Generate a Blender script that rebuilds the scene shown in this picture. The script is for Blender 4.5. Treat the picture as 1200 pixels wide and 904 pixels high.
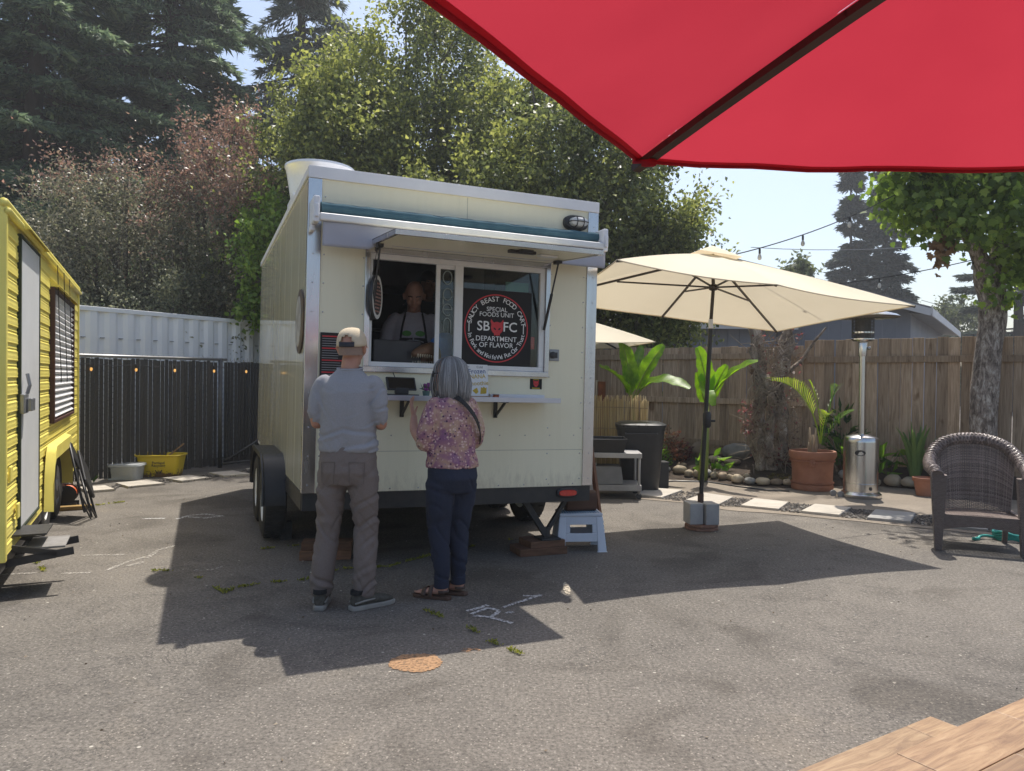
import bpy, bmesh, math, random
import numpy as np
from mathutils import Vector, Matrix, noise, Quaternion
for o in list(bpy.data.objects): bpy.data.objects.remove(o)
SC = bpy.context.scene
COL = SC.collection
PI = math.pi
V = Vector
# ------------------------------------------------------------------ camera
CAM_H, FPX, PITCH, ROLL = 1.46, 888.0, .010, .0105
cam = bpy.data.objects.new('camera', bpy.data.cameras.new('camera')); COL.objects.link(cam)
cam.data.sensor_width = 36.0; cam.data.lens = 36.0*FPX/1200.0
cam.data.clip_start = .05; cam.data.clip_end = 3000
_f = V((0, math.cos(PITCH), -math.sin(PITCH))); _u = V((0, math.sin(PITCH), math.cos(PITCH))); _x = V((1, 0, 0))
_c, _s = math.cos(ROLL), math.sin(ROLL)
CR = _c*_x+_s*_u; CU = -_s*_x+_c*_u; CF = _f
cam.matrix_world = Matrix(((CR.x, CU.x, -CF.x, 0), (CR.y, CU.y, -CF.y, 0), (CR.z, CU.z, -CF.z, CAM_H), (0, 0, 0, 1)))
SC.camera = cam
# ------------------------------------------------------------------ sky, sun, exposure
SUN = V((.42, 1.41, 2.97)).normalized()
SUN_EL = math.asin(SUN.z); SUN_AZ = math.atan2(SUN.x, SUN.y)
w = bpy.data.worlds.new('World'); SC.world = w; w.use_nodes = True
wn = w.node_tree; bg = wn.nodes['Background']
sky = wn.nodes.new('ShaderNodeTexSky'); sky.sky_type = 'NISHITA'; sky.sun_disc = False
sky.sun_elevation = SUN_EL; sky.sun_rotation = SUN_AZ; sky.air_density = 1.0; sky.dust_density = 2.4; sky.ozone_density = 1.0
wn.links.new(sky.outputs[0], bg.inputs[0]); bg.inputs[1].default_value = .112
sl = bpy.data.lights.new('sun', 'SUN'); sl.energy = 3.5; sl.angle = math.radians(.53); sl.color = (1, .945, .86)
so = bpy.data.objects.new('sun', sl); COL.objects.link(so); so.rotation_euler = SUN.to_track_quat('Z', 'Y').to_euler(); so.location = (4, 14, 30)
SC.view_settings.view_transform = 'Standard'; SC.view_settings.look = 'None'
SC.view_settings.exposure = .74; SC.view_settings.gamma = 1; SC.view_settings.use_curve_mapping = False
SC.render.engine = 'CYCLES'
# ------------------------------------------------------------------ helpers
def ray(x, y): return CR*((x-600)/FPX)+CU*((452-y)/FPX)+CF
def at(x, y, Y):                      # a photograph direction taken to a real depth Y
    d = ray(x, y); return V((0, 0, CAM_H))+d*(Y/d.y)
def gp(x, y, z=0.):                   # ... taken to the ground
    d = ray(x, y); return V((0, 0, CAM_H))+d*((z-CAM_H)/d.z)
def lin(h):
    h = h.lstrip('#'); c = [int(h[i:i+2], 16)/255 for i in (0, 2, 4)]
    return tuple(x/12.92 if x <= .04045 else ((x+.055)/1.055)**2.4 for x in c)
def col4(c):
    if isinstance(c, str): c = lin(c)
    return (c[0], c[1], c[2], 1)
class NT:
    def __init__(s, name):
        s.m = bpy.data.materials.new(name); s.m.use_nodes = True; s.t = s.m.node_tree
        s.b = s.t.nodes['Principled BSDF']; s.o = s.t.nodes['Material Output']
    def n(s, ty, **k):
        nd = s.t.nodes.new('ShaderNode'+ty)
        for a, b in k.items():
            if a.startswith('i_'):
                kk = a[2:]; kk = int(kk) if kk.isdigit() else kk
                nd.inputs[kk].default_value = b
            else: setattr(nd, a, b)
        return nd
    def l(s, a, b): s.t.links.new(a, b)
    def ramp(s, fac, stops, interp='LINEAR'):
        r = s.n('ValToRGB'); r.color_ramp.interpolation = interp; e = r.color_ramp.elements
        while len(e) < len(stops): e.new(.5)
        for q, (p, c) in zip(e, stops): q.position = p; q.color = col4(c)
        if fac is not None: s.l(fac, r.inputs[0])
        return r
    def coords(s, scale=(1, 1, 1), rnd=True, kind='Object'):
        tc = s.n('TexCoord'); mp = s.n('Mapping'); mp.inputs['Scale'].default_value = scale
        src = tc.outputs[kind]
        if rnd:
            oi = s.n('ObjectInfo'); mu = s.n('MATH' if 0 else 'Math', operation='MULTIPLY', i_1=37.); s.l(oi.outputs['Random'], mu.inputs[0])
            ad = s.n('VectorMath', operation='ADD'); s.l(src, ad.inputs[0]); s.l(mu.outputs[0], ad.inputs[1]); src = ad.outputs[0]
        s.l(src, mp.inputs[0]); return mp.outputs[0]
    def noise(s, vec, scale, detail=4, rough=.55, dist=0):
        q = s.n('TexNoise', i_Scale=scale, i_Detail=detail, i_Roughness=rough, i_Distortion=dist); s.l(vec, q.inputs['Vector']); return q.outputs[0]
    def mix(s, fac, a, b, blend='MIX'):
        q = s.n('Mix', data_type='RGBA', blend_type=blend)
        for v, i in ((fac, 0), (a, 6), (b, 7)):
            if hasattr(v, 'is_linked'): s.l(v, q.inputs[i])
            elif i == 0: q.inputs[0].default_value = v
            else: q.inputs[i].default_value = col4(v)
        return q.outputs[2]
    def bump(s, h, strength=.3, dist=.01, prev=None):
        q = s.n('Bump', i_Strength=strength, i_Distance=dist); s.l(h, q.inputs['Height'])
        if prev is not None: s.l(prev, q.inputs['Normal'])
        return q.outputs[0]
MATS = {}
def M(name, c1, c2=None, rough=.55, metal=0., scale=6., stretch=(1, 1, 1), bump=0., bscale=60., bdist=.004, var=.12, spec=.5, coat=0., transl=0., rvar=.12, emit=0, detail=5):
    """general procedural surface: two-tone noise, per-object value shift, roughness variation, bump"""
    if name in MATS: return MATS[name]
    s = NT(name); c1 = lin(c1) if isinstance(c1, str) else c1
    c2 = tuple(x*.78 for x in c1) if c2 is None else (lin(c2) if isinstance(c2, str) else c2)
    vec = s.coords(stretch)
    nz = s.noise(vec, scale, detail, .6)
    rp = s.ramp(nz, [(.33, c1), (.68, c2)])
    oi = s.n('ObjectInfo'); mr = s.n('MapRange', i_3=1-var, i_4=1+var); s.l(oi.outputs['Random'], mr.inputs[0])
    hs = s.n('HueSaturation'); s.l(rp.outputs[0], hs.inputs['Color']); s.l(mr.outputs[0], hs.inputs['Value'])
    s.l(hs.outputs[0], s.b.inputs['Base Color'])
    n2 = s.noise(vec, scale*3.1, 4, .6)
    rr = s.n('MapRange', i_3=max(.02, rough-rvar), i_4=min(1, rough+rvar)); s.l(n2, rr.inputs[0]); s.l(rr.outputs[0], s.b.inputs['Roughness'])
    s.b.inputs['Metallic'].default_value = metal; s.b.inputs['Specular IOR Level'].default_value = spec
    s.b.inputs['Coat Weight'].default_value = coat; s.b.inputs['Coat Roughness'].default_value = .08
    if bump:
        nb = s.noise(vec, bscale, 4, .6); s.l(s.bump(nb, bump, bdist), s.b.inputs['Normal'])
    if emit:
        s.l(hs.outputs[0], s.b.inputs['Emission Color']); s.b.inputs['Emission Strength'].default_value = emit
    if transl:
        tr = s.n('BsdfTranslucent'); s.l(hs.outputs[0], tr.inputs[0]); mx = s.n('MixShader', i_0=transl)
        s.l(s.b.outputs[0], mx.inputs[1]); s.l(tr.outputs[0], mx.inputs[2]); s.l(mx.outputs[0], s.o.inputs[0])
    MATS[name] = s.m; return s.m
def leaf_mat(name, stops, transl=.45, rough=.5, spec=.35):
    """every leaf (mesh island) draws its own colour"""
    s = NT(name); g = s.n('NewGeometry'); rp = s.ramp(g.outputs['Random Per Island'], stops)
    s.l(rp.outputs[0], s.b.inputs['Base Color']); s.b.inputs['Roughness'].default_value = rough; s.b.inputs['Specular IOR Level'].default_value = spec
    tr = s.n('BsdfTranslucent'); hs = s.n('HueSaturation', i_Saturation=1.1, i_Value=1.25); s.l(rp.outputs[0], hs.inputs['Color']); s.l(hs.outputs[0], tr.inputs[0])
    mx = s.n('MixShader', i_0=transl); s.l(s.b.outputs[0], mx.inputs[1]); s.l(tr.outputs[0], mx.inputs[2]); s.l(mx.outputs[0], s.o.inputs[0])
    MATS[name] = s.m; return s.m
def tag(o, label=None, cat=None, group=None, kind=None):
    if label: o['label'] = label
    if cat: o['category'] = cat
    if group: o['group'] = group
    if kind: o['kind'] = kind
    return o
def thing(name, label, cat, loc=(0, 0, 0), rotz=0., group=None):
    o = bpy.data.objects.new(name, None); COL.objects.link(o); o.empty_display_size = .1
    o.location = loc; o.rotation_euler = (0, 0, rotz); return tag(o, label, cat, group)
def copy_tree(o, parent=None):
    c = o.copy(); COL.objects.link(c); c.parent = parent
    for ch in list(o.children): copy_tree(ch, c)
    return c
class MB:
    """collects shapes for ONE mesh object"""
    def __init__(s): s.v = []; s.f = []; s.mi = []; s.cur = 0
    def add(s, vs, fs, T=None):
        k = len(s.v)
        s.v += [tuple(T @ V(p)) for p in vs] if T is not None else [tuple(p) for p in vs]
        s.f += [tuple(i+k for i in f) for f in fs]; s.mi += [s.cur]*len(fs); return s
    def box(s, lo, hi, T=None):
        x0, y0, z0 = lo; x1, y1, z1 = hi
        return s.add([(x0, y0, z0), (x1, y0, z0), (x1, y1, z0), (x0, y1, z0), (x0, y0, z1), (x1, y0, z1), (x1, y1, z1), (x0, y1, z1)],
              [(3, 2, 1, 0), (4, 5, 6, 7), (0, 1, 5, 4), (1, 2, 6, 5), (2, 3, 7, 6), (3, 0, 4, 7)], T)
    def bar(s, a, b, w, h, up=(0, 0, 1)):
        a, b = V(a), V(b); d = (b-a); L = d.length; d.normalize(); up = V(up)
        if abs(d.dot(up)) > .98: up = V((0, 1, 0))
        x = d.cross(up).normalized(); z = x.cross(d)
        T = Matrix(((x.x, d.x, z.x, a.x), (x.y, d.y, z.y, a.y), (x.z, d.z, z.z, a.z), (0, 0, 0, 1)))
        return s.box((-w/2, 0, -h/2), (w/2, L, h/2), T)
    def tube(s, pts, r, n=8, cap=True, closed=False):
        pts = [V(p) for p in pts]; m = len(pts)
        r = [r]*m if isinstance(r, (int, float)) else list(r)
        t = [((pts[(i+1) % m]-pts[i-1]) if closed else (pts[min(i+1, m-1)]-pts[max(i-1, 0)])).normalized() for i in range(m)]
        a = t[0].orthogonal().normalized(); k = len(s.v); vs = []
        for i in range(m):
            a = (a-t[i]*a.dot(t[i]));
            a = a.normalized() if a.length > 1e-6 else t[i].orthogonal().normalized()
            b = t[i].cross(a)
            vs += [pts[i]+(a*math.cos(2*PI*j/n)+b*math.sin(2*PI*j/n))*r[i] for j in range(n)]
        fs = []
        for i in range(m if closed else m-1):
            i2 = (i+1) % m
            fs += [(i*n+j, i*n+(j+1) % n, i2*n+(j+1) % n, i2*n+j) for j in range(n)]
        if cap and not closed: fs += [tuple(range(n-1, -1, -1)), tuple((m-1)*n+j for j in range(n))]
        return s.add(vs, fs)
    def lathe(s, prof, n=24, T=None, capb=True, capt=True):
        vs = []; fs = []; m = len(prof)
        for r, z in prof: vs += [(r*math.cos(2*PI*j/n), r*math.sin(2*PI*j/n), z) for j in range(n)]
        for i in range(m-1): fs += [(i*n+j, i*n+(j+1) % n, (i+1)*n+(j+1) % n, (i+1)*n+j) for j in range(n)]
        if capb: fs.append(tuple(range(n-1, -1, -1)))
        if capt: fs.append(tuple((m-1)*n+j for j in range(n)))
        return s.add(vs, fs, T)
    def prism(s, poly, d, T=None):
        """polygon in the XY plane extruded by d along z"""
        n = len(poly); vs = [(x, y, 0) for x, y in poly]+[(x, y, d) for x, y in poly]
        return s.add(vs, [tuple(range(n-1, -1, -1)), tuple(range(n, 2*n))]+[(i, (i+1) % n, n+(i+1) % n, n+i) for i in range(n)], T)
    def flat(s, poly, T=None): return s.add([(x, y, 0) for x, y in poly], [tuple(range(len(poly)))], T)
    def grid(s, nu, nv, fn):
        vs = [fn(i/nu, j/nv) for i in range(nu+1) for j in range(nv+1)]
        return s.add(vs, [(i*(nv+1)+j, (i+1)*(nv+1)+j, (i+1)*(nv+1)+j+1, i*(nv+1)+j+1) for i in range(nu) for j in range(nv)])
    def loft(s, rings, n=20, p=2.0):
        """rings: (centre, rx, ry, xaxis, yaxis); closed ends"""
        vs = []; fs = []
        for c, rx, ry, ax, ay in rings:
            c, ax, ay = V(c), V(ax), V(ay)
            for j in range(n):
                a = 2*PI*j/n; ca, sa = math.cos(a), math.sin(a)
                ex = abs(ca)**(2/p)*(1 if ca > 0 else -1); ey = abs(sa)**(2/p)*(1 if sa > 0 else -1)
                vs.append(c+ax*(rx*ex)+ay*(ry*ey))
        m = len(rings)
        for i in range(m-1): fs += [(i*n+j, i*n+(j+1) % n, (i+1)*n+(j+1) % n, (i+1)*n+j) for j in range(n)]
        fs += [tuple(range(n-1, -1, -1)), tuple((m-1)*n+j for j in range(n))]
        return s.add(vs, fs)
    def sphere(s, c, r, nu=12, nv=8, T=None):
        if isinstance(r, (int, float)): r = (r, r, r)
        c = V(c); vs = []; fs = []
        for i in range(nv+1):
            ph = PI*i/nv
            for j in range(nu):
                a = 2*PI*j/nu; q = V((r[0]*math.sin(ph)*math.cos(a), r[1]*math.sin(ph)*math.sin(a), -r[2]*math.cos(ph)))
                vs.append((T @ q if T is not None else q)+c)
        for i in range(nv): fs += [(i*nu+j, i*nu+(j+1) % nu, (i+1)*nu+(j+1) % nu, (i+1)*nu+j) for j in range(nu)]
        return s.add(vs, fs)
    def mesh(s, name='m'):
        me = bpy.data.meshes.new(name); me.from_pydata([tuple(p) for p in s.v], [], s.f); me.update(); return me
    def build(s, name, mat, parent=None, smooth=False, bevel=0., solid=0., loc=None, rot=None, weld=False, seg=2):
        me = s.mesh(name)
        for m in (mat if isinstance(mat, (list, tuple)) else [mat]): me.materials.append(m)
        if any(s.mi): me.polygons.foreach_set('material_index', s.mi)
        if weld or True:
            bm = bmesh.new(); bm.from_mesh(me)
            if weld: bmesh.ops.remove_doubles(bm, verts=bm.verts, dist=1e-5)
            bmesh.ops.recalc_face_normals(bm, faces=bm.faces) if weld else None
            bm.to_mesh(me); bm.free()
        if smooth:
            me.polygons.foreach_set('use_smooth', [True]*len(me.polygons))
            if smooth == 'auto': me.set_sharp_from_angle(angle=math.radians(38))
        o = bpy.data.objects.new(name, me); COL.objects.link(o)
        if parent is not None: o.parent = parent
        if loc is not None: o.location = loc
        if rot is not None: o.rotation_euler = rot
        if solid:
            md = o.modifiers.new('thick', 'SOLIDIFY'); md.thickness = solid; md.offset = 0
        if bevel:
            md = o.modifiers.new('edge', 'BEVEL'); md.width = bevel; md.segments = seg; md.limit_method = 'ANGLE'; md.angle_limit = math.radians(35)
        return o
def link_mesh(me, name, parent=None, loc=None, rot=None, scale=None):
    o = bpy.data.objects.new(name, me); COL.objects.link(o)
    if parent is not None: o.parent = parent
    if loc is not None: o.location = loc
    if rot is not None: o.rotation_euler = rot
    if scale is not None: o.scale = scale
    return o
def text_geo(txt, size=1., align='CENTER', bold=0.):
    """outline letters as flat faces in the XY plane -> verts, faces"""
    cu = bpy.data.curves.new('t', 'FONT'); cu.body = txt; cu.size = size; cu.align_x = align; cu.align_y = 'CENTER'; cu.offset = bold
    cu.resolution_u = 3
    ob = bpy.data.objects.new('t', cu); COL.objects.link(ob)
    dg = bpy.context.evaluated_depsgraph_get(); me = bpy.data.meshes.new_from_object(ob.evaluated_get(dg))
    vs = [tuple(x.co) for x in me.vertices]; fs = [tuple(p.vertices) for p in me.polygons]
    bpy.data.objects.remove(ob); bpy.data.meshes.remove(me); bpy.data.curves.remove(cu)
    return vs, fs
def np_mesh(name, verts, nper, mat, parent=None, smooth=False):
    """verts: (N,nper,3) array of separate polygons"""
    N = len(verts); me = bpy.data.meshes.new(name)
    me.vertices.add(N*nper); me.vertices.foreach_set('co', np.ascontiguousarray(verts, dtype=np.float32).ravel())
    me.loops.add(N*nper); me.loops.foreach_set('vertex_index', np.arange(N*nper, dtype=np.int32))
    me.polygons.add(N); me.polygons.foreach_set('loop_start', np.arange(0, N*nper, nper, dtype=np.int32))
    me.materials.append(mat); me.update(calc_edges=True); me.validate()
    o = bpy.data.objects.new(name, me); COL.objects.link(o)
    if parent is not None: o.parent = parent
    return o
def rand_unit(rng, n):
    a = rng.normal(size=(n, 3)); return a/np.linalg.norm(a, axis=1, keepdims=True)
def leaves_quads(rng, c, axis, L, W, fold=.25):
    """rhombic leaves: centre c, long axis, length L, width W"""
    n = len(c); side = np.cross(axis, rand_unit(rng, n)); side /= (np.linalg.norm(side, axis=1, keepdims=True)+1e-9)
    nr = np.cross(axis, side); L = np.asarray(L).reshape(-1, 1); W = np.asarray(W).reshape(-1, 1)
    base = c; tip = c+axis*L+nr*(-.15*L); mid = c+axis*L*.42
    return np.stack([base, mid+side*W*.5+nr*W*fold, tip, mid-side*W*.5+nr*W*fold], axis=1)
def catenary(a, b, sag, n=14):
    a, b = V(a), V(b); return [a.lerp(b, i/n)-V((0, 0, sag*4*(i/n)*(1-i/n))) for i in range(n+1)]
# ------------------------------------------------------------------ ground
rng = np.random.default_rng(7); random.seed(7)
def asphalt():
    s = NT('asphalt'); v = s.coords(rnd=False)
    big = s.noise(v, .45, 5, .62); mid = s.noise(v, 3.2, 6, .65); fine = s.noise(v, 55, 4, .8)
    base = s.ramp(mid, [(.3, (0.103, 0.093, 0.082)), (.52, (0.153, 0.138, 0.120)), (.75, (0.191, 0.172, 0.150))])
    c = s.mix(.55, base.outputs[0], s.ramp(big, [(.3, (0.116, 0.105, 0.092)), (.7, (0.203, 0.181, 0.153))]).outputs[0])
    c = s.mix(1., c, s.ramp(fine, [(.28, (.22, .22, .22)), (.43, (.74, .74, .74)), (.55, (1.08, 1.08, 1.08)), (.72, (1.65, 1.65, 1.65))]).outputs[0], 'MULTIPLY')
    vo = s.n('TexVoronoi', i_Scale=82.); s.l(v, vo.inputs['Vector'])
    sepr = s.n('SeparateColor'); s.l(vo.outputs['Color'], sepr.inputs[0])
    m1 = s.ramp(sepr.outputs[0], [(.78, (0, 0, 0)), (.93, (.9, .9, .9))]); m2 = s.ramp(vo.outputs['Distance'], [(.25, (1, 1, 1)), (.42, (0, 0, 0))])
    mk = s.mix(1., m1.outputs[0], m2.outputs[0], 'MULTIPLY')
    c = s.mix(mk, c, (.34, .305, .26))
    vo2 = s.n('TexVoronoi', i_Scale=21.); s.l(v, vo2.inputs['Vector']); sp2 = s.n('SeparateColor'); s.l(vo2.outputs['Color'], sp2.inputs[0])
    k1 = s.ramp(sp2.outputs[1], [(.955, (0, 0, 0)), (.985, (1, 1, 1))]); k2 = s.ramp(vo2.outputs['Distance'], [(.12, (1, 1, 1)), (.2, (0, 0, 0))])
    c = s.mix(s.mix(1., k1.outputs[0], k2.outputs[0], 'MULTIPLY'), c, (.45, .42, .36))
    st = s.noise(v, 1.05, 5, .6, .8); c = s.mix(1., c, s.ramp(st, [(.36, (.70, .69, .68)), (.47, (.98, .98, .98)), (.60, (1.0, 1.0, 1.0)), (.72, (1.16, 1.14, 1.10))]).outputs[0], 'MULTIPLY')
    oil = s.noise(v, 2.6, 3, .5, .3); c = s.mix(1., c, s.ramp(oil, [(.66, (1, 1, 1)), (.80, (.74, .73, .72))]).outputs[0], 'MULTIPLY')
    ck = s.noise(v, 1.3, 8, .7, .6)
    lines = s.n('Math', operation='SUBTRACT', i_1=.5); s.l(ck, lines.inputs[0]); ab = s.n('Math', operation='ABSOLUTE'); s.l(lines.outputs[0], ab.inputs[0])
    cm = s.ramp(ab.outputs[0], [(.0, (1, 1, 1)), (.006, (0, 0, 0))]); gate = s.ramp(s.noise(v, .7, 2), [(.47, (0, 0, 0)), (.56, (.8, .8, .8))])
    c = s.mix(s.mix(1., cm.outputs[0], gate.outputs[0], 'MULTIPLY'), c, (.045, .042, .04))
    s.l(c, s.b.inputs['Base Color']); s.b.inputs['Roughness'].default_value = .87; s.b.inputs['Specular IOR Level'].default_value = .3
    b = s.bump(fine, .5, .006); b = s.bump(vo.outputs['Distance'], .35, .004, b); s.l(b, s.b.inputs['Normal']); return s.m
ASPH = asphalt()
tag(MB().flat([(-400, -400), (400, -400), (400, 400), (-400, 400)]).build('ground', ASPH), kind='structure')
# the wood fence line (s metres along it from a point abreast of the palm pot)
def fl(s, z=0., off=0.): return V((4.71+.785*s-.62*off, 11.3-.62*s-.785*off, z))   # off > 0: towards the yard
def soil_mat():
    s = NT('soil'); v = s.coords(rnd=False); a = s.noise(v, 9, 6, .7); b = s.noise(v, 60, 4, .7)
    r = s.ramp(a, [(.3, (.035, .024, .016)), (.55, (.07, .048, .032)), (.75, (.12, .085, .058))])
    s.l(r.outputs[0], s.b.inputs['Base Color']); s.b.inputs['Roughness'].default_value = .95; s.l(s.bump(b, 1., .02, s.bump(a, 1, .03)), s.b.inputs['Normal']); return s.m
def dirt_mat():
    s = NT('dirt'); v = s.coords(rnd=False); a = s.noise(v, 2.2, 6, .65); b = s.noise(v, 90, 4, .7)
    r = s.ramp(a, [(.3, (.17, .138, .105)), (.55, (.235, .195, .15)), (.75, (.30, .25, .195))]); c = s.mix(.35, r.outputs[0], s.ramp(b, [(.3, (.09, .075, .06)), (.7, (.36, .31, .25))]).outputs[0])
    s.l(c, s.b.inputs['Base Color']); s.b.inputs['Roughness'].default_value = .95; s.l(s.bump(b, .6, .006), s.b.inputs['Normal']); return s.m
near = [gp(x, y) for x, y in [(690, 566), (745, 561), (800, 563), (860, 569), (915, 573), (960, 572), (1010, 569), (1060, 573), (1120, 580), (1200, 588), (1290, 598)]]
FDIR = V((.785, -.62, 0)); _nd = [(p-fl(0)).dot(FDIR) for p in near]; _no = [(fl(0)-p).dot(V((.62, .785, 0))) for p in near]
def bed_z(x, y):
    p = V((x, y, 0)); d = (p-fl(0)).dot(FDIR); off = (fl(0)-p).dot(V((.62, .785, 0))); no = float(np.interp(d, _nd, _no)); j = max(0., min(1., 1-off/max(no, .2)))
    return .012+.25*j**.85
def on_bed(x, y):                     # where a photograph direction meets the mounded bed
    d = ray(x, y); o = V((0, 0, CAM_H)); t = 5.
    while t < 16:
        p = o+d*t
        if p.z <= bed_z(p.x, p.y): break
        t += .02
    return V((p.x, p.y, bed_z(p.x, p.y)))
def bed_pt(i, j):
    k = i*(len(near)-1); a = int(min(k, len(near)-2)); p = near[a].lerp(near[a+1], k-a)
    d = (p-fl(0)).dot(FDIR); q = fl(d, 0, -.6); r = p.lerp(q, j)
    return V((r.x, r.y, max(.008, bed_z(r.x, r.y)+.03*noise.noise(V((r.x*1.7, r.y*1.7, 3)))*min(1, j*4)-.004)))
tag(MB().grid(44, 14, bed_pt).build('planting_bed', soil_mat(), smooth=True), kind='structure')
dp = [gp(x, y, .004) for x, y in [(690, 584), (745, 584), (800, 590), (860, 598), (930, 604), (1000, 611), (1080, 618), (1160, 627), (1290, 640)]]
mb = MB(); nn = [V((p.x, p.y, .004)) for p in near]
def strip_pt(i, j):
    k = i*(len(dp)-1); a = int(min(k, len(dp)-2)); p = dp[a].lerp(dp[a+1], k-a); p = p+V((.05*noise.noise(p*3), .09*noise.noise(p*2.3+V((4, 0, 0))), 0))
    k = i*(len(nn)-1); a = int(min(k, len(nn)-2)); q = nn[a].lerp(nn[a+1], k-a)+(nn[a]-p).normalized()*.08
    r = p.lerp(q, j); r.z = .005; return r
tag(MB().grid(60, 3, strip_pt).build('dirt_path', dirt_mat()), kind='structure')
lpts = [(88, 585), (120, 577), (160, 570), (215, 563), (270, 554), (330, 545)]
lfar = [(88, 578), (120, 571), (160, 562), (215, 556), (270, 548), (330, 538)]
PAVM = M('paver_concrete', (.50, .455, .39), (.40, .365, .31), rough=.9, scale=5, bump=.35, bscale=45, var=.10)
PAVG = M('paver_grey', (.34, .33, .31), (.27, .262, .25), rough=.9, scale=5, bump=.35, bscale=45, var=.06)
pav = thing('stepping_stone_path', None, None); del_keys = None
tag(pav, kind='structure')
PV = [[(744, 582), (775.5, 585.6), (800, 577), (761, 574)], [(803, 588.7), (843, 593.8), (859.6, 585), (826, 580.5)], [(867.3, 595), (912.7, 599.7), (924.2, 591), (884, 586.5)],
      [(938, 602), (983.5, 607), (997.4, 597.5), (954.7, 593.3)], [(1015.4, 610), (1067.4, 615), (1073, 604.4), (1025.4, 600)], [(1105, 619.4), (1158, 624.3), (1158.8, 612.8), (1116, 609.6)], [(1190, 628), (1250, 634), (1246, 620), (1195, 616)],
      [(101, 578.5), (134.6, 576), (123.7, 571.6), (92, 573.6)], [(135, 568.7), (150, 572.8), (192.7, 568.7), (172.6, 565)], [(189.9, 562.7), (212.9, 566.4), (244.5, 562), (221.5, 559.3)], [(244.5, 556.4), (261.8, 560), (293.4, 557.8), (273, 554)], [(287.7, 551.5), (303, 553.5), (325, 550.5), (312, 548)]]
for i, q in enumerate(PV):
    P = [gp(*p) for p in q]; c = sum(P, V())/4; b = MB()
    top = [(c+(p-c)*.985)+V((0, 0, .030+.006*random.random())) for p in P]; bot = [V((p.x, p.y, -.02)) for p in P]
    b.add(bot+top, [(4, 5, 6, 7), (0, 1, 5, 4), (1, 2, 6, 5), (2, 3, 7, 6), (3, 0, 4, 7)])
    b.build('paver', PAVG if i in (4, 5) else PAVM, pav, bevel=.006)
# dark gravel between the pavers
gv = []
for a, b in [(0, 1), (1, 2), (2, 3), (3, 4), (4, 5), (5, 6), (7, 8), (8, 9), (9, 10), (10, 11)]:
    A, B = [gp(*p) for p in PV[a]], [gp(*p) for p in PV[b]]
    e = (A[1], B[0], B[3], A[2])
    for k in range(240):
        u, t = random.random(), random.random(); p = e[0].lerp(e[1], u).lerp(e[3].lerp(e[2], u), t); r = random.uniform(.008, .022); gv.append((p, r))
mb = MB()
for p, r in gv:
    T = Matrix.Translation((p.x, p.y, r*.5+.004)) @ Matrix.Rotation(random.random()*6, 4, 'Z') @ Matrix.Diagonal((r*random.uniform(.8, 1.5), r, r*.7, 1))
    mb.add([(1, 0, 0), (-.9, .1, 0), (.1, 1, .1), (0, -1, 0), (.1, 0, 1), (0, .1, -1)], [(0, 2, 4), (2, 1, 4), (1, 3, 4), (3, 0, 4)], T)
tag(mb.build('gravel', leaf_mat('gravel_stone', [(0, (.03, .028, .026)), (.5, (.08, .072, .065)), (.85, (.17, .15, .13)), (1, (.3, .28, .25))], transl=0, rough=.9)), 'dark loose gravel filling the gaps between the square pavers', 'gravel', kind='stuff')
# worn chalk and paint on the asphalt
def worn(name, c, thr=.46, sc=38, wd=.1):
    s = NT(name); v = s.coords(rnd=False); n = s.noise(v, sc, 5, .7); s.b.inputs['Base Color'].default_value = col4(c); s.b.inputs['Roughness'].default_value = .95
    r = s.ramp(n, [(thr, (0, 0, 0)), (thr+wd, (1, 1, 1))]); t = s.n('BsdfTransparent'); mx = s.n('MixShader'); s.l(r.outputs[0], mx.inputs[0]); s.l(t.outputs[0], mx.inputs[1]); s.l(s.b.outputs[0], mx.inputs[2]); s.l(mx.outputs[0], s.o.inputs[0]); return s.m
CHALK = worn('chalk', (.58, .57, .56), .36, 55, .22); FAINT = worn('faint_paint', (.46, .43, .385), .42, 45, .25); ORANGE = worn('orange_paint', (.36, .21, .11), .22, 48, .34)
def strokes(name, lines, wd, mat, z=.004):
    mb = MB()
    for ln in lines:
        P = [gp(*p) for p in ln]
        for a, b in zip(P, P[1:]):
            d = (b-a).normalized(); n = V((-d.y, d.x, 0)); k = max(2, int((b-a).length/.06)); pr = None
            for i in range(k+1):
                q = a.lerp(b, i/k); h = wd*(.5+.25*noise.noise(q*17)); j = V((noise.noise(q*9), noise.noise(q*9+V((5, 0, 0))), 0))*.008; q = q+j
                cur = (q+n*h+V((0, 0, z)), q-n*h+V((0, 0, z)))
                if pr: mb.add([pr[0], pr[1], cur[1], cur[0]], [(0, 1, 2, 3)])
                pr = cur
    return tag(mb.build(name, mat), kind='structure')
strokes('chalk_mark', [[(548, 717), (571.5, 710)], [(589, 713), (634, 697.5)], [(613, 699), (634, 699)], [(552, 720.5), (571.5, 713), (585.6, 716.5), (576, 724), (554, 722)], [(574, 724), (600.8, 731.5)], [(593, 719), (601.5, 717.5)]], .03, CHALK)
strokes('chalk_mark', [[(167, 608.5), (194, 608)], [(208, 609), (222, 604.5), (240, 603), (258, 605)], [(213, 606), (236, 607)], [(238, 608), (262, 605)]], .045, CHALK)
strokes('chalk_mark', [[(98, 651.5), (146, 650.5)], [(72, 672.5), (106, 672)], [(125, 669), (150, 659), (172, 653)], [(172, 655), (186, 645), (206, 640)], [(150, 664), (168, 659)], [(228, 669), (252, 668), (262, 664)], [(0, 674), (42, 672)]], .04, FAINT)
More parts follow.
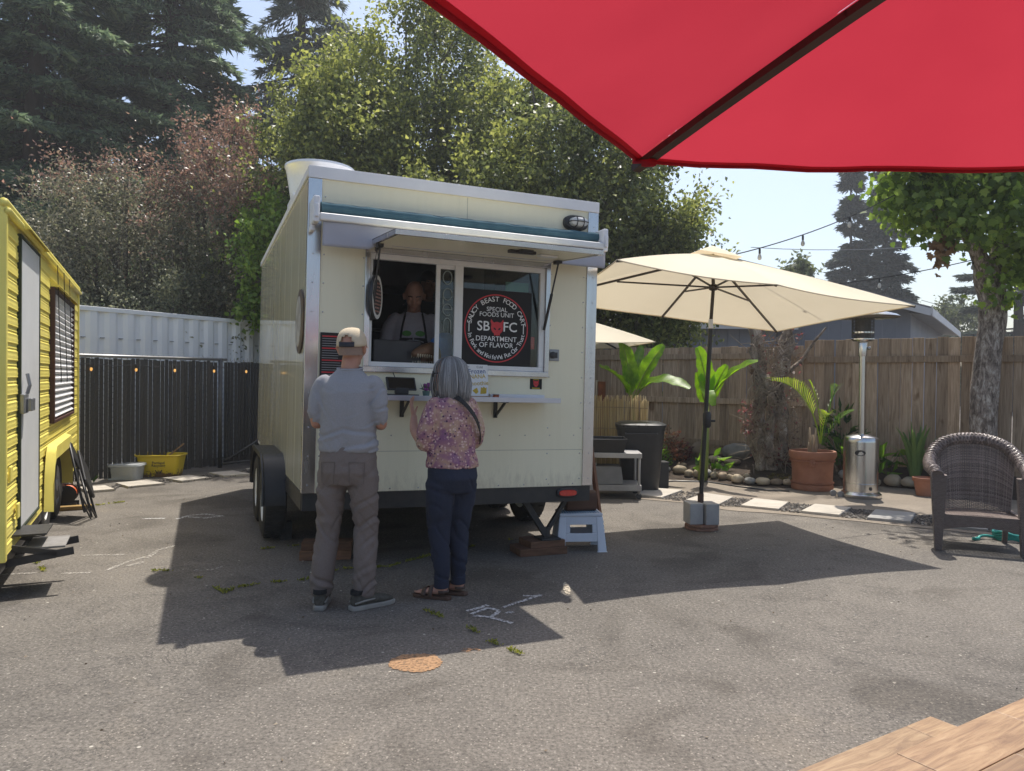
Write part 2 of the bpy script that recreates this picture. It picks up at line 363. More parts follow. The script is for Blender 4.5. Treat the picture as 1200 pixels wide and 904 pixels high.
def blob(name, x, y, rx, ry, mat):
    c = gp(x, y); ex = (gp(x+rx, y)-c).length; ey = (gp(x, y-ry)-c).length; pts = []
    for k in range(120):
        a = 2*PI*k/120; r = 1+.12*noise.noise(V((math.cos(a)*1.7, math.sin(a)*1.7, x)))+.10*noise.noise(V((math.cos(a)*9, math.sin(a)*9, x)))+.06*noise.noise(V((math.cos(a)*25, math.sin(a)*25, x))); pts.append((c.x+ex*r*math.cos(a), c.y+ey*r*math.sin(a)))
    mb = MB(); mb.add([(px, py, .004) for px, py in pts], [tuple(range(120))]); return tag(mb.build(name, mat), kind='structure')
blob('paint_stain', 487, 777.5, 31, 10.5, ORANGE); blob('paint_stain', 552, 763, 12, 2.6, worn('orange_faint', (.45, .25, .13), .50, 30)); blob('paint_stain', 664, 690, 4, 7, worn('pale_splash', (.5, .43, .33), .42, 30))
# weeds in the cracks of the asphalt
CR_ = [[(226, 673), (240, 682), (263, 696), (275, 691)], [(275, 690), (318, 683), (357, 681)], [(357, 681), (397, 668), (455, 665), (503, 652), (560, 640), (600, 633)], [(499, 716), (521, 725)], [(548, 736), (560, 743)], [(573, 752), (610, 768)], [(38, 655), (52, 671)], [(112, 593), (145, 589)], [(178, 670), (200, 670)], [(300, 645), (350, 640)]]
wv = []
for ln in CR_:
    P = [gp(*p) for p in ln]
    for a, b in zip(P, P[1:]):
        for k in range(int((b-a).length*380)):
            t = random.random(); q = a.lerp(b, t)
            if noise.noise(q*8.) < -.12: continue
            q = q+V((random.gauss(0, .009), random.gauss(0, .009), 0)); h = random.uniform(.006, .022); an = random.random()*6.28
            wv.append((q, h, an))
c = np.array([tuple(q)[:2]+(.004,) for q, h, an in wv]); ax = np.array([(math.cos(an)*.8, math.sin(an)*.8, .6) for q, h, an in wv]); h = np.array([h for q, h, an in wv])
tag(np_mesh('crack_weeds', leaves_quads(rng, c, ax, h*1.5, h*.6), 4, leaf_mat('weed_leaf', [(0, (.13, .15, .03)), (.5, (.26, .28, .05)), (1, (.42, .40, .08))])), 'small yellow green weeds and moss growing in the asphalt cracks', 'weeds', kind='stuff')
# grit and dead leaves scattered over the yard
c = np.stack([rng.uniform(-4.5, 5.5, 500), rng.uniform(2.6, 9.5, 500), np.full(500, .006)], 1); ax = rand_unit(rng, 500)*np.array([1, 1, .15])
tag(np_mesh('litter', leaves_quads(rng, c, ax, rng.uniform(.01, .026, 500), rng.uniform(.006, .012, 500), .1), 4, leaf_mat('litter_bits', [(0, (.10, .06, .03)), (.5, (.3, .24, .16)), (1, (.5, .46, .4))], transl=0)), 'dry leaf scraps and grit scattered over the asphalt', 'litter', kind='stuff')
# ------------------------------------------------------------------ shared materials
CREAM = M('cream_panel', (.83, .78, .58), (.78, .73, .53), rough=.30, scale=1.1, var=.0, bump=.10, bscale=1.7, bdist=.03, spec=.45, rvar=.06)
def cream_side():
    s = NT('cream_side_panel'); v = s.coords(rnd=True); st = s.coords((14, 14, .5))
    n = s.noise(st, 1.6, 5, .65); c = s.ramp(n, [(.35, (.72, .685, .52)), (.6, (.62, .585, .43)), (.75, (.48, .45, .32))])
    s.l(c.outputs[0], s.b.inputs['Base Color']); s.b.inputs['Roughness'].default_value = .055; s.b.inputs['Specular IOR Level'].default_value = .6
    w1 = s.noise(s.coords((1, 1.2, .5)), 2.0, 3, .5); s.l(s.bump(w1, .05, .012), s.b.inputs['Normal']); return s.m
CREAMS = cream_side()
def front_mat():      # painted sheet with faint drips and road grime along the bottom
    s = NT('cream_front_panel'); v = s.coords(rnd=False); st = s.coords((16, 1, .7), rnd=False); a = s.noise(st, 1.5, 5, .65); b = s.noise(v, 1.1, 3, .5)
    c = s.mix(.5, s.ramp(a, [(.35, (.85, .795, .59)), (.62, (.81, .755, .55)), (.78, (.70, .64, .46))]).outputs[0], s.ramp(b, [(.35, (.85, .795, .59)), (.7, (.775, .72, .52))]).outputs[0])
    sep = s.n('SeparateXYZ'); s.l(v, sep.inputs[0]); mr = s.n('MapRange', i_1=.0, i_2=.30, i_3=.22, i_4=-.2); s.l(sep.outputs[2], mr.inputs[0]); n = s.noise(s.coords((3, 1, 1), rnd=False), 9, 6, .7); ad = s.n('Math', operation='ADD'); s.l(n, ad.inputs[0]); s.l(mr.outputs[0], ad.inputs[1])
    g = s.ramp(ad.outputs[0], [(.55, (0, 0, 0)), (.80, (.30, .30, .30))]); c = s.mix(g.outputs[0], c, (.30, .25, .18)); sp = s.noise(v, 34, 2, .5); k = s.ramp(sp, [(.74, (0, 0, 0)), (.78, (.5, .5, .5))]); c = s.mix(k.outputs[0], c, (.42, .37, .27))
    s.l(c, s.b.inputs['Base Color']); s.b.inputs['Roughness'].default_value = .30; s.b.inputs['Specular IOR Level'].default_value = .45; w1 = s.noise(v, 1.6, 2, .5); s.l(s.bump(w1, .22, .03), s.b.inputs['Normal']); return s.m
ALU = M('brushed_aluminium', (.62, .62, .63), (.50, .50, .52), rough=.24, metal=1, scale=4, stretch=(1, 1, .15), bump=.08, bscale=30, var=.04)
WALU = M('white_trim', (.74, .74, .76), (.68, .68, .70), rough=.38, scale=5, var=.03)
WHITE = M('white_paint', (.78, .78, .77), (.70, .70, .68), rough=.45, scale=7, var=.04)
BLACK = M('black_plastic', (.018, .018, .02), (.028, .028, .03), rough=.45, scale=9)
BLKM = M('black_steel', (.02, .02, .021), (.035, .032, .03), rough=.5, scale=14, bump=.2, bscale=80)
RUBBER = M('tyre_rubber', (.02, .02, .02), (.034, .032, .03), rough=.8, scale=18, bump=.3, bscale=90)
GREY = M('grey_plastic', (.30, .31, .32), (.25, .26, .27), rough=.5)
STEEL = M('stainless', (.66, .65, .63), (.56, .55, .53), rough=.22, metal=1, scale=3, stretch=(20, 20, .3), var=.03, rvar=.07)
SKIN = M('skin', (.50, .27, .19), (.42, .21, .145), rough=.5, scale=14, bump=.12, bscale=120, var=.0)
RED = M('red_print', (.62, .025, .03), (.55, .02, .03), rough=.4, var=0)
PRW = M('white_print', (.80, .80, .78), (.76, .76, .74), rough=.4, var=0)
PRK = M('black_print', (.014, .013, .013), (.02, .018, .018), rough=.55, var=0, scale=3, spec=.25)
def glass_mat(name='window_glass', tint=(.86, .9, .89), ior=1.45):
    s = NT(name); t = s.n('BsdfTransparent'); t.inputs[0].default_value = col4(tint); g = s.n('BsdfGlossy', i_Roughness=.01); g.inputs[0].default_value = (1, 1, 1, 1)
    f = s.n('Fresnel', i_IOR=ior); mx = s.n('MixShader'); s.l(f.outputs[0], mx.inputs[0]); s.l(t.outputs[0], mx.inputs[1]); s.l(g.outputs[0], mx.inputs[2]); s.l(mx.outputs[0], s.o.inputs[0]); return s.m
GLASS = glass_mat()
def fabric(name, c1, c2, transl=.35, scale=3., weave=700.):
    s = NT(name); v = s.coords(rnd=False); n = s.noise(v, scale, 4, .55); r = s.ramp(n, [(.35, c1), (.7, c2)])
    s.l(r.outputs[0], s.b.inputs['Base Color']); s.b.inputs['Roughness'].default_value = .85; s.b.inputs['Specular IOR Level'].default_value = .15
    w = s.noise(v, weave, 1); s.l(s.bump(w, .15, .0008, s.bump(n, .25, .02)), s.b.inputs['Normal'])
    tr = s.n('BsdfTranslucent'); s.l(r.outputs[0], tr.inputs[0]); mx = s.n('MixShader', i_0=transl); s.l(s.b.outputs[0], mx.inputs[1]); s.l(tr.outputs[0], mx.inputs[2]); s.l(mx.outputs[0], s.o.inputs[0]); return s.m
# ------------------------------------------------------------------ food trailer
TM = Matrix(((.9254, -.3788, .0141, -1.5067), (.3786, .9254, .0134, 5.4681), (-.0181, -.0071, .9998, .6081), (0, 0, 0, 1)))
TR = thing('food_trailer', 'cream food trailer with an open serving window and a rolled teal awning', 'food trailer')
TR.matrix_world = TM
TW, TL, TH = 2.35, 4.86, 2.363
def tl(u, v, w): return TM @ V((u, v, w))          # trailer coordinates to world
def tground(u, v, z=0.): return (z-.6081+.0181*u+.0071*v)/.9998
U0, U1, W0, W1 = .44, 1.895, .925, 1.795           # window opening
mb = MB()
for lo, hi in (((0, 0, 0), (U0, .05, TH)), ((U1, 0, 0), (TW, .05, TH)), ((U0, 0, 0), (U1, .05, W0)), ((U0, 0, W1), (U1, .05, TH))): mb.box(lo, hi)
mb.build('front_wall', front_mat(), TR)
for lo, hi in (((1.2, -.0012, TH-.30), (1.203, -.0002, TH-.08)), ((.40, -.0012, .30), (2.26, -.0002, .3025))): MB().box(lo, hi).build('panel_seam', M('seam_shadow', (.30, .28, .22), rough=.8), TR)
np_ = 9; stp = (TL-.05)/np_
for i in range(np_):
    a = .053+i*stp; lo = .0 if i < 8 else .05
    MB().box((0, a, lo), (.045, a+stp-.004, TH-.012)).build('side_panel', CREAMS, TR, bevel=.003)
MB().box((.012, .05, 0), (.05, TL, TH-.02)).build('side_wall_core', WHITE, TR)
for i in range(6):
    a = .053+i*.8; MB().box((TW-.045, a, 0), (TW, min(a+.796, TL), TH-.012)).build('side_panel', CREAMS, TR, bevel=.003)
MB().box((.05, TL-.05, 0), (TW-.05, TL, TH-.02)).build('rear_wall', CREAM, TR)
MB().box((.003, .05, TH-.02), (TW-.003, TL, TH-.004)).build('roof', WALU, TR)
MB().box((.04, .05, -.03), (TW-.04, TL-.03, .0)).build('floor_deck', BLKM, TR)
mb = MB(); mb.box((-.014, -.016, TH-.075), (TW+.014, 0, TH+.012)); mb.box((-.014, 0, TH+.001), (TW+.014, .05, TH+.012)); mb.build('roof_trim', WALU, TR, bevel=.004)
mb = MB(); mb.box((-.014, .002, TH-.045), (-.001, TL, TH+.0105)); mb.box((-.001, .052, TH), (.04, TL, TH+.0105)); mb.build('roof_trim', WALU, TR, bevel=.003)
MB().box((TW+.001, .002, TH-.045), (TW+.014, TL, TH+.0105)).build('roof_trim', WALU, TR, bevel=.003)
mb = MB(); mb.box((-.011, -.011, .0), (.085, 0, TH-.077)); mb.box((-.011, 0, .0), (-.001, .05, TH-.077)); mb.build('corner_trim', ALU, TR, bevel=.003)
mb = MB(); mb.box((TW-.085, -.011, .0), (TW+.011, 0, TH-.077)); mb.box((TW+.001, 0, .0), (TW+.011, .07, TH-.077)); mb.build('corner_trim', ALU, TR, bevel=.003)
mb = MB()
for w in np.arange(.06, 2.25, .21):
    for u in (.11, .40, 1.94, TW-.11):
        if not (u in (.40, 1.94) and w > 1.9): mb.sphere((u, -.001, w), (.006, .003, .006), 8, 4)
    for u in (.03, TW-.03): mb.sphere((u, -.0125, w), (.006, .003, .006), 8, 4)
for u in np.arange(.2, 2.2, .22): mb.sphere((u, -.001, .02), (.006, .003, .006), 8, 4); mb.sphere((u, -.001, .42), (.005, .003, .005), 8, 4)
tag(mb.build('screws', ALU, TR, smooth=True), kind='stuff')
mb = MB(); mb.box((.0, .012, -.13), (TW, .07, -.001)); mb.box((.02, .07, -.13), (.09, TL-.05, -.031)); mb.box((TW-.09, .07, -.13), (TW-.02, TL-.05, -.031))
for v in (.9, 1.8, 2.7, 3.6, 4.5): mb.box((.09, v, -.11), (TW-.09, v+.06, -.031))
mb.build('chassis', BLKM, TR)
# wheels, two a side, under one long fender
def wheel_geo(r=.335, wd=.20):
    t = MB(); t.lathe([(r*.60, -wd*.42), (r*.82, -wd*.5), (r*.96, -wd*.42), (r, -wd*.25), (r, wd*.25), (r*.96, wd*.42), (r*.82, wd*.5), (r*.60, wd*.42), (r*.60, -wd*.42)], 40, capb=False, capt=False)
    for k in range(40):
        a = 2*PI*k/40; T = Matrix.Rotation(a, 4, 'Z'); t.box((r-.003, -.008, -wd*.36), (r+.006, .008, -wd*.08), T); t.box((r-.003, -.008, wd*.08), (r+.006, .008, wd*.36), T)
    m = MB(); m.lathe([(r*.60, -wd*.40), (r*.60, wd*.40), (r*.56, wd*.44), (r*.52, wd*.30), (r*.42, wd*.24), (r*.22, wd*.30), (r*.17, wd*.44), (.001, wd*.46)], 32, capb=True, capt=False)
    for k in range(6):
        a = 2*PI*k/6; m.lathe([(.011, 0), (.011, .018), (.004, .022)], 8, Matrix.Translation((r*.31*math.cos(a), r*.31*math.sin(a), wd*.27)))
    return t, m
def wheel(root, u, v, w, side, r=.335, wd=.20, rimm=None):
    t, m = wheel_geo(r, wd); T = Matrix.Rotation(-PI/2*side, 4, 'Y')
    e = bpy.data.objects.new('wheel', None); COL.objects.link(e); e.parent = root; e.location = (u, v, w); e.rotation_euler = (0, PI/2*side, 0); e.empty_display_size = .1
    t.build('tyre', RUBBER, e, smooth='auto'); m.build('rim', rimm or WHITE, e, smooth='auto'); return e
WV = (1.52, 2.36)
for v in WV:
    wheel(TR, -.075, v, tground(-.075, v, .338), -1); wheel(TR, TW+.075, v, tground(TW+.075, v, .338), 1)
def fender(u0, u1, face):
    ctr = [(WV[0], 0), (WV[1], 0)]; z0 = tground(0, 2, .338); out = []; inn = []
    for k in range(13):
        a = PI*k/12*.5; out.append((WV[0]-.42*math.cos(a), z0+.42*math.sin(a))); inn.append((WV[0]-.37*math.cos(a), z0+.37*math.sin(a)))
    for k in range(13):
        a = PI/2-PI*k/12*.5; out.append((WV[1]+.42*math.cos(a), z0+.42*math.sin(a))); inn.append((WV[1]+.37*math.cos(a), z0+.37*math.sin(a)))
    mb = MB(); n = len(out); vs = []
    for u in (u0, u1):
        vs += [(u, a, b) for a, b in out]+[(u, a, b) for a, b in inn]
    fs = []
    for i in range(n-1): fs += [(i, i+1, 2*n+i+1, 2*n+i), (n+i, 3*n+i, 3*n+i+1, n+i+1), (i, n+i, n+i+1, i+1), (2*n+i, 2*n+i+1, 3*n+i+1, 3*n+i)]
    fs += [(0, 2*n, 3*n, n), (n-1, 2*n-1, 4*n-1, 3*n-1)]; mb.add(vs, fs)
    lip = face; mb.tube([(lip, a, b) for a, b in out], .014, 6)
    mb.build('fender', BLACK, TR, smooth='auto')
fender(-.19, .0, -.19); fender(TW, TW+.19, TW+.19)
mb = MB(); mb.prism([(.05, -.13), (WV[0]-.38, -.13), (WV[0]-.40, -.001), (.05, -.001)], .02, Matrix(((0, 0, 1, -.005), (1, 0, 0, 0), (0, 1, 0, 0), (0, 0, 0, 1)))); mb.build('side_skirt', BLKM, TR)
# tail light
mb = MB(); mb.loft([((2.136, .014, -.058), .098, .040, (1, 0, 0), (0, 0, 1)), ((2.136, -.004, -.058), .098, .040, (1, 0, 0), (0, 0, 1)), ((2.136, -.012, -.058), .088, .031, (1, 0, 0), (0, 0, 1))], 28, 3); tlh = mb.build('tail_light', BLACK, TR, smooth='auto')
mb = MB(); mb.loft([((2.136, -.010, -.058), .082, .027, (1, 0, 0), (0, 0, 1)), ((2.136, -.020, -.058), .076, .022, (1, 0, 0), (0, 0, 1))], 28, 3); mb.build('lens', M('red_lens', (.62, .03, .02), (.45, .015, .012), rough=.2, scale=40, coat=.5), tlh, smooth='auto')
MB().box((1.05, .004, -.075), (1.075, .012, -.055)).build('marker_light', M('red_lens', (.6, .03, .02)), TR)
# window frame, sash and mullions
mb = MB(); t = .035
mb.box((U0-.03, -.028, W0-.03), (U1+.03, .0, W0+.012)); mb.box((U0-.03, -.028, W1-.012), (U1+.03, .0, W1+.03)); mb.box((U0-.03, -.028, W0+.012), (U0+.01, .0, W1-.012)); mb.box((U1-.01, -.028, W0+.012), (U1+.03, .0, W1-.012)); mb.build('window_frame', ALU, TR, bevel=.003)
FR = mb = MB()
mb.box((U0+.011, -.012, W0+.013), (U1-.011, .035, W0+.048)); mb.box((U0+.011, -.012, W1-.055), (U1-.011, .035, W1-.013)); mb.box((U0+.011, -.012, W0+.048), (U0+.03, .035, W1-.055)); mb.box((U1-.055, -.012, W0+.048), (U1-.011, .035, W1-.055)); mb.box((1.115, -.012, W0+.048), (1.180, .035, W1-.055))
wf = mb.build('window_inner_frame', WHITE, TR, bevel=.003)
mb = MB(); mb.box((.965, .004, W0+.048), (.998, .026, W1-.055)); mb.box((.998, .004, W0+.048), (1.115, .026, W0+.075)); mb.box((.998, .004, W1-.085), (1.115, .026, W1-.055)); sash = mb.build('sliding_sash', WHITE, TR, bevel=.002)
MB().box((.998, .012, W0+.075), (1.115, .016, W1-.085)).build('pane', GLASS, sash)
MB().box((1.180, .010, W0+.048), (U1-.055, .014, W1-.055)).build('pane', GLASS, wf)
# white hoops spelling open down the narrow pane
NEON = M('white_sign_tube', (.30, .34, .31), (.26, .3, .28), rough=.3, var=0)
mb = MB(); cx = 1.055
def circ(cx, cz, rx, rz, a0=0, a1=2*PI, n=20): return [(cx+rx*math.cos(a0+(a1-a0)*i/n), .005, cz+rz*math.sin(a0+(a1-a0)*i/n)) for i in range(n+1)]
mb.tube(circ(cx, 1.645, .036, .052), .004, 6); mb.tube(circ(cx+.004, 1.515, .036, .045), .004, 6); mb.tube([(cx-.032, .005, 1.53), (cx-.032, .005, 1.42)], .004, 6)
mb.tube(circ(cx+.004, 1.395, .036, .045, .1, 1.72*PI), .004, 6); mb.tube([(cx-.034, .005, 1.398), (cx+.040, .005, 1.398)], .004, 6); mb.tube([(cx-.026, .005, 1.22), (cx-.026, .005, 1.30)]+circ(cx+.004, 1.285, .03, .045, PI, 0, 10)+[(cx+.034, .005, 1.22)], .004, 6); mb.build('open_lettering', NEON, sash, smooth=True)
# black film with the cart's round emblem behind the fixed pane
DEC = MB().box((1.185, .0088, W0+.05), (1.775, .0096, 1.575)).build('window_film', PRK, wf)
FX = Matrix(((1, 0, 0, 0), (0, 0, 1, 0), (0, 1, 0, 0), (0, 0, 0, 1)))     # XY drawing -> wall plane (x along u, y up)
def wall_T(u, w, v, rot=0., sc=1.): return Matrix.Translation((u, v, w)) @ FX @ Matrix.Rotation(rot, 4, 'Z') @ Matrix.Scale(sc, 4)
EC = (1.474, 1.272); ER = .272; EV = .0082
mb = MB(); n = 64
for k in range(n):
    a, b = 2*PI*k/n, 2*PI*(k+1)/n; mb.add([(EC[0]+r*math.cos(q), EV, EC[1]+r*math.sin(q)) for r, q in ((ER, a), (ER, b), (ER-.009, b), (ER-.009, a))], [(0, 1, 2, 3)])
mb.build('emblem_ring', RED, DEC)
mb = MB()
def put(txt, u, w, size, bold=.004):
    vs, fs = text_geo(txt, size, bold=bold*size); mb.add(vs, fs, wall_T(u, w, EV))
put('SPECIAL', EC[0], EC[1]+.150, .050); put('FOODS UNIT', EC[0], EC[1]+.108, .050); put('SB', EC[0]-.112, EC[1]+.012, .108, .01); put('FC', EC[0]+.116, EC[1]+.012, .108, .01)
put('DEPARTMENT', EC[0], EC[1]-.085, .056); put('OF FLAVOR', EC[0], EC[1]-.135, .056)
def arc_text(txt, r, a_mid, step, size, inside=False):
    n = len(txt)
    for i, ch in enumerate(txt):
        if ch == ' ': continue
        k = i-(n-1)/2; a = a_mid+(step*k if inside else -step*k); vs, fs = text_geo(ch, size, bold=.006*size)
        mb.add(vs, fs, wall_T(EC[0]+r*math.cos(a), EC[1]+r*math.sin(a), EV, a+PI/2 if inside else a-PI/2))
arc_text('SAUCY BEAST FOOD CART', .232, PI/2, .1385, .055); arc_text('In Fork and Knife We Put Our Trust', .232, -PI/2, .082, .050, True)
mb.box((EC[0]-.236, EV-.0005, EC[1]-.035), (EC[0]-.229, EV, EC[1]+.045)); mb.box((EC[0]+.229, EV-.0005, EC[1]-.035), (EC[0]+.236, EV, EC[1]+.045)); mb.build('emblem_lettering', PRW, DEC)
DEV = [(-.62, .42), (-.72, .72), (-.66, .98), (-.50, .74), (-.32, .62), (-.1, .70), (.1, .70), (.32, .62), (.50, .74), (.66, .98), (.72, .72), (.62, .42), (.68, .12), (.60, -.22), (.42, -.44), (.34, -.46), (.30, -.72), (.12, -.64), (0, -.76), (-.12, -.64), (-.30, -.72), (-.34, -.46), (-.42, -.44), (-.60, -.22), (-.68, .12)]
def mask(parent, u, w, v, sc, red=RED):
    f = MB(); f.add([(x, y, 0) for x, y in DEV]+[(0, .1, 0)], [(i, (i+1) % len(DEV), len(DEV)) for i in range(len(DEV))], wall_T(u, w, v, 0, sc)); o = f.build('horned_mask', red, parent)
    f = MB()
    for sg in (-1, 1): f.add([(sg*(.25+.14*math.cos(a)+.03*math.sin(a)), -.02+.11*math.sin(a)+.05*math.cos(a), 0) for a in [2*PI*k/14 for k in range(14)]], [tuple(range(14))], wall_T(u, w, v-.0008, 0, sc))
    f.flat([(-.03, -.3), (.03, -.3), (0, -.22)], wall_T(u, w, v-.0008, 0, sc)); f.build('eye_holes', PRK, o)
mask(DEC, EC[0]+.004, EC[1]-.002, EV-.0003, .078)
MB().box((1.545, .0145, 1.578), (1.745, .017, 1.652)).build('green_notice', M('green_card', (.07, .22, .16), (.10, .28, .20), rough=.5, scale=20), wf)
MB().box((1.775, .016, 1.12), (1.81, .018, 1.22)).build('red_notice', RED, wf)
# hatch held up over the window
HV, HZ0, HZ1 = -.88, 1.838, 1.772
def hatch_T(): d = V((0, HV, HZ1-HZ0)); L = d.length; y = d/L; x = V((-1, 0, 0)); z = x.cross(y); return Matrix(((x.x, y.x, z.x, 1.91), (x.y, y.y, z.y, -.03), (x.z, y.z, z.z, HZ0), (0, 0, 0, 1))), L
HT, HL = hatch_T()
mb = MB(); mb.box((0, 0, -.012), (1.485, HL, .012), HT); ht = mb.build('window_hatch', CREAM, TR)
mb = MB(); mb.box((-.006, -.0, -.016), (.018, HL+.01, .0165), HT); mb.box((1.467, 0, -.016), (1.491, HL+.01, .0165), HT); mb.box((.018, HL-.018, -.016), (1.467, HL+.01, .0165), HT); mb.build('hatch_edge', ALU, ht, bevel=.002)
mb = MB(); mb.tube([HT @ V((x, y, .019)) for x, y in ((.0, 0), (0, HL), (1.485, HL), (1.485, 0))], .006, 6); mb.build('hatch_seal', BLACK, ht)
hz = 1 if (HT @ V((0, 0, 1))).z < (HT @ V((0, 0, 0))).z else -1
mb = MB(); mb.box((.42, .62, hz*.012), (.62, .68, hz*.034), HT); mb.box((.47, .69, hz*.012), (.57, .75, hz*.03), HT); mb.build('hatch_latch', BLKM, ht, bevel=.004)
mb = MB(); mb.box((.20, .50, hz*.012), (.34, .58, hz*.03), HT); mb.build('smoke_alarm', WHITE, ht, bevel=.008)
for u, d in ((1.872, 0), (.462, 0)):
    mb = MB(); a = V((u, -.27, HZ0-.055)); b = V((u, -.03, 1.28)); m = a.lerp(b, .45); mb.tube([a, m], .007, 8); mb.tube([m, b], .012, 8); mb.box((u-.02, -.30, HZ0-.055), (u+.02, -.22, HZ0-.025)); mb.build('gas_strut', BLACK, ht)
# serving shelf
sh = MB(); sh.box((.49, -.285, .700), (1.915, -.001, .712)); sh.box((.49, -.290, .690), (1.915, -.2855, .728)); sh = sh.build('serving_shelf', M('shelf_aluminium', (.58, .58, .62), (.50, .50, .54), rough=.35, metal=.6, scale=4), TR, bevel=.002)
MB().box((1.40, -.10, .714), (1.86, -.002, .750)).build('shelf_upstand', WALU, TR, bevel=.002)
for u in (.70, 1.46):
    mb = MB(); mb.box((u, -.25, .684), (u+.03, -.02, .699)); mb.box((u, -.016, .56), (u+.03, -.001, .699)); mb.bar((u+.015, -.22, .690), (u+.015, -.012, .575), .012, .02); mb.build('shelf_bracket', BLKM, sh)
# awning
TEAL = fabric('teal_canvas', (.045, .10, .13), (.07, .14, .17), .0, 8.); VALC = fabric('grey_canvas', (.44, .44, .49), (.50, .50, .55), .15, 2.5)
mb = MB(); pts = [(.065+(2.30-.065)*i/40, -.10+.004*math.sin(i*1.7), 2.058-.006*math.sin(PI*i/40)+.002*math.sin(i*2.3)) for i in range(41)]; mb.tube(pts, [.040+.003*noise.noise(V((i*.35, 1, 2))) for i in range(41)], 18); aw = mb.build('awning_roll', TEAL, TR, smooth='auto')
mb = MB(); mb.box((.045, -.215, 1.945), (2.345, -.150, 2.000)); mb.build('awning_bar', WHITE, TR, bevel=.012, seg=3)
def val(i, j):
    u = .07+(2.335-.07)*i; drop = .175 if u < .40 else (.175-.06*min(1, (u-.40)/.10) if u < .55 else .135)
    if u > 1.9: drop = .15
    return V((u, -.19+.012*math.sin(u*9)*j+.006*noise.noise(V((u*6, j*2, 0))), 1.946-drop*j-.006*math.sin(u*40)*j*0))
MB().grid(110, 8, val).build('awning_valance', VALC, TR, smooth=True, solid=.002)
for u in (.0, 2.30):
    mb = MB(); mb.box((u, -.215, 1.930), (u+.045, -.012, 2.115)); mb.box((u+.008, -.235, 1.96), (u+.037, -.215, 2.06)); mb.box((u-.004, -.11, 1.885), (u+.03, -.012, 1.93)); mb.build('awning_bracket', WALU, TR, bevel=.01)
mb = MB()
for y, z in ((-.13, 1.985), (-.09, 1.97)): mb.bar((.1, y, z), (2.25, y, z), .03, .03)
mb.build('awning_arm', WHITE, TR)
# bulkhead lamp (off), lock plate, stickers, menu
mb = MB(); mb.loft([((2.14, -.001, 2.178), .108, .062, (1, 0, 0), (0, 0, 1)), ((2.14, -.035, 2.178), .108, .062, (1, 0, 0), (0, 0, 1)), ((2.14, -.05, 2.178), .096, .052, (1, 0, 0), (0, 0, 1))], 28, 2.6); lp = mb.build('bulkhead_lamp', BLACK, TR, smooth='auto')
mb = MB(); mb.loft([((2.15, -.048, 2.180), .082, .042, (1, 0, 0), (0, 0, 1)), ((2.15, -.085, 2.180), .074, .036, (1, 0, 0), (0, 0, 1)), ((2.15, -.10, 2.180), .045, .018, (1, 0, 0), (0, 0, 1))], 28, 2.6); mb.build('lamp_glass', M('frosted_glass', (.55, .56, .55), (.48, .5, .5), rough=.2, coat=.4), lp, smooth='auto')
mb = MB()
for x in (-.03, .03): mb.tube([(2.15+x, -.05, 2.222), (2.15+x, -.09, 2.212), (2.15+x, -.105, 2.18), (2.15+x, -.09, 2.148), (2.15+x, -.05, 2.138)], .005, 6)
mb.tube([(2.066, -.05, 2.18), (2.075, -.09, 2.18), (2.15, -.107, 2.18), (2.225, -.09, 2.18), (2.234, -.05, 2.18)], .005, 6); mb.build('lamp_guard', BLACK, lp)
mb = MB(); mb.box((1.935, -.012, 1.03), (2.025, -.001, 1.125)); lk = mb.build('lock_plate', M('zinc_plate', (.30, .31, .32), (.24, .25, .26), rough=.4, metal=.8), TR, bevel=.008)
mb = MB(); mb.lathe([(.028, 0), (.028, .016), (.018, .02)], 18, Matrix.Translation((1.962, -.012, 1.078)) @ Matrix.Rotation(PI/2, 4, 'X')); mb.box((1.975, -.03, 1.055), (2.0, -.012, 1.10)); mb.build('lock_knob', BLACK, lk, smooth='auto')
st = MB().box((1.772, -.0025, .795), (1.878, -.001, .880)).build('square_sticker', PRK, TR); mask(st, 1.825, .838, -.0032, .034); [MB().box((a_, -.0031, b_), (c_, -.0028, d_)).build('sticker_print', M('yellow_print', (.6, .42, .04), var=0), st) for a_, b_, c_, d_ in ((1.80, .870, 1.85, .876), (1.79, .800, 1.86, .807))]
mn = MB().box((.098, -.010, .66), (.300, -.001, 1.172)).build('menu_board', PRK, TR); mr = MB(); mw = MB(); random.seed(3)
for k in range(26):
    z = 1.145-k*.0175; big = k % 5 == 0; x = .112
    (mr if big else mw).box((x, -.0112, z-(.0045 if big else .002)), (x+random.uniform(.10, .17), -.0102, z+(.0045 if big else .002)))
tag(mr.build('menu_headings', RED, mn), kind='stuff'); tag(mw.build('menu_lines', M('menu_grey', (.35, .33, .33), var=0), mn), kind='stuff')
# round scorched plaque on the side wall
RS = MB(); RT = Matrix.Translation((-.002, .345, 1.268)) @ Matrix.Rotation(-PI/2, 4, 'Y'); RS.lathe([(.245, 0), (.245, .012), (.20, .018), (.0, .018)], 40, RT, capt=False); RS = RS.build('round_plaque', M('scorched_wood', (.10, .05, .02), (.018, .012, .01), rough=.5, scale=12), TR, smooth='auto')
mb = MB(); mb.lathe([(.195, .0185), (.19, .0215), (.001, .0215)], 40, RT @ Matrix.Diagonal((1, .8, 1, 1)), capb=False, capt=False); mb.build('plaque_face', M('plaque_face', (.55, .54, .50), (.20, .18, .16), rough=.4, scale=9), RS)
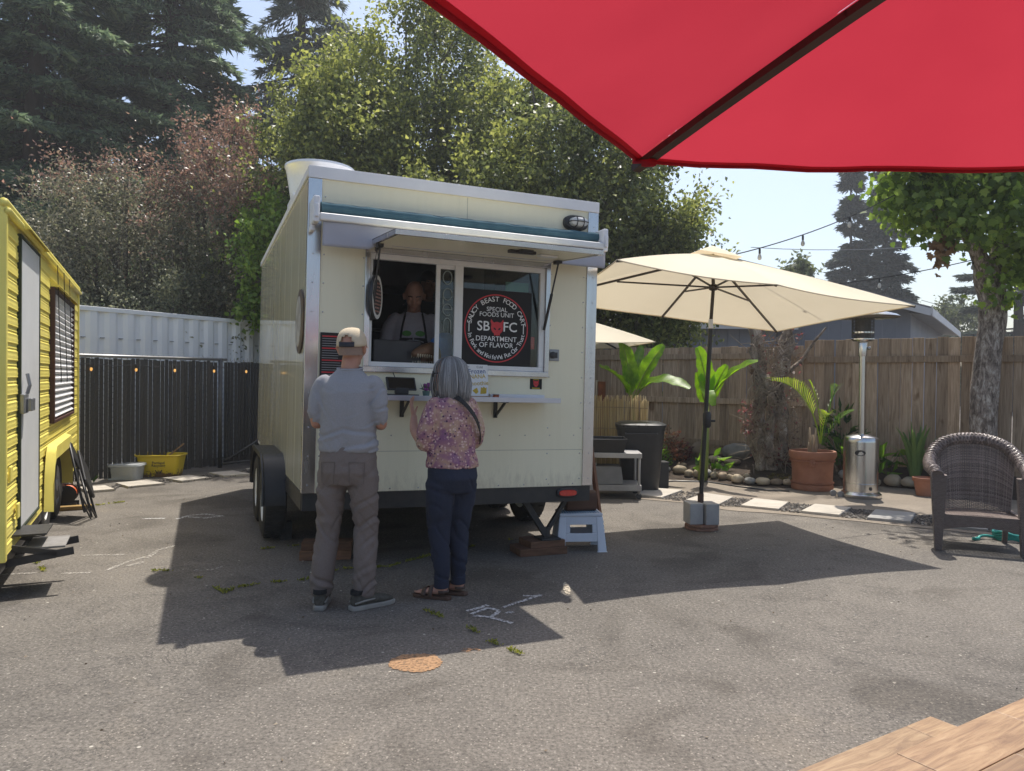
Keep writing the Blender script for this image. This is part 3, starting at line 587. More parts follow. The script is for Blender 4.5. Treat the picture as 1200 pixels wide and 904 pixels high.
# roof exhaust fan
VC = TM.inverted() @ at(375, 200, 7.1); vu, vv = VC.x, VC.y
mb = MB(); T = Matrix.Translation((vu, vv, TH-.01)); mb.box((-.26, -.26, -.0), (.26, .26, .14), T); mb.lathe([(.255, .10), (.262, .16), (.285, .30), (.308, .42), (.318, .43), (.318, .45), (.30, .455), (.29, .44), (.26, .30), (.15, .24), (.001, .23)], 40, T, capb=False, capt=False); mb.build('roof_exhaust_fan', M('spun_aluminium', (.72, .73, .75), (.64, .65, .67), rough=.42, metal=.45, scale=3), TR, smooth='auto')
# trailer stabiliser at the right corner
mb = MB(); a = V((2.0, .12, -.13)); gz = tground(2.0, .1, .115)
mb.bar((1.80, .14, -.12), (2.02, .12, gz+.01), .05, .05); mb.bar((2.20, .14, -.12), (2.0, .12, gz+.05), .035, .035); mb.box((1.93, .04, gz), (2.11, .20, gz+.018)); mb.tube([(2.01, .12, gz), (2.01, .12, gz+.10)], .03, 10); mb.build('stabiliser_jack', BLKM, TR, bevel=.004)
# interior: back counter, shelves, hood, hanging tools
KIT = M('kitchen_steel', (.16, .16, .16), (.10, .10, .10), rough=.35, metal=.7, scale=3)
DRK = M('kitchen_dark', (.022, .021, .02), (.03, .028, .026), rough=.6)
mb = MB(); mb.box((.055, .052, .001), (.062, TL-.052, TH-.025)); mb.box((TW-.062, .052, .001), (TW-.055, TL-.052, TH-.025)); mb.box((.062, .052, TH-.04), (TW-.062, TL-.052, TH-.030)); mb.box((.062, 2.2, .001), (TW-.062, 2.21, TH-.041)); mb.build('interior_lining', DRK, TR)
mb = MB(); mb.box((.2, .056, .86), (2.2, .30, .90)); mb.build('inner_counter', KIT, TR)
mb = MB(); mb.box((.10, 1.72, .80), (2.25, 2.18, .86)); mb.box((.10, 1.95, 1.35), (2.25, 2.18, 1.37)); mb.box((.3, 1.5, 1.75), (1.9, 2.18, 2.1)); mb.build('back_counter', KIT, TR)
# loose things in and around the trailer
def world_thing(name, label, cat, u, v, w, rz=0., group=None):
    r = thing(name, label, cat, group=group); r.matrix_world = TM @ Matrix.Translation((u, v, w)) @ Matrix.Rotation(rz, 4, 'Z'); return r
# card terminal on the shelf
r = world_thing('card_terminal', 'black card terminal with tilted screen on the serving shelf', 'card terminal', .68, -.145, .7125, .1)
mb = MB(); mb.box((-.115, -.06, 0), (.115, .06, .022)); mb.box((-.05, -.01, .022), (.05, .03, .07)); mb.build('base', BLACK, r, bevel=.006)
T = Matrix.Translation((0, .0, .05)) @ Matrix.Rotation(math.radians(-28), 4, 'X'); mb = MB(); mb.box((-.115, -.008, 0), (.115, .008, .11), T); mb.build('screen_housing', BLACK, r, bevel=.008)
mb = MB(); mb.box((-.10, -.0095, .012), (.10, -.0082, .098), T); mb.build('screen', M('dark_screen', (.008, .008, .01), rough=.12, var=0), r)
mb = MB(); mb.box((-.16, -.05, 0), (-.125, .03, .03)); mb.build('card_reader', BLACK, r, bevel=.005)
mb = MB(); mb.tube(catenary((.02, .02, .06), (-.04, .14, .22), .03, 10), .003, 6); mb.build('cable', BLACK, r)
# smoothie sign leaning on the wall
r = world_thing('smoothie_sign', 'white handwritten banana smoothie sign leaning on the serving shelf', 'sign', 1.283, -.085, .7125)
r.matrix_world = r.matrix_world @ Matrix.Rotation(math.radians(-9), 4, 'X')
MB().box((-.103, 0, .012), (.103, .006, .268)).build('card', WHITE, r, bevel=.001)
MB().box((-.112, -.012, 0), (.112, .022, .018)).build('wooden_foot', M('pale_wood', (.42, .25, .11), (.32, .18, .08), rough=.6, scale=10, stretch=(1, 6, 6)), r, bevel=.003)
def sgn(lines, mat, nm):
    m2 = MB()
    for t_, x, z, sz, rot in lines: vs, fs = text_geo(t_, sz, bold=.012*sz); m2.add(vs, fs, Matrix.Translation((x, -.0008, z)) @ FX @ Matrix.Rotation(rot, 4, 'Z'))
    tag(m2.build(nm, mat, r), kind='stuff')
sgn([('Try', -.065, .25, .022, .1), ('Cold', .035, .247, .026, 0)], M('ink_grey', (.2, .2, .22), var=0), 'grey_lettering'); sgn([('Frozen', .012, .213, .052, .05)], M('ink_blue', (.10, .14, .28), var=0), 'blue_lettering'); sgn([('BANANA', -.012, .170, .046, .06), ('Smoothie', .015, .118, .047, .06)], M('ink_yellow', (.62, .42, .03), var=0), 'yellow_lettering')
m2 = MB(); m2.prism([(.035, .035), (.085, .04), (.09, .09), (.078, .083), (.066, .095), (.055, .083), (.042, .09)], .0006, Matrix.Translation((0, -.001, 0)) @ FX); m2.add([(-.03, -.0012, .06), (.0, -.0012, .035), (.02, -.0012, .05), (.01, -.0012, .085), (-.01, -.0012, .075)], [(0, 1, 2, 3, 4)]); m2.build('drawn_banana', M('ink_yellow', (.62, .42, .03), var=0), r)
m2 = MB()
for k in range(4): m2.tube([(-.085, -.001, .10-k*.018), (-.07, -.001, .105-k*.018), (-.055, -.001, .098-k*.018)], .0016, 5)
m2.build('scribble', M('ink_blue', (.10, .14, .28), var=0), r)
# little things on the shelf
r = world_thing('flower_pot', 'small pot of purple flowers on the serving shelf', 'flower pot', .868, -.13, .7125); mb = MB(); mb.lathe([(.022, 0), (.03, .05), (.026, .05)], 16); mb.build('pot', M('teal_glaze', (.12, .2, .17), rough=.3), r, smooth='auto'); mb = MB(); random.seed(5)
for k in range(26): a = random.random()*6.28; q = random.uniform(0, .03); mb.sphere((q*math.cos(a), q*math.sin(a), .06+random.uniform(0, .045)), .011, 6, 4)
mb.build('blossom', M('purple_bloom', (.19, .03, .16), (.3, .06, .26), rough=.7), r, smooth=True); mb = MB()
for k in range(14): a = random.random()*6.28; mb.add([(0, 0, .045), (.03*math.cos(a), .03*math.sin(a), .07), (.055*math.cos(a+.2), .055*math.sin(a+.2), .085+random.uniform(-.03, .03)), (.028*math.cos(a+.4), .028*math.sin(a+.4), .06)], [(0, 1, 2, 3)])
mb.build('leaf', M('pot_leaf', (.12, .16, .10), rough=.6), r)
r = world_thing('spice_tin', 'small orange tin on the shelf beside the handwritten sign', 'tin', 1.425, -.14, .7125); MB().box((-.02, -.02, 0), (.02, .02, .03)).build('tin_body', M('orange_tin', (.42, .09, .02), (.3, .05, .02)), r, bevel=.004); MB().box((-.021, -.021, .0301), (.021, .021, .036)).build('tin_lid', M('brown_lid', (.2, .06, .02)), r, bevel=.002)
r = world_thing('paper_slips', 'pale paper slips lying on the serving shelf', 'paper', 1.53, -.16, .7125, .2)
mb = MB()
for k in range(4): mb.box((-.06+k*.004, -.04, k*.0016), (.06+k*.003, .04, k*.0016+.0012), Matrix.Rotation(k*.06, 4, 'Z'))
mb.build('slip', M('paper_buff', (.62, .53, .33), (.55, .47, .3), rough=.8), r)
# oval lit-type sign hung by the opening
r = world_thing('hanging_oval_sign', 'oval white sign hanging on wires at the left of the serving window', 'sign', .490, -.035, 1.26)
RTs = Matrix.Rotation(math.radians(55), 4, 'Z'); mb = MB(); mb.loft([((0, -.012, .19), .105, .165, (1, 0, 0), (0, 0, 1)), ((0, .012, .19), .105, .165, (1, 0, 0), (0, 0, 1))], 36); o = mb.build('panel', BLACK, r, smooth='auto', rot=(0, 0, math.radians(57)))
mb = MB()
for k in range(36):
    a, b = 2*PI*k/36, 2*PI*(k+1)/36; mb.add([(x*math.cos(q), -.0135, .19+z*math.sin(q)) for x, z, q in ((.103, .163, a), (.103, .163, b), (.080, .132, b), (.080, .132, a))], [(0, 1, 2, 3)])
mb.build('white_rim', PRW, o)
m2 = MB()
for t_, z, sz in (('OPEN', .215, .07), ('LATE', .15, .05)):
    vs, fs = text_geo(t_, sz, bold=.0015)
mb = MB()
for i in range(5):
    for j in range(9):
        x = -.06+.03*i; z = .085+.026*j
        if (x/.075)**2+((z-.19)/.125)**2 < 1: mb.box((x-.009, -.0145, z-.006), (x+.009, -.0135, z+.006))
mb.build('dot_rows', M('pale_red_dots', (.5, .22, .17), (.6, .45, .4), scale=30), o)
mb = MB(); mb.tube([(-.03, 0, .355), (.0, -.01, .55)], .0022, 5); mb.tube([(.03, 0, .355), (.0, -.01, .55)], .0022, 5); mb.tube([(0, -.012, .54), (.0, -.02, .57)], .010, 8); mb.build('wire', BLACK, r)
# till screen, dinosaur head and stock inside
r = world_thing('till_monitor', 'black till monitor on the counter inside the trailer', 'monitor', .70, .13, .90)
MB().box((-.19, -.012, .045), (.19, .012, .25)).build('screen_housing', BLACK, r, bevel=.01); mb = MB(); mb.box((-.03, .0, .0), (.03, .03, .06)); mb.box((-.09, -.05, 0), (.09, .07, .012)); mb.build('stand', BLACK, r, bevel=.003)
r = world_thing('dinosaur_head', 'brown toothy dinosaur head model on the inside counter', 'model', .925, .10, .90, .5)
mb = MB(); ax, ay = (0, 1, 0), (0, 0, 1)
mb.loft([((.11, 0, .165), .05, .055, ax, ay), ((.05, 0, .185), .062, .062, ax, ay), ((-.02, 0, .18), .055, .05, ax, ay), ((-.09, 0, .16), .045, .036, ax, ay), ((-.135, 0, .145), .028, .024, ax, ay)], 16); mb.build('upper_jaw', M('dino_brown', (.20, .10, .045), (.10, .05, .025), rough=.6, scale=20, bump=.4, bscale=60), r, smooth=True)
mb = MB(); mb.loft([((.10, 0, .06), .05, .055, ax, ay), ((.0, 0, .045), .048, .03, ax, ay), ((-.11, 0, .06), .03, .018, ax, ay)], 14); mb.loft([((.10, 0, .0), .055, .055, ax, ay), ((.10, 0, .17), .05, .05, ax, ay)], 14) if 0 else None; mb.box((.06, -.035, 0), (.135, .035, .16)); mb.build('lower_jaw', M('dino_brown', (.20, .10, .045)), r, smooth='auto')
mb = MB()
for k in range(8):
    for sg in (-1, 1): x = -.12+k*.024; mb.lathe([(.007, 0), (.0005, -.032)], 6, Matrix.Translation((x, sg*.035, .145)), capt=False); mb.lathe([(.006, 0), (.0005, .028)], 6, Matrix.Translation((x+.01, sg*.03, .065)), capt=False)
tag(mb.build('teeth', M('ivory', (.62, .55, .40), rough=.4), r), kind='stuff')
r = world_thing('blue_bag', 'blue bag standing inside behind the narrow window pane', 'bag', 1.09, .20, .90); mb = MB(); mb.loft([((0, 0, 0), .10, .06, (1, 0, 0), (0, 1, 0)), ((0, 0, .16), .12, .07, (1, 0, 0), (0, 1, 0)), ((0, 0, .27), .10, .05, (1, 0, 0), (0, 1, 0)), ((.02, 0, .33), .04, .02, (1, 0, 0), (0, 1, 0))], 18, 2.6); mb.build('bag_body', M('blue_plastic', (.05, .16, .42), (.03, .11, .33), rough=.4, bump=.5, bscale=25, bdist=.01), r, smooth=True)
mb = MB(); mb.loft([((0, -.01, .0), .102, .064, (1, 0, 0), (0, 1, 0)), ((0, -.01, .09), .112, .070, (1, 0, 0), (0, 1, 0))], 18, 2.6); mb.build('bag_label', M('bag_label', (.5, .52, .5), (.2, .25, .25), scale=30), r, smooth='auto')
random.seed(11)
for i, (u, v, w, h, c, lab) in enumerate([(.62, 1.80, 1.22, .34, (.32, .27, .06), 'tall yellow cleaning roll on the counter deep inside the trailer'), (.80, 1.84, 1.20, .28, (.36, .33, .12), 'short yellow roll on the counter deep inside the trailer'), (.97, 1.75, 1.30, .30, (.22, .30, .07), 'green bottle on the counter deep inside the trailer')]):
    r = world_thing('supply_bottle', lab, 'bottle', u, v, .86, 0, None); mb = MB(); mb.lathe([(.045, 0), (.045, h*.7), (.03, h*.85), (.02, h*.9), (.02, h)], 14); mb.build('bottle_body', M('supply_%d' % i, c, rough=.4), r, smooth='auto'); mb = MB(); mb.lathe([(.023, h), (.023, h+.03)], 12); mb.build('cap', PRW, r)
# blocks and wedges on the ground by the trailer
WBR = M('weathered_block', (.20, .10, .055), (.11, .055, .03), rough=.85, scale=7, stretch=(1, 5, 5), bump=.5, bscale=40, var=.2)
def block(name, label, cat, c, size, rz, group=None, mat=WBR, bv=.006):
    mb = MB(); x, y, z = size; mb.box((-x/2, -y/2, 0), (x/2, y/2, z)); o = mb.build(name, mat, None, bevel=bv, loc=c, rot=(0, 0, rz)); return tag(o, label, cat, group)
p = gp(379, 657); block('timber_block', 'lower of two reddish timber blocks stacked under the trailer by the man', 'timber block', (p.x, p.y+.08, 0), (.40, .16, .075), .18); block('timber_block', 'upper of two reddish timber blocks stacked under the trailer by the man', 'timber block', (p.x+.01, p.y+.085, .075), (.39, .15, .07), .14)
p = tl(1.98, .16, 0); block('timber_block', 'lower worn timber pad under the trailer stabiliser jack', 'timber block', (p.x-.03, p.y-.02, 0), (.42, .26, .06), .35); block('timber_block', 'upper worn timber pad directly under the trailer stabiliser jack', 'timber block', (p.x+.0, p.y, .06), (.32, .24, .055), .42)
p = gp(332, 628); r = thing('wheel_chock', 'black rubber chock in front of the food trailer wheel', 'wheel chock', (p.x+.03, p.y-.06, 0), math.radians(112)); mb = MB(); mb.prism([(-.10, 0), (.10, 0), (.09, .03), (.02, .13), (-.03, .155), (-.10, .155)], .11, Matrix(((1, 0, 0, 0), (0, 0, -1, .055), (0, 1, 0, 0), (0, 0, 0, 1)))); mb.build('chock_body', RUBBER, r, bevel=.006); mb = MB(); mb.tube([(-.09, 0, .155), (-.09, 0, .20), (-.05, 0, .20), (-.05, 0, .155)], .006, 6); mb.build('handle', BLACK, r)
# folding step stool
s0 = gp(653, 648); s1 = gp(707, 646); ang = math.atan2(s1.y-s0.y, s1.x-s0.x)
r = thing('step_stool', 'pale blue plastic folding step stool beside the trailer corner', 'step stool', (.585, 6.52, 0), .10)
STB = M('stool_blue', (.58, .62, .68), (.52, .56, .62), rough=.5, scale=6); STD = M('stool_teal', (.05, .20, .32), rough=.5)
tw, td, bw, bd, hh = .185, .125, .215, .165, .32
mb = MB(); mb.box((-tw, -td, hh-.03), (tw, td, hh)); mb.build('top', STB, r, bevel=.008)
mb = MB()
for i in range(-7, 8):
    for j in range(-4, 5): mb.lathe([(.006, hh), (.004, hh+.003)], 6, Matrix.Translation((i*.022, j*.024, 0)))
mb.build('grip_dots', STD, r)
for sx in (-1, 1):
    for sy in (-1, 1):
        mb = MB(); L_ = .028
        mb.add([(sx*bw, sy*bd, 0), (sx*(bw-.075), sy*bd, 0), (sx*(bw-.075), sy*(bd-L_), 0), (sx*bw, sy*(bd-.05), 0), (sx*tw, sy*td, hh-.03), (sx*(tw-.055), sy*td, hh-.03), (sx*(tw-.055), sy*(td-L_), hh-.03), (sx*tw, sy*(td-.04), hh-.03)], [(0, 1, 2, 3), (4, 5, 6, 7), (0, 1, 5, 4), (1, 2, 6, 5), (2, 3, 7, 6), (3, 0, 4, 7)]); lg = mb.build('leg', STB, r, bevel=.006)
        mb = MB()
        for k in range(7): t = .1+k*.12; mb.box((sx*(bw+(tw-bw)*t)-.004*sx-.003, sy*(bd+(td-bd)*t)-.012*sy-.003, t*(hh-.03)), (sx*(bw+(tw-bw)*t)-.004*sx+.006, sy*(bd+(td-bd)*t)-.012*sy+.003, t*(hh-.03)+.018))
        mb.build('hinge_pins', STD, lg)
def spanel(sy):
    mb = MB(); 
    def q(x0, x1, z0, z1):
        y = lambda z: sy*(bd+(td-bd)*z/(hh-.03)-.006); mb.add([(x0, y(z0), z0), (x1, y(z0), z0), (x1, y(z1), z1), (x0, y(z1), z1), (x0, y(z0)-sy*.012, z0), (x1, y(z0)-sy*.012, z0), (x1, y(z1)-sy*.012, z1), (x0, y(z1)-sy*.012, z1)], [(0, 1, 2, 3), (4, 7, 6, 5), (0, 4, 5, 1), (2, 6, 7, 3), (0, 3, 7, 4), (1, 5, 6, 2)])
    q(-.15, .15, .225, hh-.03); q(-.155, .155, .085, .155); q(-.155, -.095, .155, .225); q(.095, .155, .155, .225); mb.build('front_panel', STB, r, bevel=.003)
spanel(-1); spanel(1)
for sx in (-1, 1): mb = MB(); mb.add([(sx*(bw-.012), -bd+.05, .09), (sx*(bw-.012), bd-.05, .09), (sx*(tw-.006), td-.04, hh-.03), (sx*(tw-.006), -td+.04, hh-.03)], [(0, 1, 2, 3)]); mb.build('side_panel', STB, r, solid=.01)
WB2 = M('wood_brown', (.13, .062, .035), (.075, .036, .022), rough=.7, scale=5, stretch=(1, 6, 6), bump=.4, bscale=40)
mb = MB(); mb.loft([((x, 0, .085), .075, .085, (0, 1, 0), (0, 0, 1)) for x in (-.13, -.12, .12, .13)], 20, 4.5); o = mb.build('wood_block', WB2, None, smooth='auto', loc=(.60, 6.555, hh+.002), rot=(0, 0, .15), bevel=.004); tag(o, 'dark brown rounded wood block on the blue step stool', 'wood block')
# leaning board
b0 = V((.86, 7.12, 0)); b1 = tl(TW+.022, .16, .62); d = b1-b0; mb = MB(); mb.bar(b0+V((0, 0, .008)), b1, .03, .13, up=(.2, .9, .35)); tag(mb.build('leaning_board', M('reddish_board', (.20, .075, .035), (.12, .045, .022), rough=.7, scale=4, stretch=(8, 8, .6), bump=.3), None, bevel=.004), 'reddish brown board leaning on the right corner of the food trailer', 'board')
# ------------------------------------------------------------------ yellow caravan on the left
YX, YY = V((-.431, .902, 0)), V((-.902, -.431, 0)); YO = V((-4.25, 7.0, 0))-YX*2.62
YM = Matrix(((YX.x, YY.x, 0, YO.x), (YX.y, YY.y, 0, YO.y), (0, 0, 1, 0), (0, 0, 0, 1)))
def ys(px, py, off=0.):               # photograph direction onto the caravan's side (off: metres proud of it) -> (x along, z)
    d = ray(px, py); c = V((0, 0, CAM_H)); t = (YO-YY*off-c).dot(YY)/d.dot(YY); q = YM.inverted() @ (c+d*t); return q.x, q.z
YT = thing('yellow_caravan', 'old yellow caravan with ribbed siding, white door and shuttered window', 'caravan'); YT.matrix_world = YM
YEL = M('yellow_enamel', (.88, .76, .18), (.77, .65, .14), rough=.38, scale=3.5, var=0, bump=.15, bscale=3.0, bdist=.02, rvar=.1)
YL, YZ0, YZ1 = 5.27, .30, 2.545
dx0, _ = ys(20, 400); dx1, _ = ys(43, 400); dz1 = ys(30, 284)[1]; dz0 = ys(30, 611)[1]
wx0, _ = ys(58, 400); wx1, _ = ys(82, 400); wz1 = ys(70, 350)[1]; wz0 = ys(70, 487)[1]
wh = [ys(56, 620, -.1)[0], ys(41, 640, -.1)[0]]
def rib(z):   # lapped siding: a broad flat board and two small beads in every course
    k = ((z-YZ0)/.112) % 1
    return -.0065*(1 if .10 < k < .62 else (math.sin(k/.10*PI/2) if k <= .10 else max(0, math.cos((k-.62)/.08*PI/2)) if k < .70 else 0))-.004*max(0, math.sin((k-.74)/.24*PI*2)) if k < .98 else 0
zs = []; z = YZ0
while z < YZ1-.10: zs.append(z); z += .0112
zs.append(YZ1-.10)
def in_arch(x, z):
    a, b = min(wh), max(wh); return (a-.42 < x < b+.42) and z < .74
mb = MB(); xs = sorted(set([0, dx0, dx1, wx0, wx1, min(wh)-.42, max(wh)+.42, YL]))
for a, b in zip(xs, xs[1:]):
    m_ = (a+b)/2
    for z0, z1 in zip(zs, zs[1:]):
        zm = (z0+z1)/2
        if dx0 < m_ < dx1 and dz0 < zm < dz1: continue
        if wx0 < m_ < wx1 and wz0 < zm < wz1: continue
        if in_arch(m_, zm): continue
        mb.add([(a, rib(z0), z0), (b, rib(z0), z0), (b, rib(z1), z1), (a, rib(z1), z1)], [(0, 1, 2, 3)])
mb.build('side_siding', YEL, YT, smooth='auto', weld=True)
mb = MB(); prof = [(.03, YZ0), (.03, YZ1-.10), (.06, YZ1-.035), (.14, YZ1), (1.05, YZ1+.05), (2.0, YZ1), (2.12, YZ1-.1), (2.12, YZ0)]; n = len(prof)
mb.add([(0.006, y, z) for y, z in prof]+[(YL-.006, y, z) for y, z in prof], [(i, i+1, n+i+1, n+i) for i in range(1, n-1)]+[tuple(range(n)), tuple(range(2*n-1, n-1, -1))]); mb.build('body_shell', YEL, YT, smooth='auto')
for x_ in (-.01, YL-.035): MB().box((x_, -.025, YZ0-.01), (x_+.045, .03, YZ1-.06)).build('corner_trim', YEL, YT, bevel=.01)
mb = MB(); mb.tube([(-.01, -.028, YZ1-.095), (YL+.01, -.028, YZ1-.095)], .022, 8); mb.tube([(-.01, -.005, YZ1-.045), (YL+.01, -.005, YZ1-.045)], .03, 8); mb.build('drip_rail', YEL, YT, smooth=True)
mb = MB(); mb.box((0.01, .02, .20), (YL-.01, .10, YZ0)); mb.box((.0, 1.9, .20), (YL, 2.0, YZ0)); mb.build('chassis', BLKM, YT)
dr = MB().box((dx0+.03, -.018, dz0+.02), (dx1-.012, .02, dz1-.02)).build('door', M('white_door', (.74, .75, .76), (.66, .67, .68), rough=.4, scale=2.5), YT, bevel=.004)
mb = MB(); g = M('green_black_seal', (.015, .03, .012), rough=.6); mb.box((dx0-.012, -.024, dz0), (dx0+.026, .025, dz1)); mb.box((dx1-.010, -.024, dz0), (dx1+.006, .025, dz1)); mb.box((dx0+.026, -.024, dz1-.018), (dx1-.010, .025, dz1)); mb.box((dx0+.026, -.024, dz0), (dx1-.010, .025, dz0+.018)); mb.build('door_frame', g, YT)
lz = ys(26, 471)[1]; mb = MB(); mb.box((dx0-.02, -.05, lz-.075), (dx0+.16, -.0185, lz+.06)); mb.box((dx0+.05, -.085, lz-.06), (dx0+.20, -.05, lz+.03)); mb.build('door_lock', M('grey_lock', (.30, .31, .33), (.2, .2, .21), rough=.35, metal=.6), dr, bevel=.008)
mb = MB(); mb.tube([(dx0+.12, -.045, lz+.06), (dx0+.12, -.06, lz+.12), (dx0+.12, -.045, lz+.20)], .012, 8); mb.build('handle', M('grey_lock', (.3, .3, .3)), dr)
# louvred shutter over the window, each slat its own piece
mb = MB(); mb.box((wx0-.04, -.045, wz0-.03), (wx0+.02, .02, wz1+.03)); mb.box((wx1-.02, -.045, wz0-.03), (wx1+.02, .02, wz1+.03)); mb.box((wx0+.02, -.045, wz1), (wx1-.02, .02, wz1+.03)); mb.box((wx0+.02, -.045, wz0-.03), (wx1-.02, .02, wz0)); wn_ = mb.build('window_frame', M('brown_frame', (.075, .022, .014), (.05, .016, .01), rough=.5), YT, bevel=.004)
MB().box((wx0+.02, .005, wz0), (wx1-.02, .012, wz1)).build('window_back', BLACK, wn_)
ns = 20; sz = (wz1-wz0)/ns; sm = MB(); sm.add([(wx0+.02, -.006, 0), (wx1-.02, -.006, 0), (wx1-.02, -.040, sz*.45), (wx0+.02, -.040, sz*.45), (wx1-.02, -.010, sz*1.0), (wx0+.02, -.010, sz*1.0)], [(0, 1, 2, 3), (3, 2, 4, 5)]); SLAT = M('aluminium_slat', (.74, .74, .75), (.66, .66, .67), rough=.45, metal=.0, var=.06)
for k in range(ns):
    if k == 0: o0 = sm.build('slat', SLAT, wn_, loc=(0, 0, wz0)); continue
    link_mesh(o0.data, 'slat', wn_, loc=(0, 0, wz0+k*sz))
for a, b, zt in ((dx0, dx1, dz1), (wx0, wx1, wz1)):
    mb = MB(); z = zt+.03
    mb.add([(a-.03, -.005, z+.075), (b+.03, -.005, z+.075), (b+.04, -.085, z+.0), (a-.04, -.085, z+.0), (a-.03, -.0, z-.005), (b+.03, -.0, z-.005)], [(0, 1, 2, 3), (0, 3, 4), (1, 5, 2)]); mb.build('rain_hood', YEL, YT, solid=.006)
# wheel-arch flare and wheels
a, b = min(wh)-.42, max(wh)+.42; mb = MB(); arch = [(a-.10, YZ0), (a-.06, .60), (a+.04, .78), (a+.16, .84), (b-.16, .84), (b-.04, .78), (b+.06, .60), (b+.10, YZ0)]; inn = [(a, YZ0), (a+.02, .52), (a+.10, .66), (a+.2, .71), (b-.2, .71), (b-.10, .66), (b-.02, .52), (b, YZ0)]
n = len(arch); mb.add([(x, -.022, z) for x, z in arch]+[(x, -.085, z-.02) for x, z in [(x*.9+(a+b)/2*.1, z) for x, z in arch]]+[(x, -.085, z) for x, z in inn]+[(x, .05, z) for x, z in inn], [f for i in range(n-1) for f in ((i, i+1, n+i+1, n+i), (n+i, n+i+1, 2*n+i+1, 2*n+i), (2*n+i, 2*n+i+1, 3*n+i+1, 3*n+i))]); mb.build('wheel_arch', YEL, YT, smooth='auto')
MB().box((a, .04, .28), (b, .75, .80)).build('wheel_well', BLACK, YT) if 0 else None
mb = MB(); mb.add([(a, .04, .8), (b, .04, .8), (b, .5, .8), (a, .5, .8), (a, .5, .25), (b, .5, .25), (a, .04, .25), (b, .04, .25)], [(0, 1, 2, 3), (3, 2, 5, 4), (0, 3, 4, 6), (1, 7, 5, 2)]); mb.build('wheel_well', BLACK, YT)
for x in wh:
    e = wheel(YT, x, .10, .335, -1, .333, .19, M('white_wheel', (.62, .62, .60), (.45, .43, .4), rough=.5, scale=6)); e.rotation_euler = (PI/2, 0, 0)
# fold-out step
sx = .36; mb = MB(); mb.box((sx-.02, -.31, .292), (sx+.34, -.08, .306)); st_ = mb.build('entry_step', M('step_grey', (.24, .23, .22), (.16, .15, .14), rough=.7, bump=.5, bscale=120), YT, bevel=.004)
mb = MB()
for x in (sx-.03, sx+.36): mb.bar((x, .05, .21), (x, -.36, .27), .02, .05); mb.bar((x, .03, .32), (x, -.26, .26), .02, .04)
mb.build('step_bracket', BLKM, st_)
mb = MB(); mb.box((sx+.0, -.20, .38), (sx+.36, .0, .392)); mb.build('step_tread', BLKM, st_)
# clips and cords
mb = MB()
for px in (60, 68, 75):
    x, z = ys(px, 330); zt = YZ1-.10; zb = ys(px, 440)[1]; mb.tube(catenary((x, -.05, zt), (x+.25, -.06, zb), .05, 8), .004, 5); mb.tube([(x+.25, -.06, zb), (x+.27, -.06, zb-.06), (x+.23, -.06, zb-.07), (x+.25, -.06, zb)], .003, 5)
mb.build('cord', BLACK, YT)
for px, py in ((5, 557), (14, 600)):
    x, z = ys(px, py); mb = MB(); mb.box((x, -.035, z-.05), (x+.09, -.02, z+.05)); mb.build('hatch_catch', YEL, YT, bevel=.006)
# folded chair against the caravan
f0 = V((-4.15, 7.46, 0)); f1 = YM @ V((3.75, -.035, .90)); wd = YX; d = (f1-f0); L = d.length; d.normalize(); nrm = wd.cross(d).normalized(); w2 = d.cross(nrm).normalized()
FCm = Matrix(((w2.x, d.x, nrm.x, f0.x), (w2.y, d.y, nrm.y, f0.y), (w2.z, d.z, nrm.z, 0), (0, 0, 0, 1)))
r = thing('folded_chair', 'black folding chair folded flat and leaning on the yellow caravan', 'folding chair'); r.matrix_world = FCm
mb = MB(); mb.tube([(-.20, .0, .0), (-.20, .78, .0), (-.17, .86, 0), (-.1, .90, 0), (.1, .90, 0), (.17, .86, 0), (.20, .78, 0), (.20, 0, 0)], .012, 8); mb.build('back_frame', BLACK, r, smooth=True)
mb = MB(); mb.tube([(-.18, .04, .045), (-.18, .50, .03), (.18, .50, .03), (.18, .04, .045)], .011, 8); mb.tube([(-.18, .12, .043), (.18, .12, .043)], .009, 8); mb.build('rear_legs', BLACK, r, smooth=True)
mb = MB(); mb.box((-.185, .36, .045), (.185, .74, .075)); mb.build('seat', BLACK, r, bevel=.012)
mb = MB(); mb.box((-.17, .66, -.012), (.17, .88, .012)); mb.build('backrest', BLACK, r, bevel=.01)
for z in (.10, .2): mb = MB(); mb.tube([(-.2, z, 0), (.2, z, 0)], .008, 8); mb.build('stretcher', BLACK, r)
# oddments under the caravan
p = gp(84, 598); q = p+V((-.20, .16, 0))
r = thing('cable_reel', 'orange extension cable wound on a black reel beside the caravan wheel', 'cable reel', (q.x+.06, q.y, .0), .4); mb = MB(); T = Matrix.Rotation(PI/2, 4, 'X'); mb.lathe([(.10, -.09), (.10, -.08), (.04, -.08), (.04, .08), (.10, .08), (.10, .09)], 20, Matrix.Translation((0, 0, .15)) @ T); mb.build('spool', BLACK, r, smooth='auto'); mb = MB()
for k in range(9): mb.tube([(.075*math.cos(2*PI*i/18), -.068+k*.017, .15+.075*math.sin(2*PI*i/18)) for i in range(18)], .011, 6, closed=True)
mb.build('cable', M('orange_cable', (.62, .12, .03), (.5, .09, .02), rough=.5), r, smooth=True); mb = MB(); mb.box((-.10, -.11, 0), (.10, -.095, .06)); mb.box((-.10, .095, 0), (.10, .11, .06)); mb.build('stand', BLACK, r)
r = thing('battery_box', 'black battery box on the ground behind the caravan wheel', 'battery box', (q.x-.30, q.y+.05, 0), .35); MB().box((-.15, -.1, 0), (.15, .1, .19)).build('box_body', BLACK, r, bevel=.015); MB().box((-.155, -.105, .1905), (.155, .105, .23)).build('lid', BLACK, r, bevel=.01)
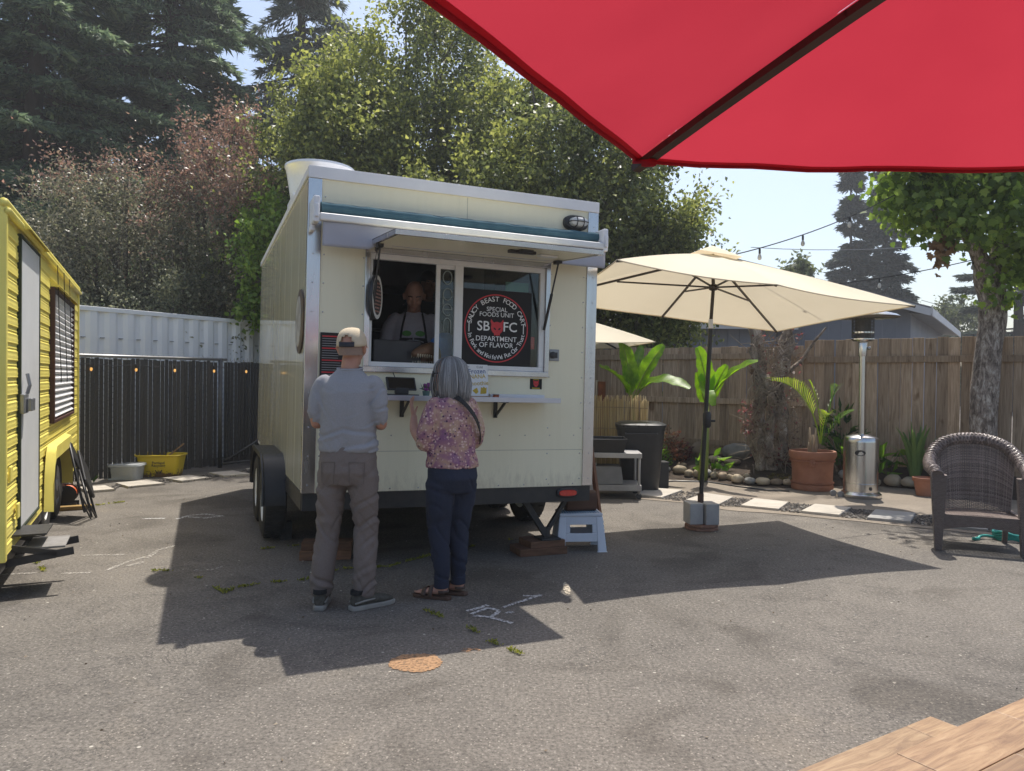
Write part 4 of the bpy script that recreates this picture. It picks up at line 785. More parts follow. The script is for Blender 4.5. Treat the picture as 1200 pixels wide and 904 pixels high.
block('yellow_plank', 'short yellow painted plank lying by the folded chair', 'plank', (p.x+.02, p.y+.02, 0), (.34, .10, .045), .5, mat=M('yellow_plank', (.42, .27, .07), (.25, .15, .05), rough=.8))
# ------------------------------------------------------------------ slatted chain-link fence and white container
FA = V((-5.78, 9.80, 0)); FB = V((-4.32, 12.40, 0)); fd = (FB-FA).normalized(); FA2 = FA-fd*1.2; FN = V((fd.y, -fd.x, 0))
fz = math.atan2(fd.y, fd.x)
def fence_s(px):     # distance along the fence for a photograph column
    d = ray(px, 480); k = d.x/d.y; A = FA2; return (A.x-k*A.y)/(k*fd.y-fd.x)
CF_ = thing('slatted_fence', 'chain link fence filled with dark vertical plastic slats', 'fence', FA2, fz); LF = 6.4
SLm = M('dark_slat', (.030, .029, .028), (.042, .040, .038), rough=.55, scale=5, stretch=(1, 1, .3), var=.22, bump=.2, bscale=12)
o0 = None; random.seed(2)
for k in range(int(LF/.066)):
    x = .04+k*.066
    if abs(x-fence_s(258)) < .05: continue
    if o0 is None: mb = MB(); mb.box((-.0265, -.006, .04), (.0265, .006, 1.665)); o0 = mb.build('slat', SLm, CF_, loc=(x, 0, 0))
    else: link_mesh(o0.data, 'slat', CF_, loc=(x+random.uniform(-.004, .004), random.uniform(-.004, .004), random.uniform(-.012, .012)), rot=(0, 0, random.uniform(-.12, .12)))
GALV = M('galvanised', (.45, .45, .45), (.36, .36, .36), rough=.45, metal=.7); DKP = M('dark_pipe', (.05, .05, .052), (.07, .07, .07), rough=.5)
gx = fence_s(258)
mb = MB(); mb.tube([(-.1, 0, 1.70), (gx+.12, 0, 1.70)], .021, 10); mb.build('top_rail', GALV, CF_, smooth=True)
for x in (.0, gx-2.6, gx, LF): mb = MB(); mb.tube([(x, .0, 0), (x, 0, 1.72)], .034, 10); mb.build('post', DKP if x == gx else GALV, CF_, smooth=True)
mb = MB(); mb.tube([(gx+.06, -.035, .10), (gx+1.3, -.035, .62)], .02, 8); mb.build('gate_brace', DKP, CF_, smooth=True); mb = MB(); mb.tube([(gx+.05, -.02, .06), (LF, -.02, .06)], .018, 8); mb.build('gate_bottom_rail', DKP, CF_, smooth=True)
mb = MB(); 
for k in range(-20, int(LF/.085)):       # woven wire, two diagonal families
    for sg in (1, -1):
        x0 = k*.085+(0 if sg > 0 else 1.66); x1 = x0+sg*1.66; a, b = V((x0, -.011*sg, .04)), V((x1, -.011*sg, 1.70)); 
        def clip(a, b):
            if a.x > b.x: a, b = b, a
            if b.x < 0 or a.x > LF: return None
            if a.x < 0: a = a.lerp(b, -a.x/(b.x-a.x))
            if b.x > LF: b = a.lerp(b, (LF-a.x)/(b.x-a.x))
            return a, b
        c_ = clip(a, b)
        if c_ and (c_[1]-c_[0]).length > .02: mb.bar(c_[0], c_[1], .0028, .0028)
tag(mb.build('chain_link_wire', DKP, CF_), kind='stuff')
mb = MB()
for k in range(int(LF/.085)): x = .0825+k*.085; mb.add([(x-.012, 0, 1.675), (x-.003, 0, 1.735), (x+.003, 0, 1.735), (x-.006, 0, 1.675)], [(0, 1, 2, 3)]); mb.add([(x+.012, 0, 1.675), (x+.003, .003, 1.735), (x-.003, .003, 1.735), (x+.006, .003, 1.675)], [(0, 1, 2, 3)])
tag(mb.build('wire_barbs', GALV, CF_), kind='stuff')
CT = thing('white_container', 'white corrugated shipping container behind the slatted fence', 'container', FA2-FN*1.25-fd*1.6, fz); WCON = M('container_white', (.86, .87, .88), (.81, .82, .84), rough=.5, scale=1.2, var=0, bump=.1, bscale=4)
mb = MB(); per = .30; prof = [(0, 0), (.10, 0), (.16, .036), (.24, .036), (.30, 0)]; xs = []
for k in range(40): xs += [(k*per+a, b) for a, b in prof[:-1]]
for (a, y0), (b, y1) in zip(xs, xs[1:]): mb.add([(a, y0, .12), (b, y1, .12), (b, y1, 2.40), (a, y0, 2.40)], [(0, 1, 2, 3)])
mb.build('corrugated_wall', WCON, CT); LX = xs[-1][0]
mb = MB(); mb.box((-.02, -.012, 2.40), (LX, .06, 2.47)); mb.build('top_rail', WCON, CT, bevel=.006); mb = MB(); mb.box((-.02, -.012, 0), (LX, .06, .12)); mb.build('bottom_rail', WCON, CT)
mb = MB(); mb.box((0, .06, 2.44), (LX, 2.4, 2.46)); mb.box((-.02, .05, .0), (.04, 2.4, 2.44)); mb.box((LX-.04, .06, 0), (LX, 2.4, 2.44)); mb.box((.04, 2.36, 0), (LX-.04, 2.4, 2.44)); mb.build('container_shell', WCON, CT)
mb = MB()
for k in range(32): mb.box((k*per+.17, .006, 2.00), (k*per+.23, .035, 2.012))
tag(mb.build('vent_slots', M('vent_grey', (.3, .31, .33)), CT), kind='stuff')
# festoon bulbs along the fence
AMB = M('amber_bulb', (.9, .45, .12), (.9, .5, .15), rough=.2, emit=.5, var=0)
r = thing('fence_festoon', 'string of amber bulbs hung along the slatted fence', 'string lights', FA2, fz)
bx = [fence_s(p) for p in (104, 156.7, 202, 248, 285.7)]; mb = MB(); pts = []
for a, b in zip([bx[0]-.9]+bx, bx+[bx[-1]+.9]): pts += catenary((a, -.05, 1.60), (b, -.05, 1.60), .03, 6)[:-1]
mb.tube(pts, .004, 5); mb.build('wire', BLACK, r)
for x in bx:
    mb = MB(); mb.lathe([(.010, 1.60), (.014, 1.585), (.014, 1.545), (.010, 1.54)], 10, Matrix.Translation((x, -.05, 0))); s_ = mb.build('socket', BLACK, r, smooth='auto'); mb = MB(); mb.sphere((x, -.05, 1.518), (.017, .017, .026), 10, 8); mb.build('bulb', AMB, s_, smooth=True)
# tubs at the foot of the fence
def tub(name, label, cat, loc, rz, bw, bd, tw, td, h, mat, rimm=None, wall=.006):
    r = thing(name, label, cat, loc, rz); mb = MB()
    ring = lambda w_, d_, z: ((0, 0, z), w_/2, d_/2, (1, 0, 0), (0, 1, 0))
    n = 32; vs = []; P = [(bw, bd, .0), (tw, td, h), (tw-2*wall, td-2*wall, h), (bw-2*wall, bd-2*wall, wall)]
    for w_, d_, z in P:
        for j in range(n):
            a = 2*PI*j/n; ca, sa = math.cos(a), math.sin(a); vs.append((w_/2*abs(ca)**.35*(1 if ca > 0 else -1), d_/2*abs(sa)**.35*(1 if sa > 0 else -1), z))
    fs = [tuple(range(n-1, -1, -1)), tuple(3*n+j for j in range(n))]
    for i in range(3): fs += [(i*n+j, i*n+(j+1) % n, (i+1)*n+(j+1) % n, (i+1)*n+j) for j in range(n)]
    mb.add(vs, fs); mb.build('tub_body', mat, r, smooth='auto')
    mb = MB(); mb.tube([((tw/2+.008)*abs(math.cos(a))**.35*(1 if math.cos(a) > 0 else -1), (td/2+.008)*abs(math.sin(a))**.35*(1 if math.sin(a) > 0 else -1), h-.006) for a in [2*PI*j/48 for j in range(48)]], .014, 6, closed=True); mb.build('rim', rimm or mat, r, smooth=True); return r
YB = M('yellow_tub', (.66, .50, .02), (.55, .40, .02), rough=.45, scale=4, var=0)
def grime():
    s = NT('yellow_tub_grimy'); v = s.coords(rnd=False); sep = s.n('SeparateXYZ'); s.l(v, sep.inputs[0]); n = s.noise(v, 14, 5, .7); 
    mr = s.n('MapRange', i_1=.0, i_2=.16, i_3=.26, i_4=-.12); s.l(sep.outputs[2], mr.inputs[0]); ad = s.n('Math', operation='ADD'); s.l(n, ad.inputs[0]); s.l(mr.outputs[0], ad.inputs[1])
    r = s.ramp(ad.outputs[0], [(.57, (.68, .52, .02)), (.66, (.14, .08, .03))]); s.l(r.outputs[0], s.b.inputs['Base Color']); s.b.inputs['Roughness'].default_value = .5; return s.m
p = gp(184, 558.5); yr = tub('recycling_tub', 'muddy yellow recycling tub with handle rim by the slatted fence', 'recycling bin', (p.x+.02, p.y+.08, 0), .10, .52, .34, .62, .42, .31, grime(), YB)
mb = MB()
for t_, z, s_ in (('Portland', .205, .05), ('Recycling', .165, .05)):
    vs, fs = text_geo(t_, s_, bold=.001); tilt = Matrix.Translation((.03, -.172-z*.13, z)) @ FX; mb.add(vs, fs, tilt)
mb.build('tub_lettering', BLACK, yr)
for k in range(3):   # recycling arrows
    mb = MB(); a = 2*PI*k/3+PI/2; T = Matrix.Translation((.03, -.1855, .095)) @ FX @ Matrix.Rotation(a, 4, 'Z'); mb.flat([(.034, -.03), (.042, -.024), (.042, .012), (.05, .012), (.036, .034), (.022, .012), (.030, .012), (.030, -.026)], T); mb.build('recycling_arrow', BLACK, yr)
mb = MB(); mb.bar(V((p.x+.02, p.y+.08, .20)), V((p.x+.32, p.y+.14, .46)), .05, .02); tag(mb.build('wooden_stick', M('stick_wood', (.34, .22, .13), (.22, .14, .08), rough=.8, stretch=(1, 6, 6)), None, bevel=.003), 'flat wooden stick poking out of the yellow recycling tub', 'stick')
def clear_plastic():
    s = NT('clear_plastic'); s.b.inputs['Base Color'].default_value = (.78, .81, .83, 1); s.b.inputs['Roughness'].default_value = .25; t = s.n('BsdfTransparent'); t.inputs[0].default_value = (.85, .88, .9, 1); mx = s.n('MixShader', i_0=.5); s.l(t.outputs[0], mx.inputs[1]); s.l(s.b.outputs[0], mx.inputs[2]); s.l(mx.outputs[0], s.o.inputs[0]); return s.m
p = gp(142, 562.5); r = tub('clear_bin', 'clear plastic storage box beside the yellow recycling tub', 'storage box', (p.x+.02, p.y+.08, 0), .10, .40, .28, .44, .33, .20, clear_plastic()); mb = MB(); mb.loft([((0, 0, .200), .235, .18, (1, 0, 0), (0, 1, 0)), ((0, 0, .215), .235, .18, (1, 0, 0), (0, 1, 0)), ((0, 0, .225), .21, .155, (1, 0, 0), (0, 1, 0))], 32, 6); mb.build('lid', MATS.get('lidc') or clear_plastic(), r, smooth='auto')
r = thing('weed_clump', 'small green weed at the foot of the slatted fence', 'weed', tuple(gp(110, 566))); mb = MB(); random.seed(8)
for k in range(16): a = random.random()*6.28; l = random.uniform(.05, .12); mb.add([(0, 0, 0), (l*.4*math.cos(a-.3), l*.4*math.sin(a-.3), l*.8), (l*.8*math.cos(a), l*.8*math.sin(a), l), (l*.4*math.cos(a+.3), l*.4*math.sin(a+.3), l*.7)], [(0, 1, 2, 3)])
mb.build('leaf', leaf_mat('weed2', [(0, (.06, .14, .02)), (1, (.16, .28, .04))]), r)
# ------------------------------------------------------------------ wooden board fence
def wood_fence_mat(name, stops, sc=1.):
    s = NT(name); v = s.coords((9, 9, .55)); g = s.noise(v, 3.2*sc, 6, .65, 1.2); kn = s.noise(s.coords((3, 3, 1.1)), 2.2, 3, .5)
    r = s.ramp(g, stops); oi = s.n('ObjectInfo'); mr = s.n('MapRange', i_3=.72, i_4=1.22); s.l(oi.outputs['Random'], mr.inputs[0]); hs = s.n('HueSaturation'); s.l(r.outputs[0], hs.inputs['Color']); s.l(mr.outputs[0], hs.inputs['Value'])
    k = s.ramp(kn, [(.66, (1, 1, 1)), (.75, (.45, .38, .32))]); c = s.mix(1., hs.outputs[0], k.outputs[0], 'MULTIPLY')
    s.l(c, s.b.inputs['Base Color']); s.b.inputs['Roughness'].default_value = .85; s.b.inputs['Specular IOR Level'].default_value = .2; s.l(s.bump(g, .5, .004), s.b.inputs['Normal']); return s.m
FW = wood_fence_mat('fence_wood', [(.30, (.22, .155, .10)), (.5, (.40, .29, .195)), (.72, (.54, .42, .30))])
WF = thing('wooden_fence', 'tall weathered brown board fence behind the planting bed', 'fence', fl(0), math.atan2(-.62, .785)); random.seed(21)
def board_mesh(h):
    mb = MB(); mb.box((-.0705, -.009, .04), (.0705, .009, h)); o = mb.build('board', FW, WF, bevel=.003); return o
SPL = -.30; protoL = board_mesh(2.0); protoR = board_mesh(2.075); first = {0: True, 1: True}; s_ = -5.6
while s_ < 4.6:
    rgt = s_ > SPL; o = (protoR if rgt else protoL)
    if not first[rgt]: o = link_mesh(o.data, 'board', WF); md = o.modifiers.new('edge', 'BEVEL'); md.width = .003; md.segments = 1; md.limit_method = 'ANGLE'
    first[rgt] = False
    o.location = (s_, random.uniform(-.003, .003), random.uniform(-.012, .008)); o.rotation_euler = (0, random.uniform(-.004, .004), random.uniform(-.02, .02)); s_ += .1475+random.uniform(-.002, .003)
for a, b, z in ((-5.7, SPL, 1.845), (-5.7, SPL, 1.12), (-5.7, SPL, .44), (SPL, 4.7, 1.78), (SPL, 4.7, .36)):
    mb = MB(); mb.box((a, -.052, z-.045), (b-.004, -.0105, z+.045)); mb.build('rail', FW, WF, bevel=.004)
for x in (-4.9, -2.5, SPL-.06, 2.2, 4.6): mb = MB(); mb.box((x-.045, .011, 0), (x+.045, .10, 1.95)); mb.build('post', FW, WF, bevel=.004)
mb = MB(); mb.box((-3.28, -.105, .03), (-3.20, -.053, 2.02)); mb.build('post', FW, WF, bevel=.004)
mb = MB(); mb.box((SPL+.66, -.075, .03), (SPL+.80, -.053, 1.72)); mb.build('post', FW, WF, bevel=.004)
# ------------------------------------------------------------------ river stones and boulders
def rock_mat(name, c1, c2): return M(name, c1, c2, rough=.8, scale=9, bump=.45, bscale=28, bdist=.012, var=.22)
RK = [rock_mat('stone_tan', (.44, .36, .25), (.31, .25, .17)), rock_mat('stone_grey', (.28, .27, .25), (.19, .185, .17)), rock_mat('stone_brown', (.33, .25, .17), (.22, .165, .11))]
def rock(x, y, wp, hp, mi, label, group=None, seed=0):
    p = on_bed(x, y+hp*.42); d = p.y; rx = wp/2/FPX*d; rz = hp/2/FPX*d*1.12; bz = p.z
    mb = MB(); mb.sphere((0, 0, 0), 1., 18, 12); o = mb.build('river_stone' if label is None or 'boulder' not in label else 'boulder', RK[mi], None, smooth=True, weld=True)
    for v in o.data.vertices:
        n = noise.noise(v.co*1.1+V((seed*3.1, x, 0)))*.22+noise.noise(v.co*2.7+V((x, 0, seed)))*.07; q = v.co*(1+n); v.co = V((q.x*rx, q.y*rx*.85, max(q.z, -.75)*rz))
    o.location = (p.x, p.y+rx*.25, bz+rz*.66); o.rotation_euler = (0, 0, random.uniform(-.4, .4))
    tag(o, label, 'boulder' if 'boulder' in label else 'stone', group); return o
GS = 'river stones edging the planting bed'; LS = 'rounded tan and grey river stone edging the planting bed'
random.seed(4)
for i, (x, y, w_, h_) in enumerate([(776.6, 550.6, 7, 6), (783, 550.6, 6, 5), (797, 550.5, 16, 10), (799, 545.5, 11, 7), (807.5, 555, 11, 8), (818, 555, 10, 10), (829, 555, 14, 9), (837.5, 557, 10, 8), (847.4, 558.4, 12, 9), (856, 560, 9, 7), (865, 561.2, 14, 10), (879.5, 564, 15, 7.5), (895, 564.4, 17, 8.5), (910.5, 565, 15, 7), (875, 558.4, 8, 6), (923, 566, 12, 7), (989, 556, 12, 10), (1028, 566, 10, 8), (1012, 563, 14, 8)]):
    mi_ = (0, 1, 0, 2, 0)[i % 5] if i != 1 else 1; rock(x, y, w_, h_, mi_, ('pale tan', 'smooth grey', 'darker brown')[mi_]+(' small' if w_ < 11 else ' broad')+' river stone edging the planting bed', GS, i)
rock(866.2, 529.6, 34, 20, 1, 'large smooth grey boulder in the bed beside the vine covered trunk', None, 31); rock(819.7, 527.4, 21, 19, 2, 'upright tan boulder in the bed against the wooden fence', None, 33); rock(859.5, 541.8, 19, 7, 2, 'low flat tan boulder in front of the grey boulder', None, 35); rock(838, 538.5, 19, 8, 0, 'pale flat boulder between the tan and the grey boulder', None, 36)
rock(1047.5, 563, 21, 14, 0, 'round tan boulder beside the patio heater base', None, 41); rock(1066.3, 567, 19, 11, 0, 'smooth oval boulder next to the little terracotta pot', None, 42); rock(1056, 536, 20, 20, 2, 'brown boulder behind the spiky plant by the fence', None, 43)
mb = MB(); mb.tube([gp(x, y)+V((0, 0, .012)) for x, y in ((756, 568), (790, 565), (830, 566), (862, 571), (900, 576), (925, 577))], .012, 6); tag(mb.build('garden_hose', BLACK, None, smooth=True), 'thin black hose lying along the front of the planting bed', 'hose')
# ------------------------------------------------------------------ plants
def blade(mb, mid, widths, up, fold=.18, tear=0.):
    """leaf blade along a midrib; widths are half widths"""
    mid = [V(p) for p in mid]; n = len(mid); vs = []; up = V(up)
    for i in range(n):
        t = (mid[min(i+1, n-1)]-mid[max(i-1, 0)]).normalized(); sd = t.cross(up)
        sd = sd.normalized() if sd.length > 1e-4 else V((1, 0, 0)); nr = sd.cross(t).normalized(); w_ = widths[i]
        j = 1+tear*(random.random()-.5); j2 = 1+tear*(random.random()-.5); e1 = fold+tear*.9*math.sin(i*.8); e2 = fold+tear*.9*math.sin(i*.9+1)
        vs += [mid[i]-sd*w_*j+nr*w_*e1, mid[i], mid[i]+sd*w_*j2+nr*w_*e2]
    fs = []
    for i in range(n-1): fs += [(3*i, 3*i+1, 3*i+4, 3*i+3), (3*i+1, 3*i+2, 3*i+5, 3*i+4)]
    return mb.add(vs, fs)
def bez(a, b, c, n=12):
    a, b, c = V(a), V(b), V(c); return [a*(1-t)**2+b*2*t*(1-t)+c*t*t for t in [i/n for i in range(n+1)]]
def banana_mat():
    s = NT('banana_leaf'); v = s.coords((1, 1, 1)); w_ = s.noise(v, 14, 3, .5); r = s.ramp(w_, [(.3, (.13, .26, .025)), (.6, (.22, .38, .04)), (.8, (.32, .46, .06))]); s.l(r.outputs[0], s.b.inputs['Base Color']); s.b.inputs['Roughness'].default_value = .35
    wv = s.n('TexWave', i_Scale=26., i_Distortion=1.5); s.l(v, wv.inputs['Vector']); s.l(s.bump(wv.outputs['Fac'] if 'Fac' in wv.outputs else wv.outputs[1], .25, .004), s.b.inputs['Normal'])
    tr = s.n('BsdfTranslucent'); hs = s.n('HueSaturation', i_Value=1.5, i_Saturation=1.1); s.l(r.outputs[0], hs.inputs['Color']); s.l(hs.outputs[0], tr.inputs[0]); mx = s.n('MixShader', i_0=.55); s.l(s.b.outputs[0], mx.inputs[1]); s.l(tr.outputs[0], mx.inputs[2]); s.l(mx.outputs[0], s.o.inputs[0]); return s.m
BAN = banana_mat(); STEM = M('banana_stem', (.26, .33, .07), (.18, .22, .06), rough=.5, scale=6)
def banana(label, base, top, leaves):
    r = thing('banana_plant', label, 'banana plant', base); b = V(base); mb = MB(); tp = V(top)-b
    mb.tube([(0, 0, 0), tp*.5+V((.01, 0, 0)), tp], [.07, .055, .035], 12); mb.build('stem', STEM, r, smooth=True)
    for a, c, e, wmax, up in leaves:
        pts = [p-b for p in bez(a, c, e, 30)]; wd = [wmax*min(1, (i/30-.12)*6 if i/30 > .12 else .03)*math.sqrt(max(.02, 1-((i/30-.45)/.58)**2)) for i in range(31)]; wd = [max(.004, x) for x in wd]
        mb = MB(); blade(mb, pts, wd, up, .28, .10); o = mb.build('leaf', BAN, r, smooth=True); mb = MB(); mb.tube([p-V((0, 0, .004)) for p in pts], [.013-.010*i/30 for i in range(31)], 6); mb.build('midrib', STEM, o, smooth=True)
random.seed(9)
Yb = 11.5; A = lambda x, y, dY=0: at(x, y, Yb+dY)
b1 = gp(742, 560); b1 = V((at(741, 500, Yb).x, Yb, bed_z(at(741, 500, Yb).x, Yb)-.02))
banana('bright green banana plant rising behind the reed screen', b1, A(741, 468), [(A(741, 468), A(739, 430, -.1), A(727, 396, -.15), .13, (0.3, -1, .2)), (A(740, 468), A(727, 436, -.2), A(704, 431, -.5), .15, (0, -.5, 1)), (A(742, 468), A(757, 428, -.1), A(778, 405, -.2), .13, (-.6, -.8, .3)), (A(743, 468), A(764, 432, -.3), A(808, 456, -.7), .15, (0, -.6, 1)), (A(741, 466), A(742, 440, .2), A(752, 405, .5), .10, (0, -1, .2)), (A(741, 468), A(735, 450, -.1), A(734, 426, -.1), .10, (.4, -1, .2))])
Yb = 10.9; A = lambda x, y, dY=0: at(x, y, Yb+dY); b2 = V((at(824, 500, Yb).x, Yb, bed_z(at(824, 500, Yb).x, Yb)-.02))
banana('bright green banana plant standing behind the umbrella pole', b2, A(828, 476), [(A(828, 476), A(830, 440, -.1), A(817, 407, -.15), .14, (.3, -1, .2)), (A(829, 478), A(845, 436, -.3), A(888, 424, -.6), .15, (0, -.5, 1)), (A(828, 478), A(838, 450, -.1), A(852, 428, -.2), .10, (-.5, -1, .3)), (A(827, 470), A(820, 440, -.3), A(836, 476, -.5), .12, (.3, -1, .3)), (A(828, 476), A(822, 460, -.1), A(817, 436, -.15), .11, (.3, -1, .1))])
def leafy(name, label, cat, loc, h, spread, n, L, W, mat, up=.5, seed=0, stems=True, group=None):
    rg = np.random.default_rng(seed); r = thing(name, label, cat, loc, 0, group); a = rg.uniform(0, 6.283, n); q = spread*np.sqrt(rg.uniform(0, 1, n)); z = h*rg.uniform(.15, 1, n)*(1-.5*(q/spread)**2)
    c = np.stack([q*np.cos(a), q*np.sin(a), z], 1); ax = np.stack([np.cos(a), np.sin(a), np.full(n, up)], 1)+rg.normal(size=(n, 3))*.5; ax /= np.linalg.norm(ax, axis=1, keepdims=True)
    np_mesh('foliage', leaves_quads(rg, c, ax, L*rg.uniform(.6, 1.2, n), W*rg.uniform(.6, 1.2, n)), 4, mat, r)
    if stems:
        mb = MB()
        for k in range(min(n, 26)): mb.tube([(0, 0, -.02), (c[k][0]*.5, c[k][1]*.5, c[k][2]*.7), tuple(c[k])], [.006, .004, .002], 5)
        mb.build('stem', M('plant_stem', (.12, .09, .05), rough=.7), r)
    return r
GRN = leaf_mat('garden_green', [(0, (.05, .12, .02)), (.5, (.12, .24, .03)), (1, (.24, .38, .06))]); DGR = leaf_mat('dark_green', [(0, (.02, .05, .015)), (.6, (.05, .10, .02)), (1, (.11, .18, .04))]); MAR = leaf_mat('maroon_leaf', [(0, (.05, .015, .02)), (.5, (.12, .03, .04)), (.85, (.22, .08, .06)), (1, (.12, .12, .05))], .3); RDL = leaf_mat('reddish_leaf', [(0, (.07, .04, .03)), (.5, (.14, .06, .04)), (.8, (.30, .11, .06)), (1, (.10, .12, .04))], .35)
def gz(x, y): p = on_bed(x, y); return (p.x, p.y, p.z-.01)
leafy('shrub', 'twiggy reddish shrub growing behind the black trash bin', 'shrub', gz(781, 545), .62, .30, 420, .07, .035, RDL, .6, 1); leafy('shrub', 'bright green ferny shrub beside the black trash bin', 'shrub', gz(768, 549), .42, .20, 260, .10, .03, GRN, .5, 2)
leafy('hosta', 'bright green broad leaved plant behind the river stones', 'plant', gz(834, 554), .28, .20, 26, .22, .09, GRN, .5, 3); leafy('ground_cover', 'low maroon leaved plant at the foot of the vine covered trunk', 'plant', gz(912, 546), .30, .34, 380, .06, .035, MAR, .4, 4); leafy('shrub', 'small maroon shrub between the trash bin and the tan boulder', 'shrub', gz(795, 540), .35, .22, 220, .06, .03, MAR, .5, 5)
leafy('shrub', 'dark green bushy plant behind the terracotta palm pot', 'shrub', gz(985, 552), .95, .26, 150, .20, .055, DGR, .6, 6); leafy('hosta', 'glossy broad green plant behind the patio heater', 'plant', gz(1004, 560), .62, .34, 22, .30, .13, GRN, .4, 7); leafy('hosta', 'broad leaved green plant between the heater and the spiky plant', 'plant', gz(1040, 558), .38, .24, 18, .26, .10, GRN, .4, 8)
leafy('ground_cover', 'patch of dry low growth in the bed in front of the palm pot', 'plant', gz(925, 562), .08, .3, 200, .04, .02, leaf_mat('dry_growth', [(0, (.12, .09, .03)), (1, (.2, .18, .06))]), .3, 9, False)
leafy('shrub', 'low dark plant in the shade by the fence behind the boulders', 'shrub', gz(850, 530), .3, .35, 260, .06, .03, DGR, .5, 10)
# vine covered old trunk
def bark_mat(name, stops, sc=5., st=(1, 1, .25), disp=.9):
    s = NT(name); v = s.coords(st); n = s.noise(v, sc, 7, .7, .6); n2 = s.noise(v, sc*4, 4, .7); r = s.ramp(n, stops); s.l(r.outputs[0], s.b.inputs['Base Color']); s.b.inputs['Roughness'].default_value = .92; s.b.inputs['Specular IOR Level'].default_value = .15; s.l(s.bump(n2, .6, .01, s.bump(n, disp, .03)), s.b.inputs['Normal']); return s.m
OLD = bark_mat('old_bark', [(.32, (.06, .047, .038)), (.46, (.22, .18, .145)), (.58, (.40, .34, .28)), (.7, (.60, .54, .47))], 9, (1, 1, .45), 1.)
r = thing('dead_tree', 'old gnarled dead tree wrapped in dry vines in front of the fence', 'tree', tuple(on_bed(902, 549))); R0 = V(r.location); random.seed(14); Yt = R0.y
def knot(path, rad, n=16, seg=26, amp=.3):
    mb = MB(); P = [V(p)-R0 for p in path]; pts = []
    for i in range(seg+1):
        t = i/seg*(len(P)-1); k = int(min(t, len(P)-2)); pts.append(P[k].lerp(P[k+1], t-k))
    mb.tube(pts, [rad(i/seg) for i in range(seg+1)], n); o = mb.build('trunk', OLD, r, smooth=True)
    for v in o.data.vertices: d = V((noise.noise(v.co*5), noise.noise(v.co*5+V((7, 0, 0))), noise.noise(v.co*5+V((0, 9, 0)))*.5)); v.co += d*amp*.20+v.normal*(abs(noise.noise(V((v.co.x*16, v.co.y*16, v.co.z*6))))-.25)*amp*.16
    return o
knot([at(893, 552, Yt), at(888, 500, Yt), at(893, 450, Yt), at(886, 400, Yt), at(884, 360, Yt)], lambda t: .105-.03*t); knot([at(912, 552, Yt+.05), at(916, 500, Yt), at(911, 450, Yt), at(922, 405, Yt), at(926, 362, Yt)], lambda t: .11-.035*t)
knot([at(905, 552, Yt-.1), at(899, 520, Yt-.15), at(906, 480, Yt-.12), at(897, 440, Yt-.1)], lambda t: .08-.03*t); knot([at(918, 440, Yt), at(938, 424, Yt+.1), at(952, 404, Yt), at(968, 384, Yt-.1)], lambda t: .032-.018*t, 8, 14, .1)
mb = MB()
for k in range(330):
    a = at(random.uniform(878, 932), random.uniform(395, 545), Yt+random.uniform(-.32, -.08))-R0; d = V((random.gauss(0, .6), random.gauss(-.4, .4), random.gauss(.1, .6))).normalized(); l = random.uniform(.12, .42); mb.tube([a, a+d*l*.5+V((0, 0, random.uniform(-.05, .05))), a+d*l+V((0, 0, random.uniform(-.1, .06)))], [.007, .005, .002], 5)
tag(mb.build('dry_twigs', M('dry_twig', (.36, .29, .22), (.20, .155, .115), rough=.9), r), kind='stuff')
rg = np.random.default_rng(3); n = 420; c = np.array([tuple(at(rg.uniform(878, 940) if k % 3 else rg.uniform(868, 888), rg.uniform(370, 545) if k % 3 else rg.uniform(470, 510), Yt+rg.uniform(-.3, .05))-R0) for k in range(n)])
np_mesh('dry_leaves', leaves_quads(rg, c, rand_unit(rg, n), rg.uniform(.03, .09, n), rg.uniform(.015, .045, n)), 4, leaf_mat('vine_leaf', [(0, (.10, .06, .045)), (.5, (.20, .13, .10)), (.8, (.28, .08, .09)), (1, (.38, .16, .15))], .3), r)['kind'] = 'stuff'
# terracotta pot and palm
pp = gp(960, 577); TER = M('terracotta', (.38, .165, .095), (.28, .115, .065), rough=.75, scale=5, bump=.3, bscale=40)
r = thing('terracotta_pot', 'large terracotta pot with rope bands holding the young palm', 'plant pot', (pp.x, pp.y+.24, 0)); mb = MB(); mb.lathe([(.235, 0), (.262, .01), (.272, .05), (.262, .085), (.255, .09), (.262, .30), (.272, .41), (.285, .425), (.30, .45), (.305, .50), (.295, .525), (.262, .525), (.255, .47), (.001, .46)], 44, capt=False); mb.build('pot_body', TER, r, smooth='auto')
for z_, rr in ((.105, .262), (.395, .275)):
    mb = MB()
    for k in range(54): a = 2*PI*k/54; mb.sphere((rr*math.cos(a), rr*math.sin(a), z_), (.017, .017, .012), 6, 4)
    mb.build('rope_band', TER, r, smooth=True)
mb = MB(); mb.lathe([(.055, 0), (.06, .015), (.045, .024), (.025, .018), (.012, .03), (.001, .032)], 18, Matrix.Translation((-.10, -.252, .38)) @ Matrix.Rotation(.38, 4, 'Z') @ Matrix.Rotation(PI/2, 4, 'X')); mb.build('rosette', TER, r, smooth='auto'); mb = MB(); mb.lathe([(.25, .468), (.18, .48), (.001, .485)], 24, capb=False, capt=False); mb.build('potting_soil', MATS['scorched_wood'], r, smooth=True)
r = thing('palm', 'young palm with one long arching frond in the terracotta pot', 'palm', (pp.x, pp.y+.24, .475)); PB = V(r.location); PALM = leaf_mat('palm_leaf', [(0, (.16, .25, .03)), (.5, (.30, .40, .05)), (1, (.45, .50, .09))], .5); PALD = leaf_mat('palm_dark', [(0, (.06, .13, .03)), (1, (.15, .25, .05))], .4)
mb = MB()
for k in range(6): a = k*1.05; mb.tube([(.03*math.cos(a), .03*math.sin(a), -.02), (.045*math.cos(a), .04*math.sin(a), .10), (.05*math.cos(a), .05*math.sin(a), .16+.10*(k % 3))], [.03, .022, .008], 7)
